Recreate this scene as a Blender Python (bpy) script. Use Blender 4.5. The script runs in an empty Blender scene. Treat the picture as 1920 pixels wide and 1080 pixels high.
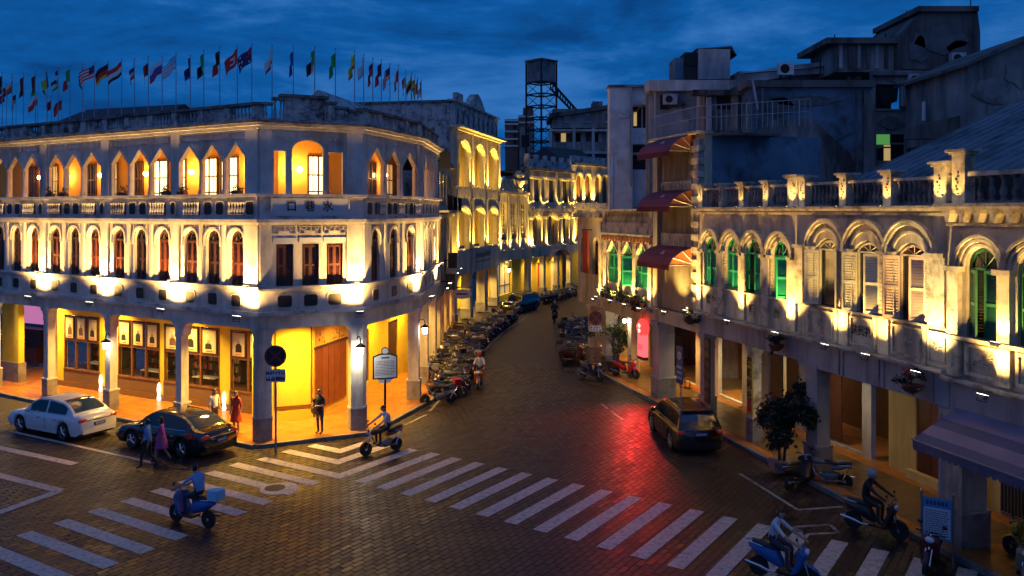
import bpy, bmesh, math, random
from mathutils import Matrix, Vector
R_ = random.Random(7)
PI = math.pi
sc = bpy.context.scene
COL = sc.collection

# ---------------------------------------------------------------- camera
FPX, EYE, HV = 1600.0, 9.0, 395.0          # focal length in photo pixels, eye height in metres, horizon row
cam_d = bpy.data.cameras.new('camera'); cam = bpy.data.objects.new('camera', cam_d); COL.objects.link(cam)
cam_d.sensor_width = 36.0; cam_d.lens = 36.0 * FPX / 1920.0
cam_d.shift_y = -(540.0 - HV) / 1920.0
cam_d.clip_start = 0.1; cam_d.clip_end = 3000
cam.location = (0, 0, EYE); cam.rotation_euler = (PI / 2, 0, 0)
sc.camera = cam

# ---------------------------------------------------------------- sky
w = bpy.data.worlds.new('World'); sc.world = w; w.use_nodes = True
nt = w.node_tree; nt.nodes.clear()
def N(t, **k):
    n = nt.nodes.new(t)
    for a, b in k.items(): setattr(n, a, b)
    return n
out = N('ShaderNodeOutputWorld'); bg = N('ShaderNodeBackground')
sky = N('ShaderNodeTexSky', sky_type='NISHITA', sun_disc=False)
sky.sun_elevation = math.radians(-2.0); sky.sun_rotation = math.radians(200); sky.ozone_density = 5.0
tc = N('ShaderNodeTexCoord'); mp = N('ShaderNodeMapping'); mp.inputs['Scale'].default_value = (1.0, 1.0, 3.6)
mp.inputs['Rotation'].default_value = (0.0, 0.12, 0.0)
n1 = N('ShaderNodeTexNoise'); n1.inputs['Scale'].default_value = 3.1; n1.inputs['Detail'].default_value = 7; n1.inputs['Roughness'].default_value = 0.6
n1.inputs['Distortion'].default_value = 0.5
cr = N('ShaderNodeValToRGB')
cr.color_ramp.elements[0].position = 0.36; cr.color_ramp.elements[0].color = (0.0025, 0.050, 0.200, 1)
cr.color_ramp.elements[1].position = 0.68; cr.color_ramp.elements[1].color = (0.034, 0.165, 0.48, 1)
e = cr.color_ramp.elements.new(0.52); e.color = (0.0040, 0.096, 0.350, 1)
n2 = N('ShaderNodeTexNoise'); n2.inputs['Scale'].default_value = 11.0; n2.inputs['Detail'].default_value = 6; n2.inputs['Roughness'].default_value = 0.65
mm2 = N('ShaderNodeMath', operation='MULTIPLY_ADD'); mm2.inputs[1].default_value = 0.34; mad = N('ShaderNodeMath', operation='ADD'); mad.inputs[1].default_value = -0.17
mx = N('ShaderNodeMixRGB', blend_type='ADD'); mx.inputs['Fac'].default_value = 0.02
L = nt.links.new
L(tc.outputs['Generated'], mp.inputs['Vector']); L(mp.outputs['Vector'], n1.inputs['Vector']); L(mp.outputs['Vector'], n2.inputs['Vector']); L(n2.outputs['Fac'], mm2.inputs[0]); L(n1.outputs['Fac'], mm2.inputs[2]); L(mm2.outputs[0], mad.inputs[0]); L(mad.outputs[0], cr.inputs['Fac'])
L(cr.outputs['Color'], mx.inputs['Color1']); L(sky.outputs['Color'], mx.inputs['Color2'])
L(mx.outputs['Color'], bg.inputs['Color']); L(bg.outputs['Background'], out.inputs['Surface'])
bg.inputs['Strength'].default_value = 1.0

# ---------------------------------------------------------------- the last glow of the overcast evening behind the camera
sun_d = bpy.data.lights.new('sun', 'SUN'); sun_d.energy = 0.16; sun_d.angle = math.radians(120); sun_d.color = (1.0, 0.72, 0.70)
sun = bpy.data.objects.new('sun', sun_d); COL.objects.link(sun)
sun.rotation_euler = (math.radians(48), 0, math.radians(-20))

vs = sc.view_settings
vs.view_transform = 'Standard'; vs.look = 'None'; vs.exposure = 0.0; vs.gamma = 1.0; vs.use_curve_mapping = False
sc.render.engine = 'CYCLES'
cy = sc.cycles
cy.use_denoising = True; cy.max_bounces = 5; cy.diffuse_bounces = 3; cy.glossy_bounces = 3; cy.transmission_bounces = 4
cy.transparent_max_bounces = 6; cy.caustics_reflective = False; cy.caustics_refractive = False
cy.sample_clamp_indirect = 4.0; cy.use_light_tree = True
try: cy.blur_glossy = 1.0
except Exception: pass

# ---------------------------------------------------------------- materials
MATS = {}
def mat(name, col, rough=0.6, metal=0.0, spec=0.5, var=0.0, scale=3.0, dirt=None, dirt_amt=0.0, dscale=0.8, streak=False,
        bump=0.0, bscale=30.0, emit=None, estr=0.0, rand=0.0, island=0.0, alpha=None, coat=0.0, trans=0.0):
    if name in MATS: return MATS[name]
    m = bpy.data.materials.new(name); m.use_nodes = True
    t = m.node_tree; b = t.nodes['Principled BSDF']; l = t.links.new
    b.inputs['Base Color'].default_value = (*col, 1); b.inputs['Roughness'].default_value = rough
    b.inputs['Metallic'].default_value = metal; b.inputs['Specular IOR Level'].default_value = spec
    if coat: b.inputs['Coat Weight'].default_value = coat; b.inputs['Coat Roughness'].default_value = 0.06
    if trans: b.inputs['Transmission Weight'].default_value = trans
    m.diffuse_color = (*col, 1)
    cur = None
    if var or dirt or bump or rand or island:
        g = t.nodes.new('ShaderNodeNewGeometry'); oi = t.nodes.new('ShaderNodeObjectInfo')
        pos = g.outputs['Position']
    if var:
        n = t.nodes.new('ShaderNodeTexNoise'); n.inputs['Scale'].default_value = scale; n.inputs['Detail'].default_value = 5
        l(pos, n.inputs['Vector'])
        mr = t.nodes.new('ShaderNodeMapRange'); mr.inputs[1].default_value = 0.25; mr.inputs[2].default_value = 0.75
        mr.inputs[3].default_value = 1 - var; mr.inputs[4].default_value = 1 + var
        l(n.outputs['Fac'], mr.inputs[0])
        mm = t.nodes.new('ShaderNodeMixRGB'); mm.blend_type = 'MULTIPLY'; mm.inputs['Fac'].default_value = 1
        mm.inputs['Color1'].default_value = (*col, 1); l(mr.outputs[0], mm.inputs['Color2']); cur = mm.outputs['Color']
    if rand or island:
        mr = t.nodes.new('ShaderNodeMapRange'); a = rand or island
        mr.inputs[3].default_value = 1 - a; mr.inputs[4].default_value = 1 + a
        l(oi.outputs['Random'] if rand else g.outputs['Random Per Island'], mr.inputs[0])
        mm = t.nodes.new('ShaderNodeMixRGB'); mm.blend_type = 'MULTIPLY'; mm.inputs['Fac'].default_value = 1
        if cur: l(cur, mm.inputs['Color1'])
        else: mm.inputs['Color1'].default_value = (*col, 1)
        l(mr.outputs[0], mm.inputs['Color2']); cur = mm.outputs['Color']
    if dirt:
        n = t.nodes.new('ShaderNodeTexNoise'); n.inputs['Scale'].default_value = dscale; n.inputs['Detail'].default_value = 8
        n.inputs['Roughness'].default_value = 0.68
        if streak:
            mpn = t.nodes.new('ShaderNodeMapping'); mpn.inputs['Scale'].default_value = (1, 1, 0.16); l(pos, mpn.inputs['Vector']); l(mpn.outputs['Vector'], n.inputs['Vector'])
        else: l(pos, n.inputs['Vector'])
        r = t.nodes.new('ShaderNodeMapRange'); r.inputs[1].default_value = 0.46; r.inputs[2].default_value = 0.63
        r.inputs[4].default_value = dirt_amt; l(n.outputs['Fac'], r.inputs[0])
        mm = t.nodes.new('ShaderNodeMixRGB')
        if cur: l(cur, mm.inputs['Color1'])
        else: mm.inputs['Color1'].default_value = (*col, 1)
        mm.inputs['Color2'].default_value = (*dirt, 1); l(r.outputs[0], mm.inputs['Fac']); cur = mm.outputs['Color']
    if cur: l(cur, b.inputs['Base Color'])
    if bump:
        n = t.nodes.new('ShaderNodeTexNoise'); n.inputs['Scale'].default_value = bscale; n.inputs['Detail'].default_value = 4
        l(pos, n.inputs['Vector'])
        bp = t.nodes.new('ShaderNodeBump'); bp.inputs['Strength'].default_value = bump; bp.inputs['Distance'].default_value = 0.02
        l(n.outputs['Fac'], bp.inputs['Height']); l(bp.outputs['Normal'], b.inputs['Normal'])
    if emit:
        b.inputs['Emission Color'].default_value = (*emit, 1); b.inputs['Emission Strength'].default_value = estr
    if alpha is not None:
        b.inputs['Alpha'].default_value = alpha
    if name in ('paver', 'paver_mass'):
        mr = t.nodes.new('ShaderNodeMapRange'); mr.inputs[3].default_value = 0.36; mr.inputs[4].default_value = 0.56
        l(oi.outputs['Random'] if rand else g.outputs['Random Per Island'], mr.inputs[0]); l(mr.outputs[0], b.inputs['Roughness'])
    MATS[name] = m
    return m

GRIME = (0.035, 0.032, 0.030)
M = {}
def D(k, *a, **kw): M[k] = mat(k, *a, **kw)
D('plaster', (0.62, 0.59, 0.55), 0.85, var=0.16, scale=2.6, dirt=(0.13, 0.11, 0.095), dirt_amt=0.55, dscale=0.9, streak=True, bump=0.12, bscale=14)
D('plaster_trim', (0.58, 0.56, 0.55), 0.8, var=0.12, scale=3.0, dirt=GRIME, dirt_amt=0.62, dscale=1.5, bump=0.15, bscale=18)
D('parapet', (0.52, 0.50, 0.49), 0.9, var=0.18, scale=2.4, dirt=GRIME, dirt_amt=0.88, dscale=1.7, bump=0.25, bscale=16)
D('cap_dark', (0.20, 0.185, 0.18), 0.9, var=0.2, scale=3, dirt=(0.02, 0.02, 0.022), dirt_amt=0.9, dscale=1.8, bump=0.25, bscale=20)
D('plaster_right', (0.54, 0.47, 0.37), 0.88, var=0.22, scale=2.4, dirt=(0.085, 0.065, 0.045), dirt_amt=0.72, dscale=1.1, streak=True, bump=0.2, bscale=16)
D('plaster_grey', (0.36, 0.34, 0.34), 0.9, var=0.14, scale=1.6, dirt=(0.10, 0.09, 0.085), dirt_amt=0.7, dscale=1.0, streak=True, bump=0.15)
D('trim_right', (0.55, 0.48, 0.37), 0.86, var=0.16, scale=3.0, dirt=(0.08, 0.065, 0.05), dirt_amt=0.75, dscale=1.9, bump=0.25, bscale=20)
D('plaster_cream', (0.55, 0.49, 0.36), 0.88, var=0.12, scale=2.0, dirt=(0.12, 0.095, 0.05), dirt_amt=0.6, dscale=1.0, streak=True, bump=0.15)
D('plaster_yellow', (0.55, 0.42, 0.16), 0.88, var=0.10, scale=1.2, dirt=(0.2, 0.13, 0.05), dirt_amt=0.4, dscale=0.9, streak=True)
D('arcade_yellow', (0.78, 0.55, 0.035), 0.8, var=0.06, scale=1.2, dirt=(0.45, 0.30, 0.06), dirt_amt=0.35, dscale=0.8)
D('loggia_orange', (0.68, 0.36, 0.07), 0.85, var=0.08, scale=1.1)
D('concrete', (0.31, 0.30, 0.29), 0.92, var=0.35, scale=0.8, dirt=(0.035, 0.034, 0.036), dirt_amt=0.92, dscale=0.45, streak=True, bump=0.2, bscale=8)
D('concrete_light', (0.52, 0.51, 0.52), 0.92, var=0.2, scale=0.7, dirt=(0.10, 0.10, 0.11), dirt_amt=0.7, dscale=0.5, streak=True, bump=0.15, bscale=8)
D('concrete_dark', (0.15, 0.14, 0.13), 0.92, var=0.3, scale=0.9, dirt=(0.015, 0.014, 0.014), dirt_amt=0.9, dscale=0.6, streak=True, bump=0.2, bscale=8)
D('blue_render', (0.13, 0.22, 0.30), 0.92, var=0.35, scale=0.6, dirt=(0.04, 0.05, 0.06), dirt_amt=0.9, dscale=0.5, bump=0.12, bscale=8)
D('pink_brick', (0.20, 0.11, 0.09), 0.9, var=0.2, scale=2)
D('slab_pale', (0.70, 0.70, 0.70), 0.92, var=0.15, scale=0.8, dirt=(0.30, 0.30, 0.30), dirt_amt=0.5, dscale=0.6)
D('patch_a', (0.24, 0.235, 0.23), 0.92, var=0.3, scale=1.5, dirt=(0.05, 0.05, 0.05), dirt_amt=0.8, dscale=0.9)
D('patch_b', (0.14, 0.145, 0.15), 0.92, var=0.3, scale=1.5, dirt=(0.04, 0.04, 0.045), dirt_amt=0.8, dscale=0.9)
D('metal_roof', (0.17, 0.20, 0.23), 0.75, metal=0.0, var=0.3, scale=1.0, dirt=(0.03, 0.035, 0.04), dirt_amt=0.8, dscale=0.6)
D('tile_roof', (0.055, 0.055, 0.06), 0.85, var=0.35, scale=3.0, bump=0.6, bscale=6)
D('wood_red', (0.085, 0.020, 0.010), 0.5, var=0.25, scale=6, bump=0.1, rand=0.25)
D('wood_dark', (0.060, 0.020, 0.012), 0.5, var=0.3, scale=6, rand=0.25)
D('wood_brown', (0.13, 0.055, 0.022), 0.5, var=0.25, scale=5)
D('wood_panel', (0.20, 0.055, 0.018), 0.35, var=0.25, scale=3, bump=0.05)
D('shutter_green', (0.008, 0.27, 0.14), 0.5, var=0.12, scale=5, rand=0.08)
D('shutter_dkgreen', (0.012, 0.085, 0.045), 0.5, var=0.25, scale=5)
D('shutter_cream', (0.62, 0.60, 0.46), 0.55, var=0.10, scale=4, rand=0.06, dirt=(0.25, 0.22, 0.14), dirt_amt=0.4, dscale=3)
D('shutter_pink', (0.66, 0.46, 0.33), 0.55, var=0.10, scale=4, dirt=(0.3, 0.2, 0.12), dirt_amt=0.4, dscale=3)
D('white_paint', (0.72, 0.72, 0.70), 0.5, var=0.05)
D('void', (0.012, 0.011, 0.012), 0.7)
D('recess_shade', (0.022, 0.018, 0.018), 0.55, var=0.3, scale=8)  # near-black colour stands for the shade inside recesses
D('glass_dark', (0.012, 0.014, 0.018), 0.08, spec=0.8)
D('glass_blue', (0.02, 0.05, 0.10), 0.05, spec=0.9)
D('glass_clear', (0.02, 0.02, 0.02), 0.03, alpha=0.18, spec=0.5)
D('lit_window', (0.7, 0.6, 0.4), 0.6, emit=(1.0, 0.74, 0.34), estr=3.2)
D('lit_window_dim', (0.4, 0.3, 0.15), 0.6, emit=(1.0, 0.66, 0.24), estr=0.45)
D('lit_green', (0.1, 0.3, 0.08), 0.6, emit=(0.25, 0.9, 0.2), estr=0.28)
D('bulb', (1, 1, 1), 0.5, emit=(1.0, 0.82, 0.5), estr=26.0)
D('bulb_white', (1, 1, 1), 0.5, emit=(1.0, 0.92, 0.75), estr=30.0)
D('lens', (1, 1, 1), 0.5, emit=(1.0, 0.88, 0.62), estr=14.0)
D('pink_light', (0.8, 0.4, 0.6), 0.6, emit=(0.85, 0.26, 0.52), estr=0.55)
D('sign_red', (0.6, 0.02, 0.02), 0.5, emit=(1.0, 0.02, 0.018), estr=4)
D('sign_pink', (0.8, 0.1, 0.12), 0.5, emit=(1.0, 0.06, 0.07), estr=3)
D('sign_white', (0.9, 0.85, 0.8), 0.5, emit=(1.0, 0.9, 0.75), estr=1.2)
D('pole_light', (0.9, 0.9, 0.9), 0.5, emit=(1.0, 0.95, 0.85), estr=1.1)
D('tile_floor', (0.40, 0.15, 0.028), 0.25, var=0.15, scale=2.5, rand=0.06, dirt=(0.12, 0.06, 0.03), dirt_amt=0.4, dscale=1.3)
D('tile_floor_pale', (0.14, 0.085, 0.035), 0.32, var=0.12, scale=2.5)
D('brick_dado', (0.13, 0.075, 0.04), 0.8, var=0.35, scale=22, bump=0.5, bscale=26)
D('granite', (0.17, 0.165, 0.17), 0.7, var=0.25, scale=9, dirt=GRIME, dirt_amt=0.6, dscale=2, rand=0.12)
D('plinth', (0.26, 0.245, 0.245), 0.75, var=0.15, scale=3, dirt=(0.08, 0.07, 0.07), dirt_amt=0.6, dscale=1.6)
D('paver', (0.030, 0.020, 0.018), 0.34, spec=0.32, var=0.5, scale=0.8, rand=0.66, dirt=(0.012, 0.009, 0.009), dirt_amt=0.7, dscale=0.7, bump=0.25, bscale=40)
D('paver_mass', (0.030, 0.020, 0.018), 0.34, spec=0.32, var=0.5, scale=0.8, island=0.66, dirt=(0.012, 0.009, 0.009), dirt_amt=0.7, dscale=0.7, bump=0.25, bscale=40)
D('joint', (0.022, 0.017, 0.015), 0.8, var=0.3, scale=6)
D('road_paint', (0.60, 0.50, 0.455), 0.6, var=0.14, scale=9, dirt=(0.16, 0.12, 0.10), dirt_amt=0.62, dscale=7, bump=0.3, bscale=50)
D('road_paint_worn', (0.34, 0.32, 0.31), 0.6, var=0.2, scale=9, dirt=(0.05, 0.04, 0.04), dirt_amt=0.95, dscale=2.6)
D('earth', (0.05, 0.045, 0.04), 0.95, var=0.2)
D('black_metal', (0.012, 0.012, 0.013), 0.4, metal=0.6)
D('grey_metal', (0.22, 0.23, 0.25), 0.45, metal=0.7, var=0.1)
D('pole_metal', (0.30, 0.32, 0.36), 0.35, metal=0.8)
D('rust_metal', (0.055, 0.045, 0.045), 0.75, metal=0.4, var=0.3, scale=4)
D('tank', (0.22, 0.23, 0.25), 0.7, var=0.2, scale=1.5, dirt=(0.06, 0.06, 0.065), dirt_amt=0.7, dscale=0.8)
D('chrome', (0.65, 0.65, 0.67), 0.16, metal=1.0)
D('rubber', (0.012, 0.012, 0.012), 0.75)
D('plastic_black', (0.018, 0.018, 0.02), 0.38)
D('plastic_grey', (0.20, 0.20, 0.21), 0.4)
D('seat_black', (0.02, 0.018, 0.018), 0.5)
D('paint_white', (0.72, 0.72, 0.73), 0.28, coat=0.6)
D('paint_black', (0.010, 0.010, 0.013), 0.18, coat=0.9)
D('paint_brown', (0.020, 0.009, 0.008), 0.2, coat=0.9)
D('lamp_red', (0.35, 0.012, 0.012), 0.25, emit=(1, 0.05, 0.03), estr=0.05)
D('lamp_clear', (0.75, 0.75, 0.78), 0.12, spec=0.8)
D('lamp_on', (1, 1, 1), 0.3, emit=(1.0, 0.9, 0.6), estr=5.0)
D('plate_blue', (0.015, 0.06, 0.28), 0.45)
D('plate_text', (0.7, 0.7, 0.7), 0.5)
D('sign_face_blue', (0.03, 0.06, 0.16), 0.45)
D('sign_face_dark', (0.012, 0.014, 0.028), 0.5)
D('sign_rim', (0.16, 0.018, 0.018), 0.5)
D('sign_pale', (0.52, 0.56, 0.62), 0.5, var=0.06)
D('sign_cyan', (0.06, 0.24, 0.46), 0.5)
D('ink', (0.012, 0.010, 0.012), 0.6)
D('ink_blue', (0.03, 0.05, 0.14), 0.6)
D('paper', (0.56, 0.46, 0.27), 0.8)
D('awning_red', (0.19, 0.04, 0.065), 0.75, var=0.15, scale=2)
D('awning_red_lit', (0.42, 0.12, 0.035), 0.75, var=0.15, scale=2)  # maroon awning cloth again, with the lamp glow put into its colour
D('awning_blue', (0.05, 0.075, 0.17), 0.7, var=0.2, scale=1.2)
D('awning_lilac', (0.24, 0.20, 0.28), 0.7, var=0.2, scale=1.2)
D('red_cloth', (0.32, 0.035, 0.015), 0.8)
D('red_lantern', (0.5, 0.02, 0.015), 0.5, emit=(1, 0.06, 0.03), estr=0.5)
D('leaf', (0.030, 0.062, 0.018), 0.55, island=0.45)
D('leaf_dark', (0.012, 0.020, 0.010), 0.6, island=0.4)
D('bark', (0.05, 0.035, 0.025), 0.9, var=0.3, scale=12, bump=0.5)
D('flower', (0.35, 0.015, 0.04), 0.6, island=0.3)
D('terracotta', (0.14, 0.05, 0.03), 0.8, var=0.15)
D('skin', (0.42, 0.24, 0.16), 0.55)
D('hair', (0.012, 0.009, 0.008), 0.5)
for k, c in dict(cl_white=(0.62, 0.62, 0.66), cl_blue=(0.17, 0.34, 0.62), cl_pink=(0.45, 0.07, 0.30), cl_black=(0.015, 0.015, 0.018), cl_navy=(0.02, 0.03, 0.07),
                 cl_red=(0.40, 0.045, 0.02), cl_khaki=(0.25, 0.17, 0.06), cl_grey=(0.2, 0.2, 0.22), helmet_red=(0.42, 0.045, 0.02), helmet_grey=(0.3, 0.3, 0.32),
                 sc_blue=(0.02, 0.12, 0.38), sc_red=(0.40, 0.012, 0.02), sc_white=(0.55, 0.54, 0.52), sc_dark=(0.02, 0.02, 0.024), sc_grey=(0.16, 0.16, 0.17),
                 sc_maroon=(0.12, 0.02, 0.018), sc_navy=(0.025, 0.035, 0.09), sc_yellow=(0.42, 0.30, 0.03), sc_tan=(0.30, 0.22, 0.13), sc_orange=(0.42, 0.13, 0.03),
                 f_red=(0.50, 0.03, 0.03), f_white=(0.62, 0.62, 0.66), f_blue=(0.03, 0.07, 0.30), f_navy=(0.015, 0.025, 0.10), f_green=(0.02, 0.26, 0.05),
                 f_yellow=(0.62, 0.46, 0.03), f_black=(0.012, 0.012, 0.014), f_orange=(0.6, 0.18, 0.02), f_sky=(0.18, 0.38, 0.62), f_maroon=(0.2, 0.015, 0.03)).items():
    D(k, tuple(min(.8, q*1.55) for q in c) if k[:2] == 'f_' else c, 0.45 if k[:2] in ('sc', 'he') else 0.8)

# ---------------------------------------------------------------- mesh helpers
class MB:
    """collects simple shapes; build() links them as one mesh object"""
    def __init__(s): s.v = []; s.f = []; s.m = []; s.mi = 0
    def face(s, pts):
        b = len(s.v); s.v += [tuple(p) for p in pts]; s.f.append(tuple(range(b, b + len(pts)))); s.m.append(s.mi)
    def _add(s, vs_, fs):
        b = len(s.v); s.v += [tuple(p) for p in vs_]
        for f in fs: s.f.append(tuple(b + i for i in f)); s.m.append(s.mi)
    def box(s, x0, x1, y0, y1, z0, z1):
        s._add([(x0,y0,z0),(x1,y0,z0),(x1,y1,z0),(x0,y1,z0),(x0,y0,z1),(x1,y0,z1),(x1,y1,z1),(x0,y1,z1)],
               [(0,3,2,1),(4,5,6,7),(0,1,5,4),(1,2,6,5),(2,3,7,6),(3,0,4,7)]); return s
    def cbox(s, c, d): return s.box(c[0]-d[0]/2, c[0]+d[0]/2, c[1]-d[1]/2, c[1]+d[1]/2, c[2]-d[2]/2, c[2]+d[2]/2)
    def prism(s, pts, y0, y1):
        """polygon in x,z (counter-clockwise seen from -y) pushed from y0 to y1"""
        n = len(pts)
        s._add([(p[0], y0, p[1]) for p in pts] + [(p[0], y1, p[1]) for p in pts],
               [tuple(range(n)), tuple(range(2*n-1, n-1, -1))] + [((i+1) % n, i, i+n, (i+1) % n + n) for i in range(n)]); return s
    def slab(s, pts, z0, z1):
        """polygon in x,y pushed from z0 to z1"""
        n = len(pts)
        a = sum(pts[i][0]*pts[(i+1)%n][1]-pts[(i+1)%n][0]*pts[i][1] for i in range(n))
        if a < 0: pts = pts[::-1]
        s._add([(p[0], p[1], z0) for p in pts] + [(p[0], p[1], z1) for p in pts],
               [tuple(range(n-1, -1, -1)), tuple(range(n, 2*n))] + [(i, (i+1) % n, (i+1) % n + n, i+n) for i in range(n)]); return s
    def ring(s, outer, inner, y0, y1):
        """open strip between two x,z polylines of equal length, pushed y0..y1 (mouldings)"""
        n = len(outer); b = [(p[0], y0, p[1]) for p in outer] + [(p[0], y0, p[1]) for p in inner] + [(p[0], y1, p[1]) for p in outer] + [(p[0], y1, p[1]) for p in inner]
        fs = []
        for i in range(n-1):
            fs += [(i, i+1, n+i+1, n+i), (2*n+i, 3*n+i, 3*n+i+1, 2*n+i+1), (i, 2*n+i, 2*n+i+1, i+1), (n+i, n+i+1, 3*n+i+1, 3*n+i)]
        fs += [(0, n, 3*n, 2*n), (n-1, 3*n-1, 4*n-1, 2*n-1)]
        s._add(b, fs); return s
    def lathe(s, prof, c=(0,0,0), n=10, axis='z'):
        k = len(prof); vs_ = []
        for r, h in prof:
            for i in range(n):
                a = 2*PI*i/n; x, y = r*math.cos(a), r*math.sin(a)
                p = (x, y, h) if axis == 'z' else ((x, h, y) if axis == 'y' else (h, x, y))
                vs_.append((c[0]+p[0], c[1]+p[1], c[2]+p[2]))
        fs = [(j*n+i, j*n+(i+1) % n, (j+1)*n+(i+1) % n, (j+1)*n+i) for j in range(k-1) for i in range(n)]
        fs += [tuple(range(n-1, -1, -1)), tuple(range((k-1)*n, k*n))]
        s._add(vs_, fs); return s
    def tube(s, path, r, n=6):
        path = [Vector(p) for p in path]; rs = r if isinstance(r, (list, tuple)) else [r]*len(path); vs_ = []; prev = None
        for i, p in enumerate(path):
            t = (path[min(i+1, len(path)-1)] - path[max(i-1, 0)]).normalized()
            up = prev if prev is not None else (Vector((0,0,1)) if abs(t.z) < 0.9 else Vector((1,0,0)))
            a = t.cross(up).normalized(); b = a.cross(t).normalized(); prev = b
            for j in range(n):
                q = 2*PI*j/n; vs_.append(p + rs[i]*(a*math.cos(q) + b*math.sin(q)))
        k = len(path)
        fs = [(j*n+i, j*n+(i+1) % n, (j+1)*n+(i+1) % n, (j+1)*n+i) for j in range(k-1) for i in range(n)]
        fs += [tuple(range(n-1, -1, -1)), tuple(range((k-1)*n, k*n))]
        s._add(vs_, fs); return s
    def sphere(s, c, r, n=8, k=6, sx=1, sy=1, sz=1):
        vs_ = []
        for j in range(1, k):
            a = PI*j/k
            for i in range(n):
                b = 2*PI*i/n; vs_.append((c[0]+r*sx*math.sin(a)*math.cos(b), c[1]+r*sy*math.sin(a)*math.sin(b), c[2]+r*sz*math.cos(a)))
        vs_ += [(c[0], c[1], c[2]+r*sz), (c[0], c[1], c[2]-r*sz)]; t = len(vs_)-2
        fs = [(j*n+i, (j+1)*n+i, (j+1)*n+(i+1) % n, j*n+(i+1) % n) for j in range(k-2) for i in range(n)]
        fs += [(t, i, (i+1) % n) for i in range(n)] + [(t+1, (k-2)*n+(i+1) % n, (k-2)*n+i) for i in range(n)]
        s._add(vs_, fs); return s
    def mesh(s, name, mats, smooth=False):
        me = bpy.data.meshes.new(name); me.from_pydata(s.v, [], s.f)
        for m in (mats if isinstance(mats, (list, tuple)) else [mats]): me.materials.append(M[m] if isinstance(m, str) else m)
        if len(me.materials) > 1: me.polygons.foreach_set('material_index', s.m)
        bm = bmesh.new(); bm.from_mesh(me); bmesh.ops.remove_doubles(bm, verts=bm.verts, dist=1e-5); bmesh.ops.recalc_face_normals(bm, faces=bm.faces); bm.to_mesh(me); bm.free()
        if smooth: smooth_mesh(me)
        me.update(); return me
    def build(s, name, mats, parent=None, mtx=None, smooth=False):
        return link(name, s.mesh(name, mats, smooth), parent, mtx)

def smooth_mesh(me, ang=40):
    me.polygons.foreach_set('use_smooth', [True]*len(me.polygons))
    try: me.set_sharp_from_angle(angle=math.radians(ang))
    except Exception: pass

def link(name, me, parent=None, mtx=None):
    o = bpy.data.objects.new(name, me); COL.objects.link(o)
    if parent is not None: o.parent = parent
    if mtx is not None: o.matrix_local = mtx
    return o
def tag(o, label=None, cat=None, group=None, kind=None):
    for k, v_ in (('label', label), ('category', cat), ('group', group), ('kind', kind)):
        if v_: o[k] = v_
    return o
def empty(name, mtx=None, label=None, cat=None, group=None):
    o = bpy.data.objects.new(name, None); COL.objects.link(o); o.empty_display_size = 0.3
    if mtx is not None: o.matrix_local = mtx
    return tag(o, label, cat, group)
def kids(o): return list(o.children)
def copy_tree(o, mtx=None, parent=None, label=None, group=None):
    c = o.copy(); COL.objects.link(c); c.parent = parent
    if mtx is not None: c.matrix_local = mtx
    if label: c['label'] = label
    if group: c['group'] = group
    for ch in o.children:
        d = ch.copy(); COL.objects.link(d); d.parent = c
        for g2 in ch.children:
            e2 = g2.copy(); COL.objects.link(e2); e2.parent = d
    return c
def T(x, y, z): return Matrix.Translation((x, y, z))
def RZ(a): return Matrix.Rotation(a, 4, 'Z')
def frame(p, q, z=0.0):
    """local frame of a facade: x from p to q, y into the building (away from the street), z up"""
    d = Vector((q[0]-p[0], q[1]-p[1], 0)); Ln = d.length; d.normalize()
    n = Vector((-d.y, d.x, 0))
    m = Matrix(((d.x, n.x, 0, p[0]), (d.y, n.y, 0, p[1]), (0, 0, 1, z), (0, 0, 0, 1)))
    return m, Ln
def g(u, v, z=0.0):
    """point at height z seen at photo pixel u, v"""
    Y = FPX*(EYE-z)/(v-HV); return ((u-960)/FPX*Y, Y)
def light(kind, loc, energy, col=(1, .78, .42), parent=None, mtx=None, name='light', size=0.1, spot=None, blend=0.8, aim=None):
    d = bpy.data.lights.new(name, kind); d.energy = energy; d.color = col
    if kind == 'AREA': d.shape = 'RECTANGLE'; d.size, d.size_y = size if isinstance(size, tuple) else (size, size)
    else: d.shadow_soft_size = size
    if spot: d.spot_size = math.radians(spot); d.spot_blend = blend
    o = bpy.data.objects.new(name, d); COL.objects.link(o)
    if parent is not None: o.parent = parent
    o.location = loc
    if aim is not None: o.rotation_euler = Vector(aim).to_track_quat('-Z', 'Y').to_euler()
    return o
def arc(cx, zs, w, kind, rise=None, n=10):
    """points of an opening's head from its left to its right springing"""
    h = w/2
    if kind == 'flat': return [(cx-h, zs), (cx+h, zs)]
    if kind == 'round': r = rise or h
    elif kind == 'point': return [(cx-h, zs), (cx, zs+(rise or h*0.9)), (cx+h, zs)]
    else: r = rise
    if kind == 'seg':
        Rr = (h*h+r*r)/(2*r); a0 = math.asin(min(1, h/Rr))
        return [(cx+Rr*math.sin(-a0+2*a0*i/n), zs+r-Rr+Rr*math.cos(-a0+2*a0*i/n)) for i in range(n+1)]
    return [(cx-h*math.cos(PI*i/n), zs+r*math.sin(PI*i/n)) for i in range(n+1)]
def wall(mb, x0, x1, z0, z1, t, ops, y0=0.0):
    """wall with openings (cx, width, sill z, springing z, head kind, rise)"""
    ops = sorted(ops); x = x0
    for o in ops:
        cx, wd, zb, zs, kind = o[:5]; rise = o[5] if len(o) > 5 else None; a, b = cx-wd/2, cx+wd/2
        if a > x+1e-4: mb.box(x, a, y0, y0+t, z0, z1)
        if zb > z0+1e-4: mb.box(a, b, y0, y0+t, z0, zb)
        pts = arc(cx, zs, wd, kind, rise)
        top = [(p[0], z1) for p in pts]
        if z1 > max(p[1] for p in pts)+1e-3: mb.ring(top, pts, y0, y0+t)
        x = b
    if x1 > x+1e-4: mb.box(x, x1, y0, y0+t, z0, z1)
    return mb
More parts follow.
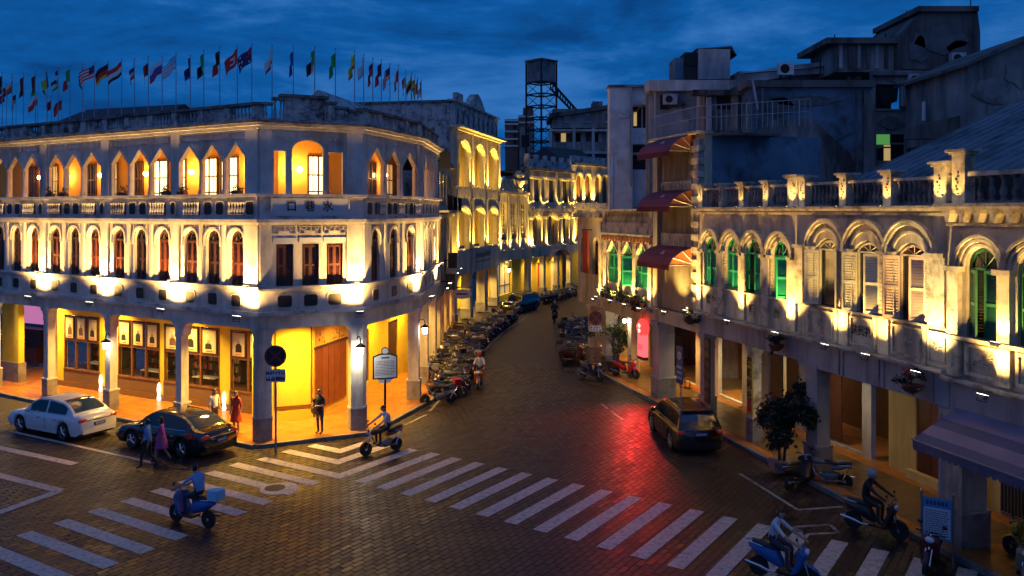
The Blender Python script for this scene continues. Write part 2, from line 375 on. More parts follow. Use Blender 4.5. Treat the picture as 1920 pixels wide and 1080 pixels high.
def text_mesh(body, size, name='lettering', ext=0.006, font_bold=False):
    c = bpy.data.curves.new(name, 'FONT'); c.body = body; c.size = size; c.extrude = ext; c.align_x = 'CENTER'; c.align_y = 'CENTER'
    c.offset = size*0.022
    o = bpy.data.objects.new(name, c); COL.objects.link(o)
    bpy.context.view_layer.update()
    me = bpy.data.meshes.new_from_object(o.evaluated_get(bpy.context.evaluated_depsgraph_get()))
    bpy.data.objects.remove(o); me.name = name
    return me
UPR = Matrix.Rotation(PI/2, 4, 'X')       # lettering laid flat -> upright, facing -y
def letters(body, size, mname, parent, mtx, name='lettering'):
    me = text_mesh(body, size, name); me.materials.clear(); me.materials.append(M[mname])
    return link(name, me, parent, mtx @ UPR)
# ================================================================ plan of the place
C1, C2, C3, C4 = (-9.695, 32.727), (-6.043, 34.532), (-4.38, 40.3), (-4.17, 47.6)
AD = (-0.8515, 0.5244)                       # along the left facade, away from the corner
SA = 20.0
A0 = (C1[0]+AD[0]*SA, C1[1]+AD[1]*SA)
C5 = (-4.20, 66.3)
RP, RQ = (5.15, 47.06), (11.9, 22.2)
RD = ((RQ[0]-RP[0])/25.76, (RQ[1]-RP[1])/25.76)
def rpt(s, off=0.0):
    """point on the right-hand building line, off metres out into the street"""
    return (RP[0]+RD[0]*s + RD[1]*off, RP[1]+RD[1]*s - RD[0]*off)
FA, LA = frame(A0, C1); FB, LB = frame(C1, C2); FC, LC = frame(C2, C3); FC2, LC2 = frame(C3, C4); FR, LR = frame(RP, RQ)
def outdist(p, a, b):
    d = Vector((b[0]-a[0], b[1]-a[1])).normalized()
    return (p[0]-a[0])*d.y - (p[1]-a[1])*d.x       # metres to the street side of a->b
LEFTP = [(A0, C1), (C1, C2), (C2, C3), (C3, C4)]
def off_line(pts, offs):
    """offset a polyline to its street side"""
    res = []
    for i, p in enumerate(pts):
        ns = []
        for j in (i-1, i):
            if 0 <= j < len(pts)-1:
                d = Vector((pts[j+1][0]-pts[j][0], pts[j+1][1]-pts[j][1])).normalized(); ns.append(Vector((d.y, -d.x)))
        n = sum(ns, Vector((0, 0))).normalized(); k = offs[i]/max(0.5, n.dot(ns[0]))
        res.append((p[0]+n.x*k, p[1]+n.y*k))
    return res

# ---------------------------------------------------------------- ground, road
mb = MB(); mb.face([(-900, -60, -0.06), (900, -60, -0.06), (900, 1500, -0.06), (-900, 1500, -0.06)])
tag(mb.build('ground', 'earth'), kind='structure')
mb = MB(); mb.face([(-60, 2, 0), (60, 2, 0), (60, 150, 0), (-60, 150, 0)])
road = tag(mb.build('road', 'joint'), kind='structure')
# far part of the street: the blocks are too small to tell apart, the material takes over
mfar = mat('far_paving', (0.030, 0.020, 0.018), 0.5, spec=0.3, var=0.3, scale=0.8, dirt=(0.02, 0.015, 0.014), dirt_amt=0.5, dscale=0.9)
def brickify(m):
    t = m.node_tree; b = t.nodes['Principled BSDF']; l = t.links.new
    br = t.nodes.new('ShaderNodeTexBrick'); br.inputs['Scale'].default_value = 1.0; br.inputs['Mortar Size'].default_value = 0.012
    br.inputs['Brick Width'].default_value = 0.4; br.inputs['Row Height'].default_value = 0.2; br.inputs['Bias'].default_value = -0.3
    br.inputs['Color1'].default_value = (1.35, 1.35, 1.35, 1); br.inputs['Color2'].default_value = (0.55, 0.55, 0.55, 1); br.inputs['Mortar'].default_value = (0.3, 0.3, 0.3, 1)
    gm = t.nodes.new('ShaderNodeNewGeometry'); mpn = t.nodes.new('ShaderNodeMapping'); mpn.inputs['Rotation'].default_value = (0, 0, math.radians(-56))
    l(gm.outputs['Position'], mpn.inputs['Vector']); l(mpn.outputs['Vector'], br.inputs['Vector'])
    src = b.inputs['Base Color'].links[0].from_socket
    mm = t.nodes.new('ShaderNodeMixRGB'); mm.blend_type = 'MULTIPLY'; mm.inputs['Fac'].default_value = 1
    l(src, mm.inputs['Color1']); l(br.outputs['Color'], mm.inputs['Color2']); l(mm.outputs['Color'], b.inputs['Base Color'])
brickify(mfar)
mb = MB(); mb.face([(-5.5, 49, 0.012), (7.5, 49, 0.012), (14, 78, 0.012), (50, 112, 0.012), (-20, 112, 0.012)])
mb.build('far_paving', mfar, road)
# paving blocks laid in courses along the crossing's stripes
ang = math.radians(33.3); d1 = Vector((math.sin(ang), math.cos(ang))); d2 = Vector((math.cos(ang), -math.sin(ang)))
BL, BW = 0.40, 0.20
rr = random.Random(3); blocks = []
for i in range(-200, 60):
    for j in range(10, 140):
        p = d2*(i*BW) + d1*(j*BL + (BL/2 if i % 2 else 0))
        x, y = p.x, p.y
        if y < 20.6 or y > 50 or abs(x) > 0.615*y+0.5: continue
        if max(outdist(p, a, b) for a, b in LEFTP) < 0.62: continue
        if outdist(p, RP, RQ) < 0.62: continue
        blocks.append((y, x))
blocks.sort()
hl, hw = BL/2-0.007, BW/2-0.007
def block_verts(zt):
    q = [(-hl, -hw), (hl, -hw), (hl, hw), (-hl, hw)]; b = 0.008
    lo = [(d1.x*a+d2.x*c, d1.y*a+d2.y*c, 0.002) for a, c in q]
    hi = [(d1.x*(a-math.copysign(b, a))+d2.x*(c-math.copysign(b, c)), d1.y*(a-math.copysign(b, a))+d2.y*(c-math.copysign(b, c)), zt) for a, c in q]
    return lo+hi
FS = [(4, 5, 6, 7), (0, 1, 5, 4), (1, 2, 6, 5), (2, 3, 7, 6), (3, 0, 4, 7)]
pm = []
for k in range(3):
    mb = MB(); mb._add(block_verts(0.012+0.002*k), FS); pm.append(mb.mesh('paving_block', 'paver'))
near = [b for b in blocks if b[0] < 23.4 and b[0] > 21.0 and abs(b[1]) < 0.605*b[0]]
near = near[:300]; ns = set(near)
for k, (y, x) in enumerate(near):
    link('paving_block', pm[k % 3], road, T(x, y, 0))
mb = MB()
for y, x in blocks:
    if (y, x) in ns: continue
    zt = 0.013+rr.uniform(-0.003, 0.003)
    tl = rr.uniform(-0.002, 0.002)
    vv = [(a+x, b+y, c+(tl if i in (4, 5) else 0)) for i, (a, b, c) in enumerate(block_verts(zt))]
    mb._add(vv, FS)
me = bpy.data.meshes.new('paving_blocks'); me.from_pydata(mb.v, [], mb.f); me.materials.append(M['paver_mass'])
tag(link('paving_blocks', me, road), kind='stuff')

# ---------------------------------------------------------------- road markings
ZM = 0.021
def stripe(p, q, wd=0.42, m='road_paint', name='crosswalk_stripe', skew=None):
    p, q = Vector(p), Vector(q); d = (q-p).normalized(); n = Vector((-d.y, d.x))*wd/2
    k = d*(skew or 0)
    mb = MB(); mb.slab([tuple(p-n-k), tuple(q-n-k), tuple(q+n+k), tuple(p+n+k)], ZM-0.003, ZM)
    return mb.build(name, m, road)
v1 = (d1.x, d1.y); v2 = Vector((math.sin(math.radians(122.4)), math.cos(math.radians(122.4))))
for k in range(18):
    p = Vector((-5.05+0.832*k, 28.2-0.610*k)); stripe(p, p+d1*(4.05+0.012*k), 0.44)
for k in range(1, 12):
    p = Vector((-9.35-0.53*k, 31.17-0.925*k)); stripe(p, p+v2*4.1, 0.44)
def vee(ap, la, lb, wd=0.42):
    ap = Vector(ap); a, b = ap-v2*la, ap+d1*lb
    na = Vector((-v2.y, v2.x))*wd; nb = Vector((-d1.y, d1.x))*wd
    if na.y < 0: na = -na
    inner = ap+(d1-v2).normalized()*wd*1.43
    mb = MB(); mb.slab([tuple(a), tuple(ap), tuple(ap-v2*wd*0+d1*wd), tuple(inner), tuple(a+d1*wd)], ZM-0.003, ZM)
    mb.slab([tuple(ap+d1*wd*1.004), tuple(b), tuple(b-v2*wd), tuple(inner)], ZM-0.003, ZM-0.0002)
    mb.build('corner_stripe', 'road_paint', road)
vee(g(637, 899), 4.1, 4.1); vee(g(634, 872), 2.9, 2.9); vee(g(638, 851), 1.7, 1.7)
stripe(g(18, 809), g(288, 869), 0.16, name='parking_line')
stripe(g(-20, 836), g(140, 871), 0.34, name='lane_line'); stripe(g(-10, 890), g(112, 921), 0.34, name='lane_arrow'); stripe(g(112, 921), g(-10, 965), 0.34, name='lane_arrow')
for a, b in (((1387, 889), (1496, 957)), ((1496, 957), (1580, 951)), ((1487, 989), (1556, 985)), ((1556, 985), (1573, 1000)), ((1573, 1000), (1510, 1003)), ((1510, 1003), (1487, 989)),
             ((1128, 758), (1140, 768)), ((1146, 772), (1168, 788)), ((895, 669), (944, 623)), ((944, 622), (989, 594)), ((760, 797), (800, 778)), ((806, 772), (893, 671))):
    stripe(g(*a), g(*b), 0.11, 'road_paint_worn', 'bay_line')

# ---------------------------------------------------------------- pavements with kerb stones
def pavement(name, pts, back, z=0.15, m='tile_floor'):
    mb = MB(); mb.slab(list(pts)+list(back), -0.03, z); o = tag(mb.build(name, m), kind='structure')
    for a, b in zip(pts[:-1], pts[1:]):
        a, b = Vector(a), Vector(b); Ln = (b-a).length; d = (b-a)/Ln; n = Vector((d.y, -d.x)); k = max(1, round(Ln/1.0))
        for i in range(k):
            p = a+d*(Ln*i/k+0.006); q = a+d*(Ln*(i+1)/k-0.006)
            mb = MB(); mb.slab([tuple(p-n*0.0), tuple(q-n*0.0), tuple(q+n*0.16), tuple(p+n*0.16)], -0.02, z+0.003)
            mb.build('kerb_stone', 'granite', o)
    return o
le = off_line([A0, C1, C2, C3, C4, C5], [0.42, 0.38, 0.38, 0.55, 0.55, 0.6])
pav_left = pavement('pavement_left', le, [(-14, 66), (-30, 66), (-36, 48)])
re_ = [rpt(-34, 0.45), rpt(-4, 0.45), rpt(34, 0.45)]
re_[0] = (8.6, 80); re_[1] = rpt(-2.2, 0.3)
pav_right = pavement('pavement_right', re_, [rpt(34, -7), rpt(10, -9), (18, 60), (16, 80)])
# floor tiles of the two arcades, laid on the slabs
def tiles(parent, F, x0, x1, y0, y1, size, m, skip=lambda x, y: False, z=0.15):
    mb = MB(); h = size/2-0.008; mb.box(-h, h, -h, h, 0.001, 0.006); me = mb.mesh('floor_tile', m); n = 0
    nx, ny = int((x1-x0)/size), int((y1-y0)/size)
    for i in range(nx):
        for j in range(ny):
            x, y = x0+(i+0.5)*size, y0+(j+0.5)*size
            if skip(x, y): continue
            link('floor_tile', me, parent, F @ T(x, y, z)); n += 1
    return n
tiles(pav_left, FA, 0.2, 20.4, 0.0, 3.2, 0.8, 'tile_floor')
tiles(pav_left, FC, 0.3, 6.2, 0.0, 2.6, 0.8, 'tile_floor')
tiles(pav_right, FR, 0.0, 25.6, 0.0, 3.1, 0.8, 'tile_floor_pale')
# drain grates and a cover in the street
def grate(c, rz, wd, ln, label):
    root = empty('drain_grate', T(c[0], c[1], 0.017) @ RZ(rz), label, 'drain grate')
    mb = MB(); mb.box(-wd/2, wd/2, -ln/2, ln/2, 0, 0.008); mb.build('frame', 'black_metal', root)
    mb = MB(); mb.box(-wd/2+0.04, wd/2-0.04, -0.02, 0.02, 0.008, 0.018); me = mb.mesh('bar', 'rust_metal')
    k = int(ln/0.09)
    for i in range(k): link('bar', me, root, T(0, -ln/2+0.05+i*(ln-0.1)/(k-1), 0))
grate(g(1402, 849), 0.27, 0.5, 0.9, 'rusty drain grate by the kerb behind the dark hatchback')
grate(g(1070, 698), 0.1, 0.5, 0.7, 'small drain grate beside the scooters parked opposite the red sign')
root = empty('manhole_cover', T(*g(524, 917), 0.02), 'round manhole cover with white paint around it on the crossing', 'manhole cover')
mb = MB(); mb.lathe([(0.62, 0), (0.62, 0.004)], n=20); mb.build('paint_patch', 'road_paint', root)
mb = MB(); mb.lathe([(0.33, 0.004), (0.33, 0.010), (0.28, 0.011), (0.28, 0.008)], (-0.16, 0.05, 0), n=18); mb.build('lid', 'rust_metal', root)
# ================================================================ shared facade pieces
_arc0 = arc
def arc(cx, zs, w, kind, rise=None, n=10):
    if kind == 'brk':                       # flat lintel with rounded bracket corners
        r = rise; h = w/2
        a = [(cx-h+r*(1-math.cos(PI/2*i/5)), zs+r*math.sin(PI/2*i/5)) for i in range(6)]
        return a + [(2*cx-p[0], p[1]) for p in reversed(a)]
    return _arc0(cx, zs, w, kind, rise, n)
BAL = None
def baluster_mesh(h=0.5, r=0.075, m='parapet'):
    mb = MB(); mb.lathe([(r*0.9, 0), (r*0.9, 0.05*h), (r*0.5, 0.10*h), (r, 0.32*h), (r*0.45, 0.62*h), (r*0.5, 0.86*h), (r*0.9, 0.92*h), (r*0.9, h)], n=7)
    return mb.mesh('baluster', m, True)
class Bld:
    """one building: an Empty at its base and parts placed by their facade frames"""
    def __init__(s, name, base, label, cat='building', group=None):
        s.root = empty(name, T(base[0], base[1], 0), label, cat, group); s.inv = T(-base[0], -base[1], 0)
    def add(s, name, mb, m, F=None, smooth=False):
        return mb.build(name, m, s.root, s.inv @ F if F is not None else s.inv, smooth)
    def put(s, name, me, F): return link(name, me, s.root, s.inv @ F)
    def node(s, name, F): 
        o = bpy.data.objects.new(name, None); COL.objects.link(o); o.parent = s.root; o.matrix_local = s.inv @ F; return o
def win_meshes(wd, h, kind='round', leaf='wood_red', rise=None, bars=4, rails=2, glassm='glass_dark', openleaf=False):
    """sash of shutters under a head: returns (head/frame mesh, leaf mesh). origin at the sill centre, y into the wall"""
    zs = h-(rise if rise is not None else (wd/2 if kind == 'round' else 0))
    fr = MB(); o = arc(0, zs, wd, kind, rise); k = 0.06
    i = arc(0, zs, wd-2*k, kind, (rise-k) if rise else None)
    if kind == 'flat': o = [(-wd/2, h), (wd/2, h)]; i = [(-wd/2+k, h-k), (wd/2-k, h-k)]
    fr.ring([(-wd/2, 0)]+o+[(wd/2, 0)], [(-wd/2+k, 0)]+i+[(wd/2-k, 0)], 0, 0.07)
    if kind != 'flat':
        fr.box(-wd/2+k, wd/2-k, 0.005, 0.065, zs-0.05, zs)
        for q in range(1, bars):
            a = PI*q/bars; L_ = (wd/2-k)
            x, z = L_*math.cos(a)*0.98, (rise if rise else wd/2-k)*math.sin(a)*0.98
            fr.tube([(0, 0.03, zs), (x, 0.03, zs+z)], 0.016, 4)
    fr.mi = 1
    fr.prism([(-wd/2+0.01, 0)]+[(p[0]*0.985, p[1]-0.005) for p in o][::1]+[(wd/2-0.01, 0)][::1], 0.055, 0.075) if False else fr.face([(-wd/2+0.01, 0.06, 0)]+[(p[0]*0.985, 0.06, p[1]-0.005) for p in o]+[(wd/2-0.01, 0.06, 0)])
    frame_me = fr.mesh('window_frame', [leaf, glassm])
    hh = (zs-0.05 if kind != 'flat' else h-k); lw = wd/2-k-0.008
    lf = MB(); s = 0.055
    lf.box(0, s, 0, 0.05, 0.01, hh); lf.box(lw-s, lw, 0, 0.05, 0.01, hh)
    for q in range(rails+1):
        z = 0.01+(hh-0.09)*q/rails; lf.box(s, lw-s, 0.002, 0.048, z, z+0.08)
    nsl = max(6, int(hh/0.085))
    for q in range(nsl):
        z = 0.07+(hh-0.12)*q/nsl
        lf._add([(s, 0.010, z), (lw-s, 0.010, z), (lw-s, 0.038, z+0.075), (s, 0.038, z+0.075)], [(0, 1, 2, 3)])
    return frame_me, lf.mesh('shutter_leaf', leaf)
def place_window(b, F, cx, zb, y, wd, meshes, leaf=True, ajar=0.0, name='window'):
    o = b.put(name, meshes[0], F @ T(cx, y, zb))
    if leaf:
        k = 0.06
        a = ajar if isinstance(ajar, tuple) else (ajar, ajar)
        link('shutter_leaf', meshes[1], o, T(-wd/2+k+0.003, -0.03, 0) @ RZ(-a[0]))
        link('shutter_leaf', meshes[1], o, T(wd/2-k-0.003, -0.03, 0) @ RZ(a[1]) @ Matrix.Diagonal((-1, 1, 1, 1)))
    return o
def mould(mb, cx, zs, wd, kind, rise, t0, t1, y0, y1, legs=0.0):
    """moulding band around an opening's head, t0..t1 metres outside its edge"""
    o = arc(cx, zs, wd+2*t1, kind, (rise+t1) if rise else None); i = arc(cx, zs, wd+2*t0, kind, (rise+t0) if rise else None)
    if legs: o = [(o[0][0], zs-legs)]+o+[(o[-1][0], zs-legs)]; i = [(i[0][0], zs-legs)]+i+[(i[-1][0], zs-legs)]
    mb.ring(o, i, y0, y1)
def fret(mb, x0, x1, z0, z1, y0, y1, t=0.03):
    """meander scroll: square spirals hanging from the top band"""
    mb.box(x0, x1, y0, y1, z1-t, z1)
    wv = (x1-x0)/4; h = z1-z0
    for k in range(4):
        a = x0+k*wv+0.02; b = a+wv-0.05; s = 1 if k % 2 == 0 else -1
        xa, xb = (a, b) if s > 0 else (b, a)
        def vb(x, za, zb_): mb.box(x-t/2, x+t/2, y0, y1, za, zb_)
        hgt = h if k in (0, 3) else h*0.62
        vb(xa, z1-hgt, z1-t); mb.box(min(xa, xb), max(xa, xb), y0+0.001, y1, z1-hgt-t, z1-hgt)
        vb(xb, z1-hgt, z1-hgt*0.42); mb.box(min(xb, (xa+xb)/2), max(xb, (xa+xb)/2), y0+0.001, y1, z1-hgt*0.42-t, z1-hgt*0.42)
def rosette(mb, cx, cz, r, y0, y1):
    for k in range(8):
        a = PI*k/4
        mb.tube([(cx+0.25*r*math.cos(a), (y0+y1)/2, cz+0.25*r*math.sin(a)), (cx+r*math.cos(a), (y0+y1)/2, cz+r*math.sin(a)*0.85)], [0.035, 0.012], 4)
    mb.ring([(cx+0.28*r*math.cos(2*PI*k/10), cz+0.28*r*math.sin(2*PI*k/10)) for k in range(11)], [(cx+0.14*r*math.cos(2*PI*k/10), cz+0.14*r*math.sin(2*PI*k/10)) for k in range(11)], y0, y1)
def profile(mb, x0, x1, steps, y_back=0.02):
    """stacked cornice courses: (z0, z1, projection)"""
    for z0, z1, pr in steps: mb.box(x0-pr*0.0, x1+pr*0.0, -pr, y_back, z0, z1)
def lipped(pts, z0, z1, pr, back=-0.3):
    """cornice course following a street polyline with mitred corners"""
    o = off_line(pts, [pr]*len(pts)); i = off_line(pts, [back]*len(pts)); mb = MB(); n = len(pts)
    vs_ = [(p[0], p[1], z0) for p in o]+[(p[0], p[1], z0) for p in i]+[(p[0], p[1], z1) for p in o]+[(p[0], p[1], z1) for p in i]
    fs = []
    for k in range(n-1):
        fs += [(k, k+1, 2*n+k+1, 2*n+k), (n+k+1, n+k, 3*n+k, 3*n+k+1), (2*n+k, 2*n+k+1, 3*n+k+1, 3*n+k), (k+1, k, n+k, n+k+1)]
    fs += [(0, 2*n, 3*n, n), (n-1, 2*n-1, 4*n-1, 3*n-1)]
    mb._add(vs_, fs); return mb
def flood(P, aim, energy, label, group, col=(1.0, 0.56, 0.145), spot=140, bracket=True, lens='lens', size=0.06, sc_=1.0):
    """floodlight fixture with its lamp; P world position, aim world direction"""
    a = Vector(aim).normalized(); mt = T(*P) @ a.to_track_quat('Z', 'Y').to_matrix().to_4x4()
    o = empty('floodlight', mt, label, 'floodlight', group)
    if 'flood' not in PROTO:
        mb = MB(); mb.box(-0.16, 0.16, -0.10, 0.10, -0.12, -0.03); mb.box(-0.10, 0.10, -0.06, 0.06, -0.18, -0.12); PROTO['flood'] = mb.mesh('housing', 'plastic_grey')
        mb = MB(); mb.box(-0.14, 0.14, -0.08, 0.08, -0.03, -0.024); PROTO['flood_l'] = mb.mesh('lens', 'lens')
        mb = MB(); mb.tube([(-0.18, 0, -0.08), (-0.18, 0, -0.24), (0.18, 0, -0.24), (0.18, 0, -0.08)], 0.014, 4); PROTO['flood_b'] = mb.mesh('bracket', 'black_metal')
    S = Matrix.Scale(sc_, 4)
    link('housing', PROTO['flood'], o, S); link('lens', PROTO['flood_l'], o, S)
    if bracket: link('bracket', PROTO['flood_b'], o, S)
    energy *= FLOOD_GAIN.get(group, 1.0)
    light('SPOT', (0, 0, 0.02), energy, col, o, size=size, spot=spot, blend=0.9, aim=(0, 0, 1), name='lamp')
    return o
PROTO = {}
FLOOD_GAIN = {'floodlights on the white building': 6.5, 'small uplights along the parapet': 9.0, 'floodlights on the right-hand houses': 7.0, 'floodlights in the far street': 6.5}
ORD = ['first', 'second', 'third', 'fourth', 'fifth', 'sixth', 'seventh', 'eighth', 'ninth', 'tenth', 'eleventh', 'twelfth', 'thirteenth', 'fourteenth', 'fifteenth',
       'sixteenth', 'seventeenth', 'eighteenth', 'nineteenth', 'twentieth']
def nth(i):
    if i < 20: return ORD[i]
    k = i+1; return '%d%s' % (k, 'th' if 10 < k % 100 < 14 else {1: 'st', 2: 'nd', 3: 'rd'}.get(k % 10, 'th'))

# ================================================================ the white corner building
lb = Bld('arcade_building', C1, 'white colonial corner building with lit arcade, three storeys and flags on its roof')
LP = [A0, C1, C2, C3, C4]
FACES = [('A', FA, LA), ('B', FB, LB), ('C', FC, LC), ('D', FC2, LC2)]
XA = lambda s: SA-s
BAYS = [(15.13+4.87*0, 0)]
colS = [0, 4.87, 9.75, 14.6, 19.45]
# --- mitred courses round the corner
for nm, z0, z1, pr, m in (('beam_course', 4.96, 5.10, 0.16, 'plaster_trim'), ('beam_course', 4.88, 4.958, 0.09, 'plaster'), ('sill_course', 5.98, 6.06, 0.16, 'plaster_trim'), ('sill_course', 5.90, 5.978, 0.09, 'plaster_trim'),
                          ('cornice_course', 8.44, 8.54, 0.10, 'plaster'), ('cornice_course', 8.542, 8.66, 0.24, 'plaster'),
                          ('rail_course', 9.53, 9.65, 0.30, 'plaster_trim'), ('cornice_course', 12.14, 12.26, 0.12, 'plaster'), ('cornice_course', 12.262, 12.36, 0.26, 'plaster_trim'), ('cornice_course', 12.362, 12.46, 0.38, 'cap_dark'),
                          ('parapet_base', 12.462, 12.56, 0.10, 'parapet')):
    lb.add(nm, lipped(LP, z0, z1, pr, -0.36 if z0 < 12.4 else -0.25), m)
# --- walls
def openA():
    res = []
    for k in range(4):
        mid = (colS[k]+colS[k+1])/2 + (0.22 if k == 0 else 0); sp = 1.37 if k == 0 else 1.52
        res += [XA(mid+d) for d in (-sp, 0, sp)]
    return sorted(res)
WINA = openA(); WINC = [1.2, 3.05, 4.9]; WIND = [2.15, 3.75, 5.35]
LOGA = []
for k in range(4):
    mid = (colS[k]+colS[k+1])/2 + (0.22 if k == 0 else 0)
    LOGA += [XA(mid+d) for d in (-1.40, 0, 1.40)]
LOGA.sort()
LOGC = [1.25, 2.98, 4.75]; LOGD = [2.1, 3.75, 5.4]
wz = dict(zb=6.06, zs=7.82, w=0.80)
def three_walls(F, Ln, x0, x1, win, log, winspec=None, logw=1.26):
    mb = MB(); wall(mb, x0, x1, 6.06, 8.44, 0.30, winspec or [(c, 0.80, 6.06, 7.82, 'round', 0.40) for c in win]); lb.add('wall', mb, 'plaster', F)
    mb = MB(); wall(mb, x0, x1, 9.65, 12.14, 0.15, log if isinstance(log[0], tuple) else [(c, logw, 9.65, 11.02, 'point', 0.62) for c in log]); lb.add('wall', mb, 'plaster', F)
three_walls(FA, LA, 0.0, LA, WINA, LOGA)
three_walls(FB, LB, 0.0, LB, None, [(0.78, 0.46, 9.65, 11.32, 'flat'), (1.86, 1.22, 9.65, 11.34, 'round', 0.42), (2.96, 0.58, 9.65, 11.32, 'flat')],
            [(0.97, 0.66, 6.06, 7.70, 'flat'), (1.97, 0.66, 6.06, 7.70, 'flat'), (2.93, 0.66, 6.06, 7.70, 'flat')])
three_walls(FC, LC, 0.0, LC, WINC, LOGC, logw=1.52)
three_walls(FC2, LC2, 0.0, LC2, WIND, LOGD, logw=1.44)
# band under the first-floor windows and the balcony band: solid walls, the shade of small recesses put on as dark plates
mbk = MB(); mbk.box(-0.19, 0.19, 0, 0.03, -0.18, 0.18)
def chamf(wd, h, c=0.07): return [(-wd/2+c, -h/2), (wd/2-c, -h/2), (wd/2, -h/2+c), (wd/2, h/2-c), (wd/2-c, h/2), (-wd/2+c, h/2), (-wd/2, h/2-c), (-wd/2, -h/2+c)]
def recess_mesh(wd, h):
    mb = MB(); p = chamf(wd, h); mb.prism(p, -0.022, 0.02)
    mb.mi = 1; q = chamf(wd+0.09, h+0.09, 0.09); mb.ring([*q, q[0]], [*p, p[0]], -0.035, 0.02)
    return mb.mesh('shade_panel', ['recess_shade', 'plaster'])
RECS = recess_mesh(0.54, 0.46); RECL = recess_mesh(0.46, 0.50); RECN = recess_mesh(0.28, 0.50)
for F, Ln, win in ((FA, LA, WINA), (FB, LB, [0.97, 1.97, 2.93]), (FC, LC, WINC), (FC2, LC2, WIND)):
    mb = MB(); mb.box(0, Ln, 0.0, 0.3, 5.10, 5.90); lb.add('band', mb, 'plaster', F)
    for c in win: lb.put('shade_panel', RECS, F @ T(c, 0, 5.48))
    mb = MB(); mb.box(0, Ln, -0.12, 0.2, 8.66, 9.53); lb.add('balcony_band', mb, 'plaster_trim', F)
bal_me = baluster_mesh(0.50, 0.07, 'plaster_trim')
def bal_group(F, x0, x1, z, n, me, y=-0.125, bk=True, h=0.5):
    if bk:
        mb = MB(); mb.box(x0-0.02, x1+0.02, y-0.012, y+0.1, z-0.02, z+h+0.02); lb.add('baluster_shade', mb, 'recess_shade', F)  # dark plate stands for the shade behind the balusters
    for i in range(n): lb.put('baluster', me, F @ T(x0+(i+0.5)*(x1-x0)/n, y-0.045, z))
for k in range(4):
    mid = XA((colS[k]+colS[k+1])/2)
    for dx in (-0.35, 0.35): lb.put('shade_panel', RECL, FA @ T(mid+dx, -0.12, 9.09))
    for s in (-1, 1): bal_group(FA, mid+s*1.35-0.5, mid+s*1.35+0.5, 8.84, 6, bal_me)
    lb.put('shade_panel', RECN if k else RECL, FA @ T(XA(colS[k])-(0.1 if k else 0.36), -0.12, 9.09))
for x, me in ((0.36, RECL), (0.95, RECN), (2.3, RECL), (2.9, RECL), (4.1, RECN), (4.7, RECL)): lb.put('shade_panel', me, FC @ T(x, -0.12, 9.09))
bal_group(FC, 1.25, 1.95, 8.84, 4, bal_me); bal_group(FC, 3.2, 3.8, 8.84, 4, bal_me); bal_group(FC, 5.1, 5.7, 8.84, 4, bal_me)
for x in (0.5, 1.6, 3.0, 4.4, 5.8, 6.8): lb.put('shade_panel', RECL, FC2 @ T(x, -0.12, 9.09))
for x in (0.1, 3.62): pass
# name board over the corner
mb = MB(); mb.box(0.44, 3.46, -0.15, -0.10, 8.80, 9.48); mb.mi = 1
mb.box(0.40, 0.46, -0.18, -0.11, 8.76, 9.51); mb.box(3.44, 3.50, -0.18, -0.11, 8.76, 9.51)
nb = lb.add('name_board', mb, ['sign_pale', 'plaster_trim'], FB)
for ch, x in (('口', 1.20), ('巷', 1.90), ('水', 2.62)): letters(ch, 0.42, 'ink', nb, T(x, -0.155, 9.14))
# first-floor windows
W80 = win_meshes(0.78, 2.14, 'round', 'wood_red', 0.39); W80d = win_meshes(0.78, 2.14, 'round', 'wood_dark', 0.39)
WB = win_meshes(0.64, 1.63, 'flat', 'wood_red'); WBd = win_meshes(0.64, 1.63, 'flat', 'wood_dark')
for F, win in ((FA, WINA), (FC, WINC), (FC2, WIND)):
    for i, c in enumerate(win):
        place_window(lb, F, c, 6.065, 0.12, 0.78, W80d if i % 3 == 1 else W80, ajar=0.0)
        mb = MB(); mould(mb, c, 7.82, 0.80, 'round', 0.40, 0.05, 0.13, -0.06, 0.02, legs=0.25); lb.add('arch_moulding', mb, 'plaster', F)
        mb = MB(); fret(mb, c-0.42, c+0.42, 8.24, 8.42, -0.03, 0.01, 0.022); lb.add('fret_ornament', mb, 'plaster_trim', F)
for i, c in enumerate((0.97, 1.97, 2.93)):
    place_window(lb, FB, c, 6.065, 0.12, 0.64, WBd if i == 1 else WB)
    mb = MB(); fret(mb, c-0.44, c+0.44, 8.12, 8.40, -0.03, 0.01, 0.035); lb.add('fret_ornament', mb, 'plaster_grey', FB)
    mb = MB(); mb.box(c-0.45, c+0.45, -0.025, 0.01, 7.76, 7.94); lb.add('lintel_panel', mb, 'sign_pale', FB)
# pilasters on the two upper storeys
pm1 = MB().box(-0.09, 0.09, -0.07, 0.03, 6.062, 8.43).mesh('pilaster', 'plaster')
pm2 = MB().box(-0.25, 0.25, -0.08, 0.02, 9.66, 12.13).mesh('pilaster', 'plaster')
pm3 = MB().box(-0.24, 0.24, -0.10, 0.03, 6.07, 8.435).mesh('pilaster', 'plaster')
for i in range(len(WINA)-1):
    c = (WINA[i]+WINA[i+1])/2; cs = SA-c
    if any(abs(cs-s) < 0.4 for s in colS):
        lb.put('pilaster', pm3, FA @ T(c, 0, 0)); lb.put('pilaster', pm2, FA @ T(c, 0, 0))
    else: lb.put('pilaster', pm1, FA @ T(c, 0, 0))
for F, win, Ln in ((FC, WINC, LC), (FC2, WIND, LC2)):
    for i in range(2): lb.put('pilaster', pm1, F @ T((win[i]+win[i+1])/2, 0, 0))
for F, x in ((FC, 5.62), (FC2, 0.6), (FC2, 6.6)):
    lb.put('pilaster', pm3, F @ T(x, -0.002, 0)); lb.put('pilaster', MB().box(-0.16, 0.16, -0.08, 0.02, 9.66, 12.13).mesh('pilaster', 'plaster'), F @ T(x+0.12, 0, 0))
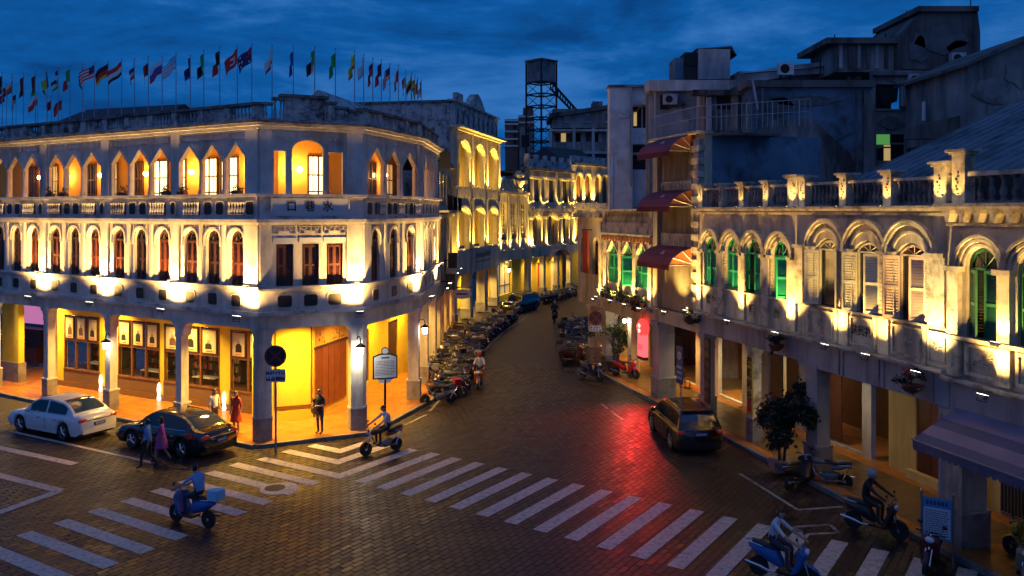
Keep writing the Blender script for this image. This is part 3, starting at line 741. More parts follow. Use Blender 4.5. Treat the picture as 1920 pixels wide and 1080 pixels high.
for x0, x1 in ((0.02, 0.46), (3.40, 4.05)):
    for z0, z1 in ((6.07, 8.435), (9.66, 12.13)): lb.add('pilaster', MB().box(x0, x1, -0.07, 0.02, z0, z1), 'plaster', FB)
lb.add('pilaster', MB().box(LA-0.80, LA-0.02, -0.07, 0.02, 6.07, 8.43), 'plaster', FA); lb.add('pilaster', MB().box(LA-0.72, LA-0.02, -0.07, 0.02, 9.66, 12.13), 'plaster', FA)
lb.add('pilaster', MB().box(0.02, 0.66, -0.07, 0.02, 6.07, 8.43), 'plaster', FC)
# moulded heads and panels over the pointed openings, slim columns between them
hd = MB()
hd.ring([(-0.67, 11.02), (0, 11.74), (0.67, 11.02)], [(-0.60, 11.02), (0, 11.645), (0.60, 11.02)], -0.06, 0.02); HDM = hd.mesh('pointed_moulding', 'plaster')
slim = MB(); slim.lathe([(0.10, 9.65), (0.10, 9.8), (0.07, 9.84), (0.06, 10.9), (0.09, 10.96), (0.10, 11.02)], n=8); SLIM = slim.mesh('slim_column', 'plaster', True)
for F, log, k in ((FA, LOGA, 1.0), (FC, LOGC, 1.22), (FC2, LOGD, 1.14)):
    for i, c in enumerate(log):
        lb.put('pointed_moulding', HDM, F @ T(c, 0, 0) @ Matrix.Diagonal((k, 1, 1, 1)))
        if i % 3 < 2: lb.put('slim_column', SLIM, F @ T((c+log[i+1])/2, -0.03, 0))
        mb = MB(); mb.box(c-0.5*k, c+0.5*k, -0.03, 0.01, 11.80, 11.84); mb.box(c-0.5*k, c+0.5*k, -0.03, 0.01, 12.04, 12.08)
        mb.box(c-0.5*k-0.04, c-0.5*k, -0.03, 0.01, 11.80, 12.08); mb.box(c+0.5*k, c+0.5*k+0.04, -0.03, 0.01, 11.80, 12.08); lb.add('frieze_frame', mb, 'plaster_trim', F)
for x in (1.12, 2.57): lb.put('slim_column', SLIM, FB @ T(x, 0.10, 0) @ Matrix.Diagonal((1.1, 1.1, 1.0, 1)))
mb = MB(); mould(mb, 1.86, 11.34, 1.22, 'round', 0.42, 0.02, 0.10, -0.06, 0.01); lb.add('arch_moulding', mb, 'plaster', FB)
for x in (0.86, 2.98):
    mb = MB(); rosette(mb, x, 11.76, 0.26, -0.04, 0.0); lb.add('bird_relief', mb, 'plaster', FB)
# --- loggia behind the pointed openings, with its floor, ceiling and back wall
back = off_line(LP, [-2.0]*5)
slabp = lambda z0, z1, a, b: MB().slab(off_line(LP, [a]*5)+off_line(LP, [b]*5)[::-1], z0, z1)
lb.add('loggia_floor', slabp(8.99, 9.06, -0.22, -2.3), 'tile_floor_pale'); lb.add('loggia_ceiling', slabp(11.98, 12.06, -0.30, -2.3), 'loggia_orange')
BF = [frame(back[i], back[i+1]) for i in range(4)]
for (F, Ln) in BF:
    lb.add('loggia_wall', MB().box(-9 if F is BF[0][0] else 0, Ln, 0.0, 0.2, 9.06, 11.98), 'loggia_orange', F)
def french_door(F, x, wd, h, lit, z=9.065):
    mb = MB(); k = 0.07
    for a, b in ((-wd/2, -wd/2+k), (-k/2, k/2), (wd/2-k, wd/2)): mb.box(a, b, -0.07, -0.001, 0, h)
    for zz in (0, 0.7, h*0.62, h-k): mb.box(-wd/2+k, wd/2-k, -0.065, -0.002, zz, zz+0.06)
    for s in (-1, 1):
        mb.box(s*wd/4-0.012, s*wd/4+0.012, -0.05, -0.003, 0.76, h-k)
    o = lb.add('door', mb, 'wood_dark', F @ T(x, 0, z))
    mb = MB(); mb.box(-wd/2+k, wd/2-k, -0.035, -0.03, 0.05, h-k); mb.build('pane', lit, o)
    return o
FbA, LbA = BF[0]
for s, wd, lit in ((3.9, 1.1, 'lit_window'), (2.6, 1.1, 'lit_window'), (5.9, 0.9, 'lit_window'), (7.3, 1.2, 'lit_window'), (8.9, 0.8, 'glass_dark'), (12.6, 0.9, 'glass_dark'), (10.9, 0.9, 'lit_window_dim'), (15.9, 1.0, 'lit_window_dim'), (17.6, 0.9, 'glass_dark')):
    french_door(FbA, LbA-s-0.3, wd, 2.25, lit)
FbB, LbB = BF[1]; french_door(FbB, LbB-0.45, 0.9, 2.25, 'lit_window')
FbC, LbC = BF[2]
for x, lit in ((1.9, 'lit_window_dim'), (4.1, 'glass_dark'), (6.0, 'lit_window_dim')): french_door(FbC, x, 0.95, 2.25, lit)
mb = MB(); mb.tube([(0.2, -0.1, 11.2), (1.4, -0.3, 11.25)], 0.012, 4)
# loggia wall lamps
def wall_lamp(b, F, x, z, energy, col=(1, 0.47, 0.09), r=0.11):
    energy *= 2.4
    o = b.node('wall_lamp', F @ T(x, 0, z))
    MB().tube([(0, 0.01, 0.12), (0, -0.16, 0.16), (0, -0.2, 0.08)], 0.015, 5).build('arm', 'black_metal', o)
    MB().sphere((0, -0.2, 0), r, 8, 6).build('globe', 'bulb', o, smooth=True)
    light('POINT', (0, -0.42, 0.0), energy, col, o, size=0.1, name='lamp')
for s, en in ((1.3, 60), (4.9, 60), (8.1, 48), (11.6, 34), (14.4, 34), (16.8, 34)): wall_lamp(lb, FbA, LbA-s-0.3, 10.7, en)
wall_lamp(lb, FbB, 0.35, 10.7, 42); wall_lamp(lb, FbB, LbB-1.25, 10.7, 30); wall_lamp(lb, FbC, 3.0, 10.7, 40); wall_lamp(lb, FbC, 5.2, 10.7, 30)
# --- ground floor: columns, beams with rounded brackets
def column(b, F, x, y, wd, z1, m='plaster', m2='plinth', zp=1.0, d=None):
    h = wd/2; d = (d or wd)/2; o = b.node('column', F @ T(x, y, 0))
    MB().box(-h-0.06, h+0.06, -d-0.06, d+0.06, 0.13, zp).build('plinth', m2, o)
    mb = MB(); mb.box(-h-0.08, h+0.08, -d-0.08, d+0.08, zp, zp+0.07); mb.box(-h, h, -d, d, zp+0.07, z1-0.28)
    mb.box(-h-0.03, h+0.03, -d-0.03, d+0.03, z1-0.62, z1-0.56); mb.build('shaft', m, o)
    mb = MB(); mb.box(-h-0.04, h+0.04, -d-0.04, d+0.04, z1-0.28, z1-0.16); mb.box(-h-0.09, h+0.09, -d-0.09, d+0.09, z1-0.16, z1); mb.build('capital', m, o)
    return o
for s in colS[1:]: column(lb, FA, XA(s), 0.24, 0.36, 4.42)
column(lb, FC2, 0.0, 0.25, 0.50, 4.42); column(lb, FC2, 3.6, 0.25, 0.42, 4.42); column(lb, FC2, 7.0, 0.25, 0.42, 4.42)
def corner_column(P, F1, l1, F2, l2, zt=4.42):
    """pier wrapped round a bend of the facade"""
    a = F1 @ Vector((l1[0], 0.0, 0)); b = Vector((P[0], P[1], 0)); c = F2 @ Vector((l2, 0.0, 0))
    a2 = F1 @ Vector((l1[0], 0.42, 0)); c2 = F2 @ Vector((l2, 0.42, 0))
    o = lb.node('corner_column', Matrix.Identity(4)); pts = [(v_.x, v_.y) for v_ in (a, b, c, c2, a2)]
    cx = sum(p[0] for p in pts)/5; cy_ = sum(p[1] for p in pts)/5
    ex = lambda k: [(cx+(p[0]-cx)*k, cy_+(p[1]-cy_)*k) for p in pts]
    MB().slab(ex(1.07), 0.13, 1.0).build('plinth', 'plinth', o)
    mb = MB(); mb.slab(ex(1.12), 1.0, 1.07); mb.slab(ex(1.0), 1.07, zt-0.28); mb.slab(ex(1.04), zt-0.66, zt-0.6); mb.build('shaft', 'plaster', o)
    mb = MB(); mb.slab(ex(1.06), zt-0.28, zt-0.16); mb.slab(ex(1.14), zt-0.16, zt); mb.build('capital', 'plaster', o)
corner_column(C1, FA, (LA-0.34,), FB, 0.48); corner_column(C2, FB, (LB-0.48,), FC, 0.34)
def beam(F, x0, x1, ops, zt=4.88):
    mb = MB(); wall(mb, x0, x1, 3.86, zt, 0.40, [(c, w_, 3.86, 4.02, 'brk', 0.40) for c, w_ in ops], y0=0.05); lb.add('beam', mb, 'plaster', F)
beam(FA, 0.2, LA, [(XA((colS[k]+colS[k+1])/2), colS[k+1]-colS[k]-(0.40 if k else 0.62)) for k in range(4)])
beam(FB, 0.02, LB-0.02, [(LB/2, LB-0.98)])
mb = MB(); mb.box(0.0, LC, 0.05, 0.45, 4.30, 4.88); lb.add('beam', mb, 'plaster', FC)
mb = MB(); mb.box(0.05, LC2, 0.05, 0.45, 4.30, 4.88); lb.add('beam', mb, 'plaster', FC2)
lb.add('arcade_ceiling', slabp(4.70, 4.78, -0.30, -5.6), 'arcade_yellow')
# --- arcade back walls
SB0, SB1, SB2, SB3 = (-24.3, 44.05), (-10.2, 36.55), (-10.25, 35.75), (-8.49, 36.45)
FK, LK = frame(SB0, SB1)
def xk(u):
    k = (u-960)/FPX; d = (FK[0][0], FK[1][0]); return (k*SB0[1]-SB0[0])/(d[0]-k*d[1])
def zk(u, v): return EYE-(v-HV)*(SB0[1]+xk(u)*FK[1][0])/FPX
wins = [(121, 187), (222, 300), (308, 412), (432, 500)]
ops = []
for a, b in wins: ops.append(((xk(a)+xk(b))/2, xk(b)-xk(a), 1.05, 3.75, 'flat'))
mb = MB(); wall(mb, 1.3, LK, 0.15, 4.7, 0.18, ops); lb.add('shop_wall', mb, 'arcade_yellow', FK)
lb.add('skirting', MB().box(1.3, LK, -0.05, 0.02, 0.15, 0.42), 'tile_floor_pale', FK)
paperm = ['paper', 'ink', 'wood_dark', 'cl_khaki']
rp = random.Random(11)
for wi, (a, b) in enumerate(wins):
    x0, x1 = xk(a), xk(b); n = 3 if wi < 3 else 2
    o = lb.node('shop_window', FK @ T(0, 0, 0)); cw = (x1-x0)/n
    mb = MB()
    for k in range(n+1): mb.box(max(x0, x0+k*cw-0.05), min(x1, x0+k*cw+0.05), -0.02, 0.10, 1.05, 3.75)
    mb.box(x0, x1, -0.03, 0.09, 2.45, 2.53); mb.box(x0, x1, -0.06, 0.14, 1.0, 1.08); mb.build('mullions', 'wood_brown', o)
    MB().box(x0, x1, 0.05, 0.055, 1.08, 3.75).build('pane', 'glass_clear', o)
    mb = MB(); mb.box(x0-0.03, x1+0.03, -0.03, 0.02, 0.42, 1.0); mb.build('brick_dado', 'brick_dado', o)
    # portraits hung in the upper lights
    for k in range(n):
        pc = x0+(k+0.5)*cw; pw = cw*0.80
        fr = empty('framed_portrait', T(*((FK @ Vector((pc, -0.03, 3.12)))[:])) @ FK.to_3x3().to_4x4(),
                   'cream portrait print in dark frame, %s from the far end of the arcade wall' % nth(sum(3 for _ in range(wi))+k), 'picture', 'portraits along the arcade')
        mb = MB(); mb.ring([(-pw/2, -0.56), (pw/2, -0.56), (pw/2, 0.56), (-pw/2, 0.56), (-pw/2, -0.56)], [(-pw/2+0.05, -0.51), (pw/2-0.05, -0.51), (pw/2-0.05, 0.51), (-pw/2+0.05, 0.51), (-pw/2+0.05, -0.51)], -0.04, 0); mb.build('frame', 'wood_dark', fr)
        mb = MB(); mb.box(-pw/2+0.05, pw/2-0.05, -0.02, -0.015, -0.51, 0.51)
        dk = rp.choice((1, 1, 2, 3))
        mb.mi = 2; mb.box(-pw/2+0.12, pw/2-0.12, -0.024, -0.0205, -0.36, 0.40)
        mb.mi = 1; hx = rp.uniform(-0.06, 0.06); tall = rp.uniform(0.3, 0.55)
        mb.prism([(hx-pw*0.22, -0.34), (hx+pw*0.22, -0.34), (hx+pw*0.20, -0.34+tall*0.6), (hx+0.06, -0.34+tall*0.8), (hx-0.06, -0.34+tall*0.8), (hx-pw*0.20, -0.34+tall*0.6)], -0.028, -0.0245)
        mb.mi = 3; mb.lathe([(0.08, -0.029), (0.08, -0.0246)], (hx, 0, -0.34+tall*0.8+0.05), 10, 'y')
        mb.mi = 4; mb.box(-pw*0.2, pw*0.2, -0.026, -0.0206, -0.46, -0.42)
        mb.build('print', ['paper', 'ink' if dk == 1 else 'wood_brown', 'shutter_cream', 'skin', 'f_red'], fr)
    # room behind the glass
    lb.add('shop_room', MB().box(x0-0.1, x1+0.1, 1.9, 2.0, 0.2, 3.9), 'wood_brown', FK)
mb = MB(); mb.box(1.3, LK-0.3, 0.2, 2.0, 0.90, 0.98); lb.add('room_floor', mb, 'wood_brown', FK)
mb = MB(); mb.box(1.3, LK-0.3, 0.2, 2.1, 3.9, 3.98); lb.add('room_ceiling', mb, 'arcade_yellow', FK)
# furniture and goods seen through the shop windows
rs = random.Random(5)
for wi, (a, b) in enumerate(wins):
    x0, x1 = xk(a), xk(b)
    o = empty('display_shelf', FK @ T((x0+x1)/2, 1.55, 0.98), 'dark wooden display shelf of goods behind the %s shop window from the far end' % nth(wi), 'shelf', 'shelves in the shop')
    wd = (x1-x0)-0.3; mb = MB()
    for k in range(4): mb.box(-wd/2, wd/2, -0.15, 0.15, 0.05+k*0.42, 0.09+k*0.42)
    for k in range(4): mb.box(-wd/2+k*wd/3-0.03, -wd/2+k*wd/3+0.03, -0.155, 0.155, 0, 1.4)
    mb.build('shelf_frame', 'wood_dark', o)
    mb = MB()
    for k in range(3):
        x = -wd/2+0.08
        while x < wd/2-0.15:
            ww = rs.uniform(0.05, 0.16); mb.mi = rs.randrange(5)
            if rs.random() < 0.75: mb.box(x, x+ww*0.85, -0.1, 0.1, 0.09+k*0.42, 0.09+k*0.42+rs.uniform(0.12, 0.32))
            x += ww
    tag(mb.build('goods', ['paper', 'f_red', 'wood_brown', 'wood_panel', 'cl_khaki'], o), kind='stuff')
    o2 = empty('shop_table', FK @ T((x0+x1)/2+0.2, 0.75, 0.98), 'low table with white top behind the %s shop window from the far end' % nth(wi), 'table', 'tables in the shop')
    MB().box(-0.7, 0.7, -0.28, 0.28, 0.30, 0.34).build('table_top', 'sc_white', o2)
    for sx in (-0.6, 0.6):
        for sy in (-0.2, 0.2): MB().box(sx-0.03, sx+0.03, sy-0.03, sy+0.03, 0, 0.3).build('leg', 'wood_dark', o2)
    lm = light('AREA', (0, 0, 0), 22, (1, 0.66, 0.25), size=(wd*0.7, 0.8), aim=(0, 0, -1), name='shop_fill'); lm.location = FK @ Vector(((x0+x1)/2, 1.0, 3.82))  # fill light added without a fixture to brighten the shop room
# end pier of the arcade and the far passage at the left
lb.add('passage_wall', MB().box(-2.35, -0.95, -0.6, -0.3, 0.15, 4.7), 'arcade_yellow', FK)
lb.add('passage_wall', MB().box(-2.42, -0.88, -0.66, -0.24, 0.15, 1.15), 'plinth', FK)
mb = MB(); mb.box(0.9, 1.3, -0.1, 0.3, 0.15, 4.7); lb.add('white_pier', mb, 'white_paint', FK)
# panel wall behind the corner
FP, LPn = frame(SB2, SB3)
mb = MB(); mb.box(-0.6, LPn, 0, 0.2, 0.15, 4.7); lb.add('corner_wall', mb, 'arcade_yellow', FP)
mb = MB(); mb.box(0.32, LPn-0.10, -0.03, 0.0, 0.75, 4.25); o = lb.add('yellow_board', mb, 'arcade_yellow', FP)
mb = MB(); mb.ring([(0.28, 0.70), (LPn-0.06, 0.70), (LPn-0.06, 4.3), (0.28, 4.3), (0.28, 0.70)], [(0.34, 0.76), (LPn-0.12, 0.76), (LPn-0.12, 4.24), (0.34, 4.24), (0.34, 0.76)], -0.07, 0); mb.build('board_frame', 'wood_brown', o)
lb.add('skirting', MB().box(-0.6, LPn+0.03, -0.05, 0.02, 0.15, 0.55), 'arcade_yellow', FP)
FW, LW = frame(SB3, (SB3[0]+3.1, SB3[1]+12.4))
mb = MB(); wall(mb, 0, LW, 0.15, 4.7, 0.2, [(5.2, 1.3, 0.6, 3.2, 'flat'), (9.0, 1.3, 0.6, 3.2, 'flat')]); lb.add('side_wall', mb, 'arcade_yellow', FW)
o = lb.node('folding_screen', FW)
for k in range(5):
    MB().box(0.12+k*0.62, 0.70+k*0.62, -0.05, -0.005, 0.45, 3.05).build('screen_panel', 'wood_panel', o)
MB().box(0.05, 3.3, -0.08, -0.001, 3.05, 3.15).build('screen_rail', 'wood_dark', o)
MB().box(0.08, 3.25, -0.03, -0.002, 3.16, 4.35).build('mural', 'loggia_orange', o)
mb = MB(); rm = random.Random(9)
for k in range(46):
    x = 0.25+2.8*rm.random(); z = 3.25+0.9*rm.random()**1.6
    mb.lathe([(0.02+0.05*rm.random(), -0.035), (0.02, -0.031)], (x, 0, z), 6, 'y')
mb.build('mural_figures', 'wood_brown', o)
for x in (5.2, 9.0): lb.add('side_window', MB().box(x-0.6, x+0.6, 0.05, 0.1, 0.65, 3.15), 'wood_dark', FW)
# recessed ceiling lamps of the arcade
def ceil_lamp(b, P, energy, label=None, col=(1.0, 0.56, 0.09), z=4.69, size=0.5):
    o = bpy.data.objects.new('ceiling_lamp', None); COL.objects.link(o); o.parent = b.root; o.matrix_local = b.inv @ T(P[0], P[1], z)
    MB().lathe([(0.20, -0.05), (0.20, 0.0)], n=12).build('housing', 'grey_metal', o); MB().lathe([(0.15, -0.056), (0.15, -0.051)], n=12).build('diffuser', 'bulb', o)
    light('AREA', (0, 0, -0.09), energy, col, o, size=size, aim=(0, 0, -1), name='lamp').data.spread = math.radians(130)
for s in (2.4, 7.3, 12.2, 17.2):
    for y in (1.25,): ceil_lamp(lb, FA @ Vector((XA(s), y, 0)), 430)
ceil_lamp(lb, (-8.6, 34.9), 480); ceil_lamp(lb, FC @ Vector((2.6, 1.3, 0)), 230); ceil_lamp(lb, FC2 @ Vector((1.5, 1.4, 0)), 260); ceil_lamp(lb, FC2 @ Vector((5.4, 1.4, 0)), 260)
# --- parapet: posts, baluster bays and relief panels, coping
par_me = baluster_mesh(0.46, 0.075, 'parapet')
def parapet(F, x0, x1, cells, z=12.56, skip=()):
    n = len(cells); cw = (x1-x0)/n
    for k in range(n+1): lb.add('parapet_post', MB().box(x0+k*cw-0.17, x0+k*cw+0.17, -0.05, 0.27, z, z+0.50), 'parapet', F)
    for k, c in enumerate(cells):
        a, b = x0+k*cw+0.17, x0+(k+1)*cw-0.17
        if c == 'b':
            m_ = max(3, round((b-a)/0.2))
            for i in range(m_): lb.put('baluster', par_me, F @ T(a+(i+0.5)*(b-a)/m_, 0.10, z+0.02))
        elif c == 'p':
            lb.add('parapet_panel', MB().box(a, b, 0.03, 0.2, z, z+0.5), 'parapet', F)
            mb = MB(); rosette(mb, (a+b)/2, z+0.25, 0.3, 0.0, 0.035); lb.add('panel_relief', mb, 'parapet', F)
            mb = MB(); mb.ring([(a+.06, z+.05), (b-.06, z+.05), (b-.06, z+.45), (a+.06, z+.45), (a+.06, z+.05)], [(a+.1, z+.09), (b-.1, z+.09), (b-.1, z+.41), (a+.1, z+.41), (a+.1, z+.09)], 0.0, 0.04); lb.add('panel_frame', mb, 'parapet', F)
parapet(FA, XA(19.45), XA(0.0)-0.2, ['b', 'p', 'b', 'b', 'p', 'b', 'b', 'p', 'b', 'b', 'p', 'b'])
parapet(FC, 0.2, LC-0.1, ['p', 'b', 'p', 'b']); parapet(FC2, 0.4, LC2-0.1, ['b', 'p', 'b', 'p'])
for F, a, b in ((FA, 0, LA+0.0), (FC, 0.05, LC), (FC2, 0.05, LC2)): lb.add('coping', MB().box(a, b, -0.12, 0.34, 13.06, 13.17), 'cap_dark', F)
# stepped crest over the corner
for x0, x1, zt, nb_ in ((0.02, 0.5, 13.08, 1), (0.5, 0.95, 13.30, 2), (2.55, 3.0, 13.24, 2), (3.0, 3.5, 13.06, 2), (3.5, 4.05, 12.98, 0)):
    for i in range(nb_): lb.put('baluster', par_me, FB @ T(x0+(i+0.5)*(x1-x0)/nb_, 0.1, 12.56) @ Matrix.Diagonal((1, 1, (zt-12.56)/0.46, 1)))
    if nb_ == 0: lb.add('parapet_panel', MB().box(x0, x1, 0.03, 0.2, 12.56, zt), 'parapet', FB)
    lb.add('coping', MB().box(x0, x1+0.02, -0.10, 0.3, zt, zt+0.09), 'cap_dark', FB)
for x in (0.98, 1.32): pass
lb.add('parapet_panel', MB().box(0.95, 2.55, 0.0, 0.24, 12.56, 13.42), 'parapet', FB)
mb = MB(); rosette(mb, 1.86, 13.0, 0.36, -0.04, 0.0); mb.box(1.24, 1.30, -0.03, 0.01, 12.6, 13.4); mb.box(2.42, 2.48, -0.03, 0.01, 12.6, 13.4); lb.add('panel_relief', mb, 'parapet', FB)
lb.add('coping', MB().box(0.78, 2.68, -0.12, 0.36, 13.42, 13.53), 'cap_dark', FB)
# roof slab, hip roof behind the crest
lb.add('roof_slab', MB().slab(off_line(LP, [-0.3]*5)+[(-14.5, 52), (-32, 52)], 12.30, 12.42), 'tile_roof')
def gable(b, P, Q, wd, z0, z1, m='tile_roof', ends='parapet', name='roof'):
    F, Ln = frame(P, Q); mb = MB(); h = wd/2
    mb._add([(0, -h, z0), (Ln, -h, z0), (Ln, h, z0), (0, h, z0), (0, 0, z1), (Ln, 0, z1)], [(0, 1, 5, 4), (2, 3, 4, 5), (0, 4, 3), (1, 2, 5), (0, 3, 2, 1)])
    return b.add(name, mb, m, F)
gable(lb, (-8.25, 36.3), (-8.25+1.5, 44.5), 4.2, 12.42, 14.15, 'parapet')
mb = MB(); P = (-8.3, 37.0)
lb.add('rear_roof', MB()._add and MB().slab([(-27, 48.5), (-20, 46.2), (-17, 50), (-24, 52.5)], 12.4, 13.9), 'concrete_light')
gable(lb, (-25.2, 50.6), (-18.4, 48.0), 5.0, 13.9, 15.0, 'tile_roof')
# --- floodlights on the ledge, one pair at each column axis
fl = []
for k, s in enumerate(colS[:4]):
    nm = ['corner pier', 'first arcade column left of the corner', 'second arcade column left of the corner', 'third arcade column left of the corner'][k]
    x = XA(s) if k else LA-0.35
    P = FA @ Vector((x, -0.78, 5.05)); Fn = FA.to_3x3()
    flood(P, Fn @ Vector((0, 0.20, 1)), 520, 'lower floodlight on the ledge above the %s' % nm, 'floodlights on the white building')
    P = FA @ Vector((x, -0.34, 6.16)); flood(P, Fn @ Vector((0, 0.16, 1)), 75, 'upper floodlight on the window sill above the %s' % nm, 'floodlights on the white building', sc_=0.7, bracket=False)
for F, x, nm in ((FB, LB-0.35, 'second corner pier'), (FC, 5.62, 'first side street column'), (FC2, 6.6, 'last side street column')):
    Fn = F.to_3x3()
    flood(F @ Vector((x, -0.78, 5.05)), Fn @ Vector((0, 0.20, 1)), 480, 'lower floodlight on the ledge above the %s' % nm, 'floodlights on the white building')
    flood(F @ Vector((x, -0.34, 6.16)), Fn @ Vector((0, 0.16, 1)), 75, 'upper floodlight on the window sill above the %s' % nm, 'floodlights on the white building', sc_=0.7, bracket=False)
# ================================================================ the row of shophouses on the right
def RF(x, y, z): return FR @ Vector((x, y, z))
RN = FR.to_3x3()
GOLD = (1.0, 0.59, 0.145)
DEPTH = 3.0
def post(b, x, wd, z0, z1, m='trim_right', cap=0.12, d=0.3, marks=True, seed=0, lit=True, lab=None, en=16):
    o = b.node('parapet_post', FR @ T(x, 0, 0))
    MB().box(-wd/2, wd/2, -0.04, d, z0, z1-0.14).build('shaft', m, o)
    mb = MB(); mb.box(-wd/2-cap*0.5, wd/2+cap*0.5, -0.04-cap*0.5, d+cap*0.5, z1-0.14, z1-0.07); mb.box(-wd/2-cap, wd/2+cap, -0.04-cap, d+cap, z1-0.07, z1); mb.build('cap', m, o)
    if marks:
        mb = MB(); rm = random.Random(seed)
        for k in range(7):
            zz = z0+0.25+k*0.09; xx = rm.uniform(-wd*0.2, wd*0.2)
            mb.box(xx-0.03, xx+rm.uniform(0.01, 0.05), -0.05, -0.041, zz, zz+rm.uniform(0.03, 0.07))
        mb.build('carved_mark', 'ink', o)
    if lit:
        P = RF(x, -0.30, z0+0.02)
        flood(P, RN @ Vector((0, 0.30, 1)), en, lab, 'small uplights along the parapet', GOLD, spot=80, sc_=0.45, bracket=False, size=0.03)
def balus(b, x0, x1, z, h, me, y=0.12, sp=0.2):
    n = max(1, round((x1-x0)/sp))
    for i in range(n): b.put('baluster', me, FR @ T(x0+(i+0.5)*(x1-x0)/n, y, z))
def arcade_room(b, x0, x1, m='plaster_grey', ztop=3.75, back=None):
    """ceiling and back wall of the covered walk in front of the shops"""
    b.add('arcade_ceiling', MB().box(x0, x1, 0.3, DEPTH+0.1, ztop+0.02, ztop+0.1), 'plaster_cream', FR)
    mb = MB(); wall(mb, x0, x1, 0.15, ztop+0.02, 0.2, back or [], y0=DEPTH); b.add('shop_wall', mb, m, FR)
def pier(b, x, wd, zt, m='plaster_grey', zp=1.05, y=0.30, d=0.6, m2='plinth'): return column(b, FR, x, y, wd, zt, m, m2, zp, d)

# ---- building with green shutters and round arches
jb = Bld('green_shutter_shophouse', rpt(11), 'cream shophouse with four green shuttered round arch windows and lit parapet posts')
X0, X1 = 10.95, 18.1
GW = [12.0, 13.72, 15.32, 17.08]
mb = MB(); wall(mb, X0, X1, 5.86, 8.98, 0.35, [(c, 1.00, 5.86, 7.40, 'round', 0.50) for c in GW]); jb.add('wall', mb, 'plaster_right', FR)
Wg = win_meshes(0.98, 2.02, 'round', 'shutter_green', 0.49)
for i, c in enumerate(GW):
    place_window(jb, FR, c, 5.865, 0.06, 0.98, Wg, ajar=[(0.15, 0.0), (0.0, 0.1), (0.9, 0.05), (0.0, 0.75)][i])
    for t0, t1, pr in ((0.02, 0.12, 0.05), (0.16, 0.24, 0.10), (0.27, 0.38, 0.16)):
        mb = MB(); mould(mb, c, 7.40, 1.00, 'round', 0.50, t0, t1, -pr, 0.01, legs=0.02); jb.add('arch_moulding', mb, 'trim_right', FR)
    for s in (-1, 1):
        mb = MB(); mb.box(c+s*0.63-0.12, c+s*0.63+0.12, -0.14, 0.01, 7.25, 7.375); jb.add('impost', mb, 'trim_right', FR)
        mb = MB()
        for k in range(11): mb.box(c+s*0.57-0.05, c+s*0.57+0.05, -0.07, 0.01, 5.93+k*0.12, 5.93+k*0.12+0.10)
        jb.add('quoin_strip', mb, 'trim_right', FR)
for x, w_ in ((11.05, 0.36), (12.88, 0.40), (14.53, 0.40), (16.2, 0.42), (17.86, 0.5)): jb.add('pilaster', MB().box(x-w_/2, x+w_/2, -0.10, 0.02, 4.80, 7.28), 'trim_right', FR)
mb = MB(); mb.box(X0, X1, 0.0, 0.35, 4.72, 5.80); jb.add('band', mb, 'plaster_right', FR)
jb.add('sill_course', MB().box(X0, X1, -0.08, 0.3, 5.80, 5.86), 'trim_right', FR)
for chs, xs in (('號堂益', (11.75, 12.22, 12.62)), ('順', (15.15,)), ('廣', (16.85,))):
    for ch, x in zip(chs, xs):
        nbp = jb.add('carved_panel', MB().box(x-0.19, x+0.19, -0.02, 0.0, 5.02, 5.52), 'trim_right', FR); letters(ch, 0.36, 'ink', nbp, T(x, -0.022, 5.26))
mb = MB(); profile(mb, X0, X1, [(4.56, 4.64, 0.10), (4.642, 4.72, 0.26)]); jb.add('ledge', mb, 'trim_right', FR)
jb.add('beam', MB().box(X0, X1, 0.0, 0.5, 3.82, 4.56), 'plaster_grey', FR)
mb = MB(); profile(mb, X0, X1, [(8.86, 8.94, 0.08), (8.982, 9.06, 0.18), (9.062, 9.14, 0.28)], 0.33); jb.add('cornice', mb, 'trim_right', FR)
bal_r = baluster_mesh(0.66, 0.085, 'cap_dark')
PJ = [11.1, 12.82, 14.42, 16.15, 17.86]
for i, x in enumerate(PJ):
    post(jb, x, 0.34 if i < 4 else 0.60, 9.14, 10.12 if i < 4 else 10.26, seed=i, lit=i != 1, en=8 if i < 4 else 14, lab='small uplight at the foot of the %s parapet post of the green shuttered house' % nth(i))
    if i < 4: balus(jb, x+0.25, PJ[i+1]-(0.25 if i < 3 else 0.4), 9.20, 0.6, bal_r)
jb.add('handrail', MB().box(X0, X1, 0.02, 0.24, 9.86, 9.95), 'trim_right', FR); jb.add('parapet_base', MB().box(X0, X1, 0.0, 0.3, 9.142, 9.20), 'cap_dark', FR)
arcade_room(jb, X0, X1, 'plaster_grey', 3.75, [(12.6, 2.2, 0.3, 3.1, 'flat'), (16.6, 2.0, 0.2, 3.3, 'flat')])
jb.add('room_wall', MB().box(X0, X1, 5.4, 5.5, 0.15, 3.8), 'wood_brown', FR)
for x, m_ in ((12.0, 'wood_dark'), (13.2, 'wood_red'), (15.9, 'wood_dark')): jb.add('door_leaf', MB().box(x-0.45, x+0.45, DEPTH+0.05, DEPTH+0.1, 0.3, 3.05), m_, FR)
pier(jb, 11.1, 0.46, 3.80, d=0.45); pier(jb, 14.85, 0.36, 3.80, 'trim_right', d=0.34); pier(jb, 18.85, 0.62, 3.80, d=0.5)
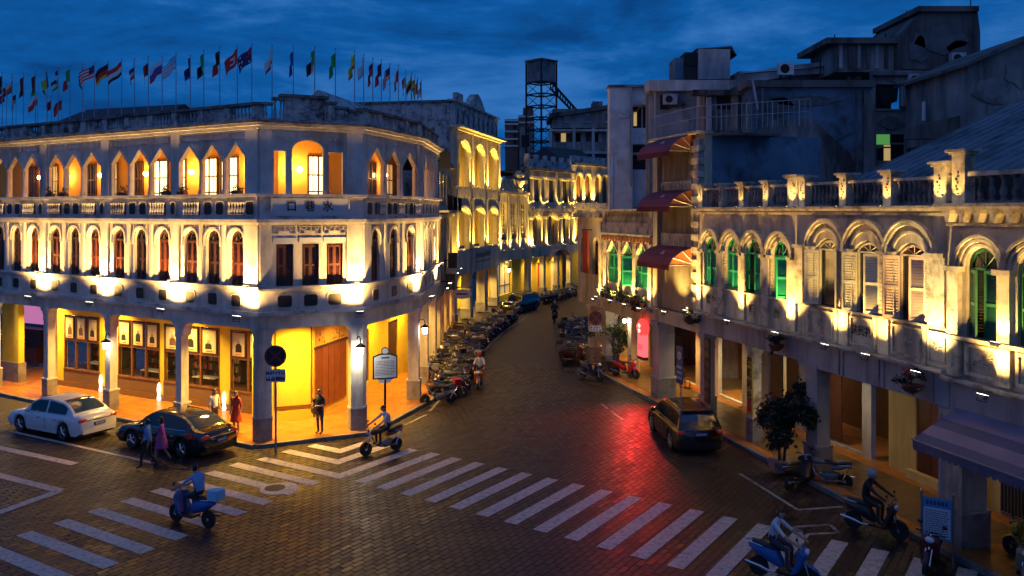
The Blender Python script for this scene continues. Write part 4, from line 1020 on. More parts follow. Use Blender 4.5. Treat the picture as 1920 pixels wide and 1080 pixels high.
# sign boards on its columns
o = empty('column_sign', FR @ T(11.62, 0.06, 0), 'tall dark board of gilt characters on the column left of the dark hatchback', 'sign')
MB().box(-0.22, 0.22, -0.08, -0.02, 0.9, 3.65).build('board', 'sign_face_dark', o)
for k, ch in enumerate('順德堂老字號'): letters(ch, 0.34, 'cl_khaki', o, T(-0.09, -0.085, 3.35-k*0.42)); letters('百年字號益堂'[k], 0.22, 'cl_khaki', o, T(0.12, -0.085, 3.35-k*0.42))
o = empty('gold_column_sign', FR @ T(14.85, 0.02, 0), 'gilt board with black characters and a red seal on the narrow column', 'sign')
MB().box(-0.19, 0.19, 0.05, 0.09, 1.2, 3.45).build('board', 'sc_yellow', o)
for k, ch in enumerate('廣順利社'): letters(ch, 0.36, 'ink', o, T(0, 0.044, 3.2-k*0.44))
mb = MB(); mb.lathe([(0.15, 0.036), (0.15, 0.047)], (0, 0, 1.52), 14, 'y'); mb.box(-0.15, 0.15, 0.038, 0.047, 1.3, 1.75); mb.build('seal', 'f_red', o)
mb = MB()
for k in range(4): mb.box(-0.10, 0.10, 0.032, 0.0355, 1.36+k*0.1, 1.40+k*0.1)
mb.build('seal_mark', 'ink', o)
o = empty('wall_plaque', FR @ T(18.9, 0.045, 1.95), 'small dark octagonal plaque on the wide grey pier', 'plaque')
p8 = chamf(0.30, 0.62, 0.10); MB().prism(p8, -0.03, 0).build('plate', 'sign_face_dark', o)
mb = MB()
for k in range(6): mb.box(-0.02, 0.02, -0.034, -0.0305, -0.22+k*0.075, -0.18+k*0.075)
mb.build('characters', 'grey_metal', o)

# ---- building with cream shutters and flat arches
kb = Bld('cream_shutter_shophouse', rpt(19), 'pale shophouse with cream and pink open shutters under flat arches')
X0, X1 = 18.104, 25.05
KW = [19.75, 21.72, 23.62]
mb = MB(); wall(mb, X0, X1, 5.86, 8.98, 0.40, [(c, 1.16, 5.86, 7.78, 'seg', 0.30) for c in KW]); kb.add('wall', mb, 'plaster_right', FR)
Wk = win_meshes(1.12, 2.16, 'seg', 'shutter_cream', 0.28, bars=4); Wp = win_meshes(1.12, 2.16, 'seg', 'shutter_pink', 0.28, bars=4)
for i, c in enumerate(KW):
    wm = Wp if i == 2 else Wk
    place_window(kb, FR, c, 5.865, 0.10, 1.12, wm, ajar=[(2.55, 2.4), (2.6, 0.5), (2.6, 0.35)][i])
    for t0, t1, pr in ((0.06, 0.14, 0.06), (0.30, 0.38, 0.12), (0.40, 0.46, 0.17)):
        mb = MB(); mould(mb, c, 7.95, 1.16, 'seg', 0.34, t0, t1, -pr, 0.01, legs=0.05 if t0 < 0.2 else 0.2); kb.add('arch_moulding', mb, 'trim_right', FR)
    mb = MB()
    for q in range(6): mb.tube([(c-0.45+q*0.18, 0.24, 5.9), (c-0.45+q*0.18, 0.24, 7.7)], 0.012, 4)
    for zz in (6.4, 7.0, 7.5): mb.tube([(c-0.5, 0.24, zz), (c+0.5, 0.24, zz)], 0.010, 4)
    kb.add('window_grille', mb, 'white_paint', FR)
    kb.add('window_back', MB().box(c-0.57, c+0.57, 0.34, 0.38, 5.87, 7.75), 'glass_dark', FR)
    for s in (-1, 1):
        mb = MB()
        for k in range(13): mb.box(c+s*0.70-0.08, c+s*0.70+0.08, -0.06, 0.01, 5.93+k*0.135, 5.93+k*0.135+0.115)
        kb.add('quoin_strip', mb, 'trim_right', FR)
        kb.add('impost', MB().box(c+s*0.78-0.2, c+s*0.78+0.2, -0.14, 0.01, 7.70, 7.80), 'trim_right', FR)
for x, w_ in ((18.35, 0.46), (24.72, 0.62)): kb.add('pilaster', MB().box(x-w_/2, x+w_/2, -0.13, 0.02, 5.87, 7.72), 'trim_right', FR)
kb.add('capital', MB().box(18.05, 18.68, -0.20, 0.03, 7.722, 7.84), 'trim_right', FR); kb.add('capital', MB().box(24.34, 25.06, -0.20, 0.03, 7.722, 7.84), 'trim_right', FR)
kb.add('band', MB().box(X0, X1, 0.0, 0.4, 4.72, 5.80), 'plaster_right', FR); kb.add('sill_course', MB().box(X0, X1, -0.10, 0.3, 5.80, 5.86), 'cap_dark', FR)
for x in (20.3, 20.85, 22.15, 22.7, 24.2): kb.add('band_strip', MB().box(x-0.06, x+0.06, -0.07, 0.01, 4.74, 5.79), 'trim_right', FR)
for (a, b), ch in (((18.75, 20.1), None), ((20.98, 22.02), '法興祥'), ((22.85, 24.05), None), ((24.32, 24.95), None)):
    mb = MB(); mb.ring([(a, 4.84), (b, 4.84), (b, 5.70), (a, 5.70), (a, 4.84)], [(a+.06, 4.9), (b-.06, 4.9), (b-.06, 5.64), (a+.06, 5.64), (a+.06, 4.9)], -0.05, 0.01); o = kb.add('panel_frame', mb, 'trim_right', FR)
    if ch:
        for k, c_ in enumerate(ch): letters(c_, 0.34, 'ink', o, T(a+0.20+k*0.32, -0.012, 5.27))
    else:
        mb = MB(); rosette(mb, (a+b)/2, 5.27, 0.24, -0.03, 0.0); mb.build('relief', 'trim_right', o)
mb = MB(); profile(mb, X0, X1, [(4.56, 4.64, 0.10), (4.642, 4.72, 0.26)]); kb.add('ledge', mb, 'trim_right', FR)
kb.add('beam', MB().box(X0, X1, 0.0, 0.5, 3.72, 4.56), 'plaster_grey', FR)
for x in (20.4, 20.62, 22.3, 22.52, 24.5): kb.add('beam_strip', MB().box(x-0.03, x+0.03, -0.03, 0.01, 3.74, 4.55), 'plinth', FR)
mb = MB(); profile(mb, X0, X1, [(8.86, 8.94, 0.08), (8.982, 9.06, 0.18), (9.062, 9.14, 0.28)], 0.33); kb.add('cornice', mb, 'trim_right', FR)
PK = [18.42, 20.62, 22.68, 24.78]
for i, x in enumerate(PK):
    post(kb, x, 0.34 if i < 3 else 0.46, 9.14, 10.20 if i < 3 else 10.34, seed=20+i, en=9 if i < 3 else 16, lab='small uplight at the foot of the %s parapet post of the cream shuttered house' % nth(i))
    if i < 3: balus(kb, x+0.25, PK[i+1]-0.25, 9.20, 0.6, bal_r)
kb.add('handrail', MB().box(X0, X1, 0.02, 0.24, 9.86, 9.95), 'trim_right', FR); kb.add('parapet_base', MB().box(X0, X1, 0.0, 0.3, 9.142, 9.20), 'cap_dark', FR)
arcade_room(kb, X0+0.9, X1+0.8, 'plaster_yellow', 3.65, [(21.6, 2.6, 0.35, 3.2, 'flat')])
for k in range(4): kb.add('door_leaf', MB().box(20.33+k*0.64, 20.94+k*0.64, DEPTH+0.04, DEPTH+0.1, 0.36, 3.2), 'wood_red' if k != 3 else 'wood_panel', FR)
kb.add('door_sill', MB().box(20.1, 23.2, DEPTH-0.25, DEPTH-0.02, 0.15, 0.42), 'plaster_yellow', FR)
kb.add('drain_pipe', MB().tube([(23.35, DEPTH-0.1, 3.6), (23.35, DEPTH-0.1, 0.2)], 0.06, 8), 'plaster_yellow', FR)
o = kb.node('grille_gate', FR @ T(24.3, DEPTH-0.06, 0))
MB().box(-0.5, 0.5, 0.03, 0.05, 0.2, 3.2).build('backing', 'void', o)
for k in range(9): MB().tube([(-0.48+k*0.12, 0, 0.2), (-0.48+k*0.12, 0, 3.2)], 0.014, 4).build('bar', 'grey_metal', o)
for z in (0.25, 1.6, 1.8, 3.15): MB().box(-0.5, 0.5, -0.02, 0.02, z, z+0.03).build('rail', 'grey_metal', o)
pier(kb, 25.32, 0.60, 3.72, 'plaster_right', d=0.8)
for k in range(3): kb.add('side_panel', MB().box(24.56+k*0.14, 24.68+k*0.14, 0.1, 0.9, 0.15, 3.7), 'plaster_grey', FR)

# ---- nearest building, dark green louvred doors
nbld = Bld('louvre_door_shophouse', rpt(25.5), 'ornate shophouse with dark green louvred doors and corbelled cornice at the edge of the picture')
X0, X1 = 25.054, 32.0
NW = [26.22, 27.82, 29.4]
mb = MB(); wall(mb, X0, X1, 5.72, 8.60, 0.45, [(c, 1.02, 5.72, 7.55, 'round', 0.51) for c in NW], y0=-0.05); nbld.add('wall', mb, 'plaster_right', FR)
Wn = win_meshes(1.0, 2.3, 'round', 'shutter_dkgreen', 0.50)
for c in NW:
    place_window(nbld, FR, c, 5.725, 0.04, 1.0, Wn, ajar=(0.5, 0.0))
    for t0, t1, pr in ((0.03, 0.10, 0.10), (0.14, 0.22, 0.15), (0.25, 0.33, 0.20)):
        mb = MB(); mould(mb, c, 7.55, 1.02, 'round', 0.51, t0, t1, -pr, -0.04, legs=0.02); nbld.add('arch_moulding', mb, 'trim_right', FR)
for i, x in enumerate((25.38, 27.02, 28.6, 30.2)):
    nbld.add('pilaster', MB().box(x-0.19, x+0.19, -0.20, -0.03, 5.73, 7.40), 'trim_right', FR)
    nbld.add('capital', MB().box(x-0.28, x+0.28, -0.28, -0.02, 7.402, 7.54), 'trim_right', FR)
    nbld.add('pedestal', MB().box(x-0.2, x+0.2, -0.20, -0.03, 4.66, 5.60), 'trim_right', FR)
nbld.add('band', MB().box(X0, X1, -0.05, 0.4, 4.60, 5.62), 'plaster_right', FR); nbld.add('sill_course', MB().box(X0, X1, -0.22, 0.3, 5.62, 5.72), 'trim_right', FR)
for a, b in ((25.7, 26.75), (27.3, 28.3), (28.9, 29.9)):
    mb = MB(); mb.ring([(a, 4.74), (b, 4.74), (b, 5.56), (a, 5.56), (a, 4.74)], [(a+.09, 4.83), (b-.09, 4.83), (b-.09, 5.47), (a+.09, 5.47), (a+.09, 4.83)], -0.11, -0.04); o = nbld.add('panel_frame', mb, 'trim_right', FR)
    mb = MB(); rosette(mb, (a+b)/2, 5.15, 0.28, -0.09, -0.05); rosette(mb, (a+b)/2-0.22, 5.05, 0.16, -0.08, -0.05); rosette(mb, (a+b)/2+0.22, 5.25, 0.16, -0.08, -0.05); mb.build('relief', 'trim_right', o)
mb = MB(); profile(mb, X0, X1, [(4.44, 4.52, 0.16), (4.522, 4.60, 0.30)]); nbld.add('ledge', mb, 'trim_right', FR)
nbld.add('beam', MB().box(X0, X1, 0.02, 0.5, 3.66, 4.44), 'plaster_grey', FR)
mb = MB(); mb.box(X0, X1, -0.10, 0.33, 8.60, 8.66); mb.box(X0, X1, -0.42, 0.33, 9.02, 9.10); mb.box(X0, X1, -0.50, 0.33, 9.102, 9.19); nbld.add('cornice', mb, 'trim_right', FR)
mb = MB(); mb.prism([(-0.13, 9.01), (-0.05, 8.70), (0.05, 8.70), (0.13, 9.01)], -0.34, -0.04); mb.box(-0.15, 0.15, -0.38, -0.04, 8.93, 9.015); CORB = mb.mesh('corbel', 'trim_right')
nbld.add('frieze', MB().box(X0, X1, -0.04, 0.33, 8.66, 9.02), 'plaster_right', FR)
for k in range(13): nbld.put('corbel', CORB, FR @ T(25.35+k*0.5, 0, 0))
post(nbld, 25.42, 0.44, 9.19, 10.62, seed=40, lab='small uplight at the foot of the tallest parapet post', en=16)
nbld.add('handrail', MB().box(25.65, X1, 0.02, 0.28, 9.90, 10.02), 'trim_right', FR); nbld.add('parapet_base', MB().box(X0, X1, 0.0, 0.3, 9.192, 9.26), 'cap_dark', FR)
bal_n = baluster_mesh(0.64, 0.11, 'cap_dark')
balus(nbld, 25.8, 31.6, 9.26, 0.64, bal_n, 0.15, 0.36)
nbld.add('dark_backing', MB().box(25.06, 32, 0.62, 0.70, 8.9, 10.0), 'concrete_dark', FR); kb.add('dark_backing', MB().box(18.2, 25.04, 0.62, 0.70, 8.9, 9.84), 'concrete_dark', FR)  # dark backing added to close off the sky between the balusters
arcade_room(nbld, 25.9, X1, 'plaster_grey', 3.6)
pier(nbld, 29.5, 0.7, 3.66, 'plaster_right', d=0.8)
# striped awning over the pavement
o = empty('striped_awning', FR @ T(25.2, 0, 0), 'long blue and lilac striped awning with scalloped edge over the pavement', 'awning')
xs = [0.0, 0.55, 1.25, 1.8, 2.5, 3.05, 3.75, 4.3, 5.0, 5.55, 6.2]
zb_, zf, pr = 3.78, 3.05, 1.35
bands = [(0, 0.33), (0.33, 0.55), (0.55, 0.8), (0.8, 1.0)]
for k, (t0, t1) in enumerate(bands):
    mb = MB(); L0, L1 = 0.15, 6.2
    pts = lambda t: (-0.05-pr*t, zb_-(zb_-zf)*t)
    (ya, za), (yb, zb2) = pts(t0), pts(t1)
    mb._add([(L0, ya, za), (L1, ya, za), (L1, yb, zb2), (L0, yb, zb2), (L0, ya, za-0.012), (L1, ya, za-0.012), (L1, yb, zb2-0.012), (L0, yb, zb2-0.012)], [(0, 1, 2, 3), (7, 6, 5, 4), (0, 4, 5, 1), (2, 6, 7, 3), (0, 3, 7, 4), (1, 5, 6, 2)])
    mb.build('canvas_stripe', ['awning_lilac', 'awning_blue', 'awning_lilac', 'awning_blue'][k], o)
mb = MB()
for k in range(31):
    a = 0.15+k*0.195; mb.prism([(a, zf-0.02), (a, zf-0.2), (a+0.05, zf-0.27), (a+0.14, zf-0.27), (a+0.19, zf-0.2), (a+0.19, zf-0.02)][::-1], -0.05-pr-0.008, -0.05-pr)
mb.build('valance', 'awning_blue', o)
MB().tube([(0.1, -0.06-pr, zf-0.01), (6.2, -0.06-pr, zf-0.01)], 0.025, 6).build('front_bar', 'grey_metal', o)
for x in (0.4, 3.0, 5.6): MB().tube([(x, -0.02, 2.9), (x, -pr, zf-0.03)], 0.02, 5).build('strut', 'grey_metal', o)

# ---- narrow tower with three awnings
tb = Bld('awning_tower', rpt(8), 'narrow tower house with three maroon awnings and a striped quoin pillar')
X0, X1 = 6.2, 10.95
mb = MB(); wall(mb, X0, X1, 4.4, 12.3, 0.35, [(8.45, 3.0, 5.65, 6.75, 'flat'), (8.45, 3.0, 8.15, 9.35, 'flat'), (8.45, 3.0, 10.6, 11.9, 'flat')], y0=0.25); tb.add('wall', mb, 'plaster_cream', FR)
for z0, h, lit in ((5.66, 1.08, 'lit_window_dim'), (8.16, 1.18, 'lit_window_dim'), (10.61, 1.28, 'glass_dark')):
    o = tb.node('window', FR @ T(8.45, 0.36, z0)); mb = MB()
    for k in range(5): mb.box(-1.5+k*0.74, -1.46+k*0.74+0.02, 0, 0.06, 0, h)
    for zz in (0, h*0.5, h-0.05): mb.box(-1.5, 1.5, 0.003, 0.057, zz, zz+0.05)
    mb.build('frame', 'wood_dark', o); MB().box(-1.5, 1.5, 0.07, 0.08, 0, h).build('pane', lit, o)
for z0, z1 in ((7.05, 7.95), (9.6, 10.35)):
    mb = MB(); mb.box(6.9, 10.0, 0.10, 0.26, z0, z1); o = tb.add('relief_band', mb, 'plaster_cream', FR)
    for k in range(3):
        a = 7.05+k*1.0; mb = MB(); mb.ring([(a, z0+.1), (a+.85, z0+.1), (a+.85, z1-.1), (a, z1-.1), (a, z0+.1)], [(a+.07, z0+.17), (a+.78, z0+.17), (a+.78, z1-.17), (a+.07, z1-.17), (a+.07, z0+.17)], 0.06, 0.11)
        rosette(mb, a+0.43, (z0+z1)/2, 0.22, 0.06, 0.11); mb.build('relief', 'plaster_cream', o)
qm = [MB().box(10.28, 10.94, -0.06, 0.40, 0, 0.27).mesh('quoin', 'trim_right'), MB().box(10.36, 10.86, 0.0, 0.38, 0, 0.27).mesh('quoin', 'plaster_grey')]
k = 0; z = 4.42
while z < 12.0: tb.put('quoin', qm[k % 2], FR @ T(0, 0, z)); k += 1; z += 0.274
tb.add('corner_pier', MB().box(6.2, 6.7, 0.0, 0.3, 4.42, 12.2), 'plaster_cream', FR)
tb.add('cap', MB().box(X0-0.2, X1+0.12, -0.2, 0.6, 12.302, 12.42), 'trim_right', FR)
tb.add('side_wall', MB().box(X0, X1-0.05, 0.6, 6.0, 9.0, 12.28), 'blue_render', FR)
tb.add('terrace', MB().box(X0, X1+0.9, 0.6, 3.4, 12.2, 12.3), 'concrete_dark', FR)
mb = MB(); profile(mb, X0, X1, [(4.30, 4.40, 0.15)]); tb.add('ledge', mb, 'trim_right', FR)
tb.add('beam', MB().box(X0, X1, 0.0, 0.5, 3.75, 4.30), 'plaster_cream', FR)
arcade_room(tb, X0, X1, 'plaster_cream', 3.7, [(8.2, 2.2, 0.2, 3.2, 'flat')])
tb.add('room_wall', MB().box(6.4, 10.5, 5.0, 5.1, 0.15, 3.7), 'plaster_cream', FR)
pier(tb, 6.75, 0.72, 3.75, 'plaster_grey', d=0.8)
def tower_awning(z, i):
    o = empty('tower_awning', FR @ T(8.45, 0.2, z), '%s maroon awning on the narrow tower' % ['lowest', 'middle', 'topmost'][i], 'awning', 'awnings on the tower')
    wd, pr, h = 1.72, 1.25, 0.78
    prof = [(-0.02, h), (-pr*0.5, h*0.78), (-pr*0.85, h*0.40), (-pr, 0.0), (-pr, -0.22)]
    for k in range(4):
        (y0, z0), (y1, z1) = prof[k], prof[k+1]
        mb = MB(); mb._add([(-wd, y0, z0), (wd, y0, z0), (wd, y1, z1), (-wd, y1, z1), (-wd, y0, z0-.01), (wd, y0, z0-.01), (wd, y1, z1-.01), (-wd, y1, z1-.01)], [(0, 1, 2, 3), (7, 6, 5, 4), (0, 3, 7, 4), (1, 5, 6, 2)])
        mb.build('canvas' if k < 3 else 'valance', 'awning_red', o)
    for s in (-1, 1):
        q = [(s*wd, -0.02, 0.0)]+[(s*wd, y, zz) for y, zz in prof[:4]]
        mb = MB(); mb.face(q); mb.face([(p[0]-s*0.01, p[1], p[2]) for p in reversed(q)]); mb.build('end_cloth', 'awning_red_lit', o)  # orange end cloth carries the lamp glow in its colour
    for s in (-1, 1):
        for (y, zz) in prof[:4]: MB().tube([(s*(wd+0.01), -0.01, 0), (s*(wd+0.01), y, zz)], 0.014, 4).build('rib', 'grey_metal', o)
    mb = MB(); mb.box(-0.30, -0.05, -0.002, 0.002, 0.0, 0.10); mb.box(-0.26, 0.06, -0.002, 0.002, 0.14, 0.22); mb.box(-0.2, 0.0, -0.002, 0.002, 0.26, 0.32)
    mm = mb.build('emblem', 'sign_pale', o, T(0.3, -pr*0.80, h*0.42) @ Matrix.Rotation(math.radians(-48), 4, 'X'))
for i, z in enumerate((6.75, 9.30, 11.72)): tower_awning(z-0.12, i)
# roof terrace railing
o = empty('terrace_railing', FR @ T(X0, 0, 12.42), 'thin metal railing round the roof terrace above the topmost awning', 'railing')
for (a, b) in (((0.0, -0.1), (4.7, -0.1)), ((4.7, -0.1), (8.0, 3.2))):
    mb = MB(); n = 22
    for zz in (0.55, 1.05): mb.tube([(a[0], a[1], zz), (b[0], b[1], zz)], 0.022, 5)
    mb.build('rail', 'pole_metal', o)
    for k in range(n+1):
        t = k/n; x, y = a[0]+(b[0]-a[0])*t, a[1]+(b[1]-a[1])*t
        MB().tube([(x, y, 0), (x, y, 1.05)], 0.028 if k % 5 == 0 else 0.012, 4).build('bar', 'pole_metal', o)

# ---- low house with green pointed windows and plants on its ledge
hb = Bld('pointed_window_shophouse', rpt(3), 'low cream shophouse with green shutters under pointed arches and plants along its ledge')
X0, X1 = -0.4, 6.196
HW = [1.15, 3.2, 5.0]
mb = MB(); wall(mb, X0, X1, 5.15, 7.70, 0.35, [(c, 1.40, 5.15, 6.75, 'point', 0.62) for c in HW]); hb.add('wall', mb, 'plaster_cream', FR)
Wh = win_meshes(1.38, 2.15, 'point', 'shutter_green', 0.60)
for i, c in enumerate(HW):
    place_window(hb, FR, c, 5.155, 0.08, 1.38, Wh, ajar=[0.0, (0.05, 0.9), (0.0, 0.2)][i])
    mb = MB(); mould(mb, c, 6.75, 1.40, 'point', 0.62, 0.03, 0.15, -0.08, 0.01, legs=0.1); hb.add('arch_moulding', mb, 'trim_right', FR)
for x in (0.1, 2.2, 4.1, 5.98): hb.add('pilaster', MB().box(x-0.2, x+0.2, -0.08, 0.02, 4.32, 7.35), 'trim_right', FR)
mb = MB()
for k in range(16): mb.prism([(X0+0.1+k*0.4, 7.66), (X0+0.18+k*0.4, 7.46), (X0+0.3+k*0.4, 7.38), (X0+0.42+k*0.4, 7.46), (X0+0.5+k*0.4-0.005, 7.66)], -0.14, 0.0)
hb.add('scalloped_frieze', mb, 'terracotta', FR)
mb = MB(); profile(mb, X0, X1, [(7.70, 7.80, 0.16), (8.98, 9.08, 0.2)], 0.3); hb.add('cornice', mb, 'trim_right', FR)
hb.add('parapet', MB().box(X0, X1, 0.02, 0.3, 7.80, 8.36), 'trim_right', FR); hb.add('parapet_recess', MB().box(X0, X1, 0.16, 0.3, 8.36, 8.98), 'void', FR)
bal_h = baluster_mesh(0.60, 0.07, 'trim_right')
balus(hb, X0+0.4, X1-0.4, 8.37, 0.6, bal_h, 0.09, 0.22)
for x in (X0+0.2, X1-0.2): hb.add('parapet_post', MB().box(x-0.2, x+0.2, -0.03, 0.31, 7.80, 8.978), 'trim_right', FR)
hb.add('band', MB().box(X0, X1, 0.0, 0.35, 4.30, 5.15), 'plaster_cream', FR)
mb = MB(); profile(mb, X0, X1, [(4.08, 4.18, 0.12), (4.182, 4.28, 0.42)], 0.3); hb.add('ledge', mb, 'trim_right', FR)
hb.add('beam', MB().box(X0, X1, 0.0, 0.5, 3.50, 4.08), 'plaster_cream', FR)
arcade_room(hb, X0, X1, 'plaster_cream', 3.45, [(3.0, 3.6, 0.16, 3.2, 'flat')])
hb.add('room_wall', MB().box(X0, X1, 6.0, 6.1, 0.15, 3.6), 'wood_brown', FR); hb.add('room_floor', MB().box(X0, X1, DEPTH+0.2, 6.0, 0.10, 0.153), 'tile_floor_pale', FR)
pier(hb, -0.1, 0.62, 3.50, 'plaster_cream', d=0.7); hb.add('inner_pier', MB().box(1.7, 2.2, 0.6, 1.1, 0.15, 3.45), 'plaster_cream', FR)
hb.add('end_pier', MB().box(-0.75, -0.405, -0.1, 0.3, 4.0, 8.4), 'trim_right', FR)
# ---- the house beyond it, seen end-on
eb = Bld('end_on_shophouse', rpt(-3.2), 'narrow cream house end-on beyond the green pointed windows, with a red banner')
X0, X1 = -5.2, -0.8
mb = MB(); wall(mb, X0, X1, 4.2, 8.6, 0.35, [(c, 0.9, 5.3, 7.0, 'round', 0.45) for c in (-4.2, -2.2)], y0=0.25); eb.add('wall', mb, 'plaster_cream', FR)
for c in (-4.2, -2.2): place_window(eb, FR, c, 5.305, 0.42, 0.88, win_meshes(0.88, 2.1, 'round', 'wood_dark', 0.44))
eb.add('cornice', MB().box(X0, X1, -0.05, 0.6, 8.6, 8.85), 'trim_right', FR); eb.add('beam', MB().box(X0, X1, 0.2, 0.6, 3.5, 4.2), 'plaster_cream', FR)
arcade_room(eb, X0, X1, 'plaster_cream', 3.45); pier(eb, -2.9, 0.55, 3.5, 'plaster_cream', y=0.45)
eb.add('roof', MB().box(X0, X1, 0.6, 8, 8.4, 8.6), 'tile_roof', FR)
o = empty('red_banner', FR @ T(-2.4, -0.25, 0), 'tall red banner hanging on the end-on house above the signpost', 'banner')
MB().box(-0.42, 0.42, -0.06, 0.0, 5.4, 7.9).build('cloth', 'red_cloth', o); MB().tube([(-0.42, 0.2, 7.9), (-0.42, -0.1, 7.9), (0.42, -0.1, 7.9), (0.42, 0.2, 7.9)], 0.03, 5).build('bracket', 'black_metal', o)
for k in range(6):
    MB().box(-0.3, 0.3, -0.075, -0.061, 5.75+k*0.34, 5.79+k*0.34).build('fold', 'f_maroon', o)

# ---- lights of the right-hand row
def rflood(x, out_, z, en, lab, spot=92, tilt=0.25, grp='floodlights on the right-hand houses', col=GOLD, sc_=0.8):
    flood(RF(x, -out_, z), RN @ Vector((0, tilt, 1)), en, lab, grp, col, spot=spot, sc_=sc_)
rflood(11.05, 0.72, 4.80, 190, 'floodlight at the ledge below the striped quoin pillar')
rflood(14.53, 0.72, 4.80, 190, 'floodlight at the ledge between the second and third green windows')
rflood(17.86, 0.72, 4.80, 260, 'floodlight at the ledge right of the fourth green window')
rflood(20.5, 0.60, 4.78, 150, 'floodlight at the ledge left of the carved shop name panel')
rflood(22.45, 0.60, 4.78, 150, 'floodlight at the ledge right of the carved shop name panel')
rflood(24.75, 0.80, 4.70, 300, 'brightest floodlight, beside the hanging flower basket', col=(1.0, 0.70, 0.24))
rflood(27.02, 0.80, 4.55, 240, 'floodlight at the ledge below the louvred door pier')
rflood(0.15, 0.62, 4.32, 150, 'floodlight at the left end of the planted ledge'); rflood(2.2, 0.62, 4.32, 170, 'floodlight between the first and second pointed windows')
rflood(4.1, 0.62, 4.32, 170, 'floodlight between the second and third pointed windows'); rflood(5.95, 0.62, 4.32, 170, 'floodlight at the right end of the planted ledge')
rflood(10.6, 0.36, 4.5, 420, 'floodlight at the foot of the striped quoin pillar on the tower', spot=48, tilt=0.05); rflood(8.9, 0.7, 4.5, 130, 'floodlight under the lowest tower awning', col=(1, .62, .15))
rflood(-0.6, 0.5, 4.1, 160, 'floodlight on the end pier beside the red banner')
flood(RF(27.02, -0.42, 5.80), RN @ Vector((0, 0.25, 1)), 60, 'cup-shaped uplight on the sill of the louvred doors', 'floodlights on the right-hand houses', GOLD, spot=110, sc_=0.7)
ceil_lamp(tb, RF(8.6, 1.6, 0), 26, col=(1, .75, .35), z=3.68); ceil_lamp(hb, RF(4.6, 1.6, 0), 120, col=(1, .55, .16), z=3.43)
ceil_lamp(hb, RF(3.0, 4.6, 0), 90, col=(1, .75, .4), z=3.3); ceil_lamp(eb, RF(-2.9, 1.6, 0), 90, col=(1, .6, .15), z=3.43)
ceil_lamp(jb, RF(16.4, 1.5, 0), 24, col=(1, .66, .2), z=3.73); ceil_lamp(kb, RF(21.5, 1.5, 0), 8, col=(1, .60, .14), z=3.63); ceil_lamp(kb, RF(24.6, 1.6, 0), 6, col=(1, .60, .14), z=3.63)
ceil_lamp(jb, RF(12.8, 4.4, 0), 10, col=(1, .6, .3), z=3.7); ceil_lamp(tb, RF(8.2, 4.2, 0), 90, col=(1, .85, .5), z=3.6)
# ================================================================ houses along the far side of the curving street
Q0, Q1, Q2, Q3, Q4, Q5 = (-4.17, 47.75), (-4.40, 66.0), (-1.25, 80.0), (1.65, 88.0), (6.80, 97.0), (11.6, 103.0)
YEL = (1.0, 0.60, 0.10)
def far_lights(F, xs, z, en, what, out_=0.5, col=YEL, tilt=0.2, spot=115, sc_=0.7):
    Fn = F.to_3x3()
    for i, x in enumerate(xs): flood(F @ Vector((x, -out_, z)), Fn @ Vector((0, tilt, 1)), en, 'floodlight on the %s, %s from its left end' % (what, nth(i)), 'floodlights in the far street', col, spot=spot, sc_=sc_)
# ---- dark narrow-fronted house next to the corner building
F0, L0_ = frame(Q0, Q1)
b0 = Bld('balcony_house', Q0, 'shadowed house with iron balconies squeezed beside the white corner building')
mb = MB(); wall(mb, 0.05, L0_, 4.3, 12.2, 0.3, [(c, 1.0, z0, z0+1.7, 'round', 0.5) for c in (2.5, 5.5, 8.5, 11.5, 14.5, 17) for z0 in (5.4,)], y0=0.3); b0.add('wall', mb, 'plaster_cream', F0)
WD = win_meshes(0.98, 2.18, 'round', 'wood_dark', 0.49)
for c in (2.5, 5.5, 8.5, 11.5, 14.5, 17): place_window(b0, F0, c, 5.405, 0.45, 0.98, WD)
for c in (2.5, 5.5, 8.5, 11.5, 14.5, 17):
    o = b0.node('balcony_window', F0 @ T(c, 0.26, 9.4)); MB().box(-0.5, 0.5, 0, 0.03, 0, 2.0).build('pane', 'glass_dark', o); MB().box(-0.6, 0.6, -0.03, 0.0, 2.0, 2.15).build('hood', 'trim_right', o)
for c in (3.5, 9.5, 15.5):
    o = b0.node('balcony', F0 @ T(c, 0, 8.9)); MB().box(-2.2, 2.2, -0.55, 0.3, 0, 0.12).build('slab', 'plaster_grey', o)
    for k in range(14): MB().tube([(-2.15+k*0.33, -0.5, 0.12), (-2.15+k*0.33, -0.5, 1.0)], 0.03, 4).build('bar', 'black_metal', o)
    MB().box(-2.2, 2.2, -0.54, -0.46, 1.0, 1.06).build('handrail', 'black_metal', o)
for k in range(7): b0.add('pilaster', MB().box(0.8+k*2.95-0.2, 0.8+k*2.95+0.2, 0.1, 0.32, 0.15, 8.5), 'plaster_cream', F0)
b0.add('cornice', MB().box(0.05, L0_, 0.0, 0.5, 12.2, 12.45), 'cap_dark', F0); b0.add('cornice', MB().box(0.05, L0_, 0.05, 0.5, 8.5, 8.75), 'trim_right', F0)
b0.add('beam', MB().box(0.05, L0_, 0.15, 0.6, 3.7, 4.3), 'plaster_cream', F0); b0.add('shop_wall', MB().box(0, L0_, 3.0, 3.1, 0.15, 4.3), 'arcade_yellow', F0)
b0.add('arcade_ceiling', MB().box(0.05, L0_, 0.6, 3.0, 3.9, 4.0), 'arcade_yellow', F0); b0.add('roof', MB().box(0.05, L0_, 0.6, 8, 12.1, 12.2), 'tile_roof', F0)
for x in (2.5, 8, 14): ceil_lamp(b0, F0 @ Vector((x, 1.6, 0)), 260, z=3.88)
far_lights(F0, (0.9, 6.7, 12.6, 17.6), 4.6, 160, 'shadowed balcony house')
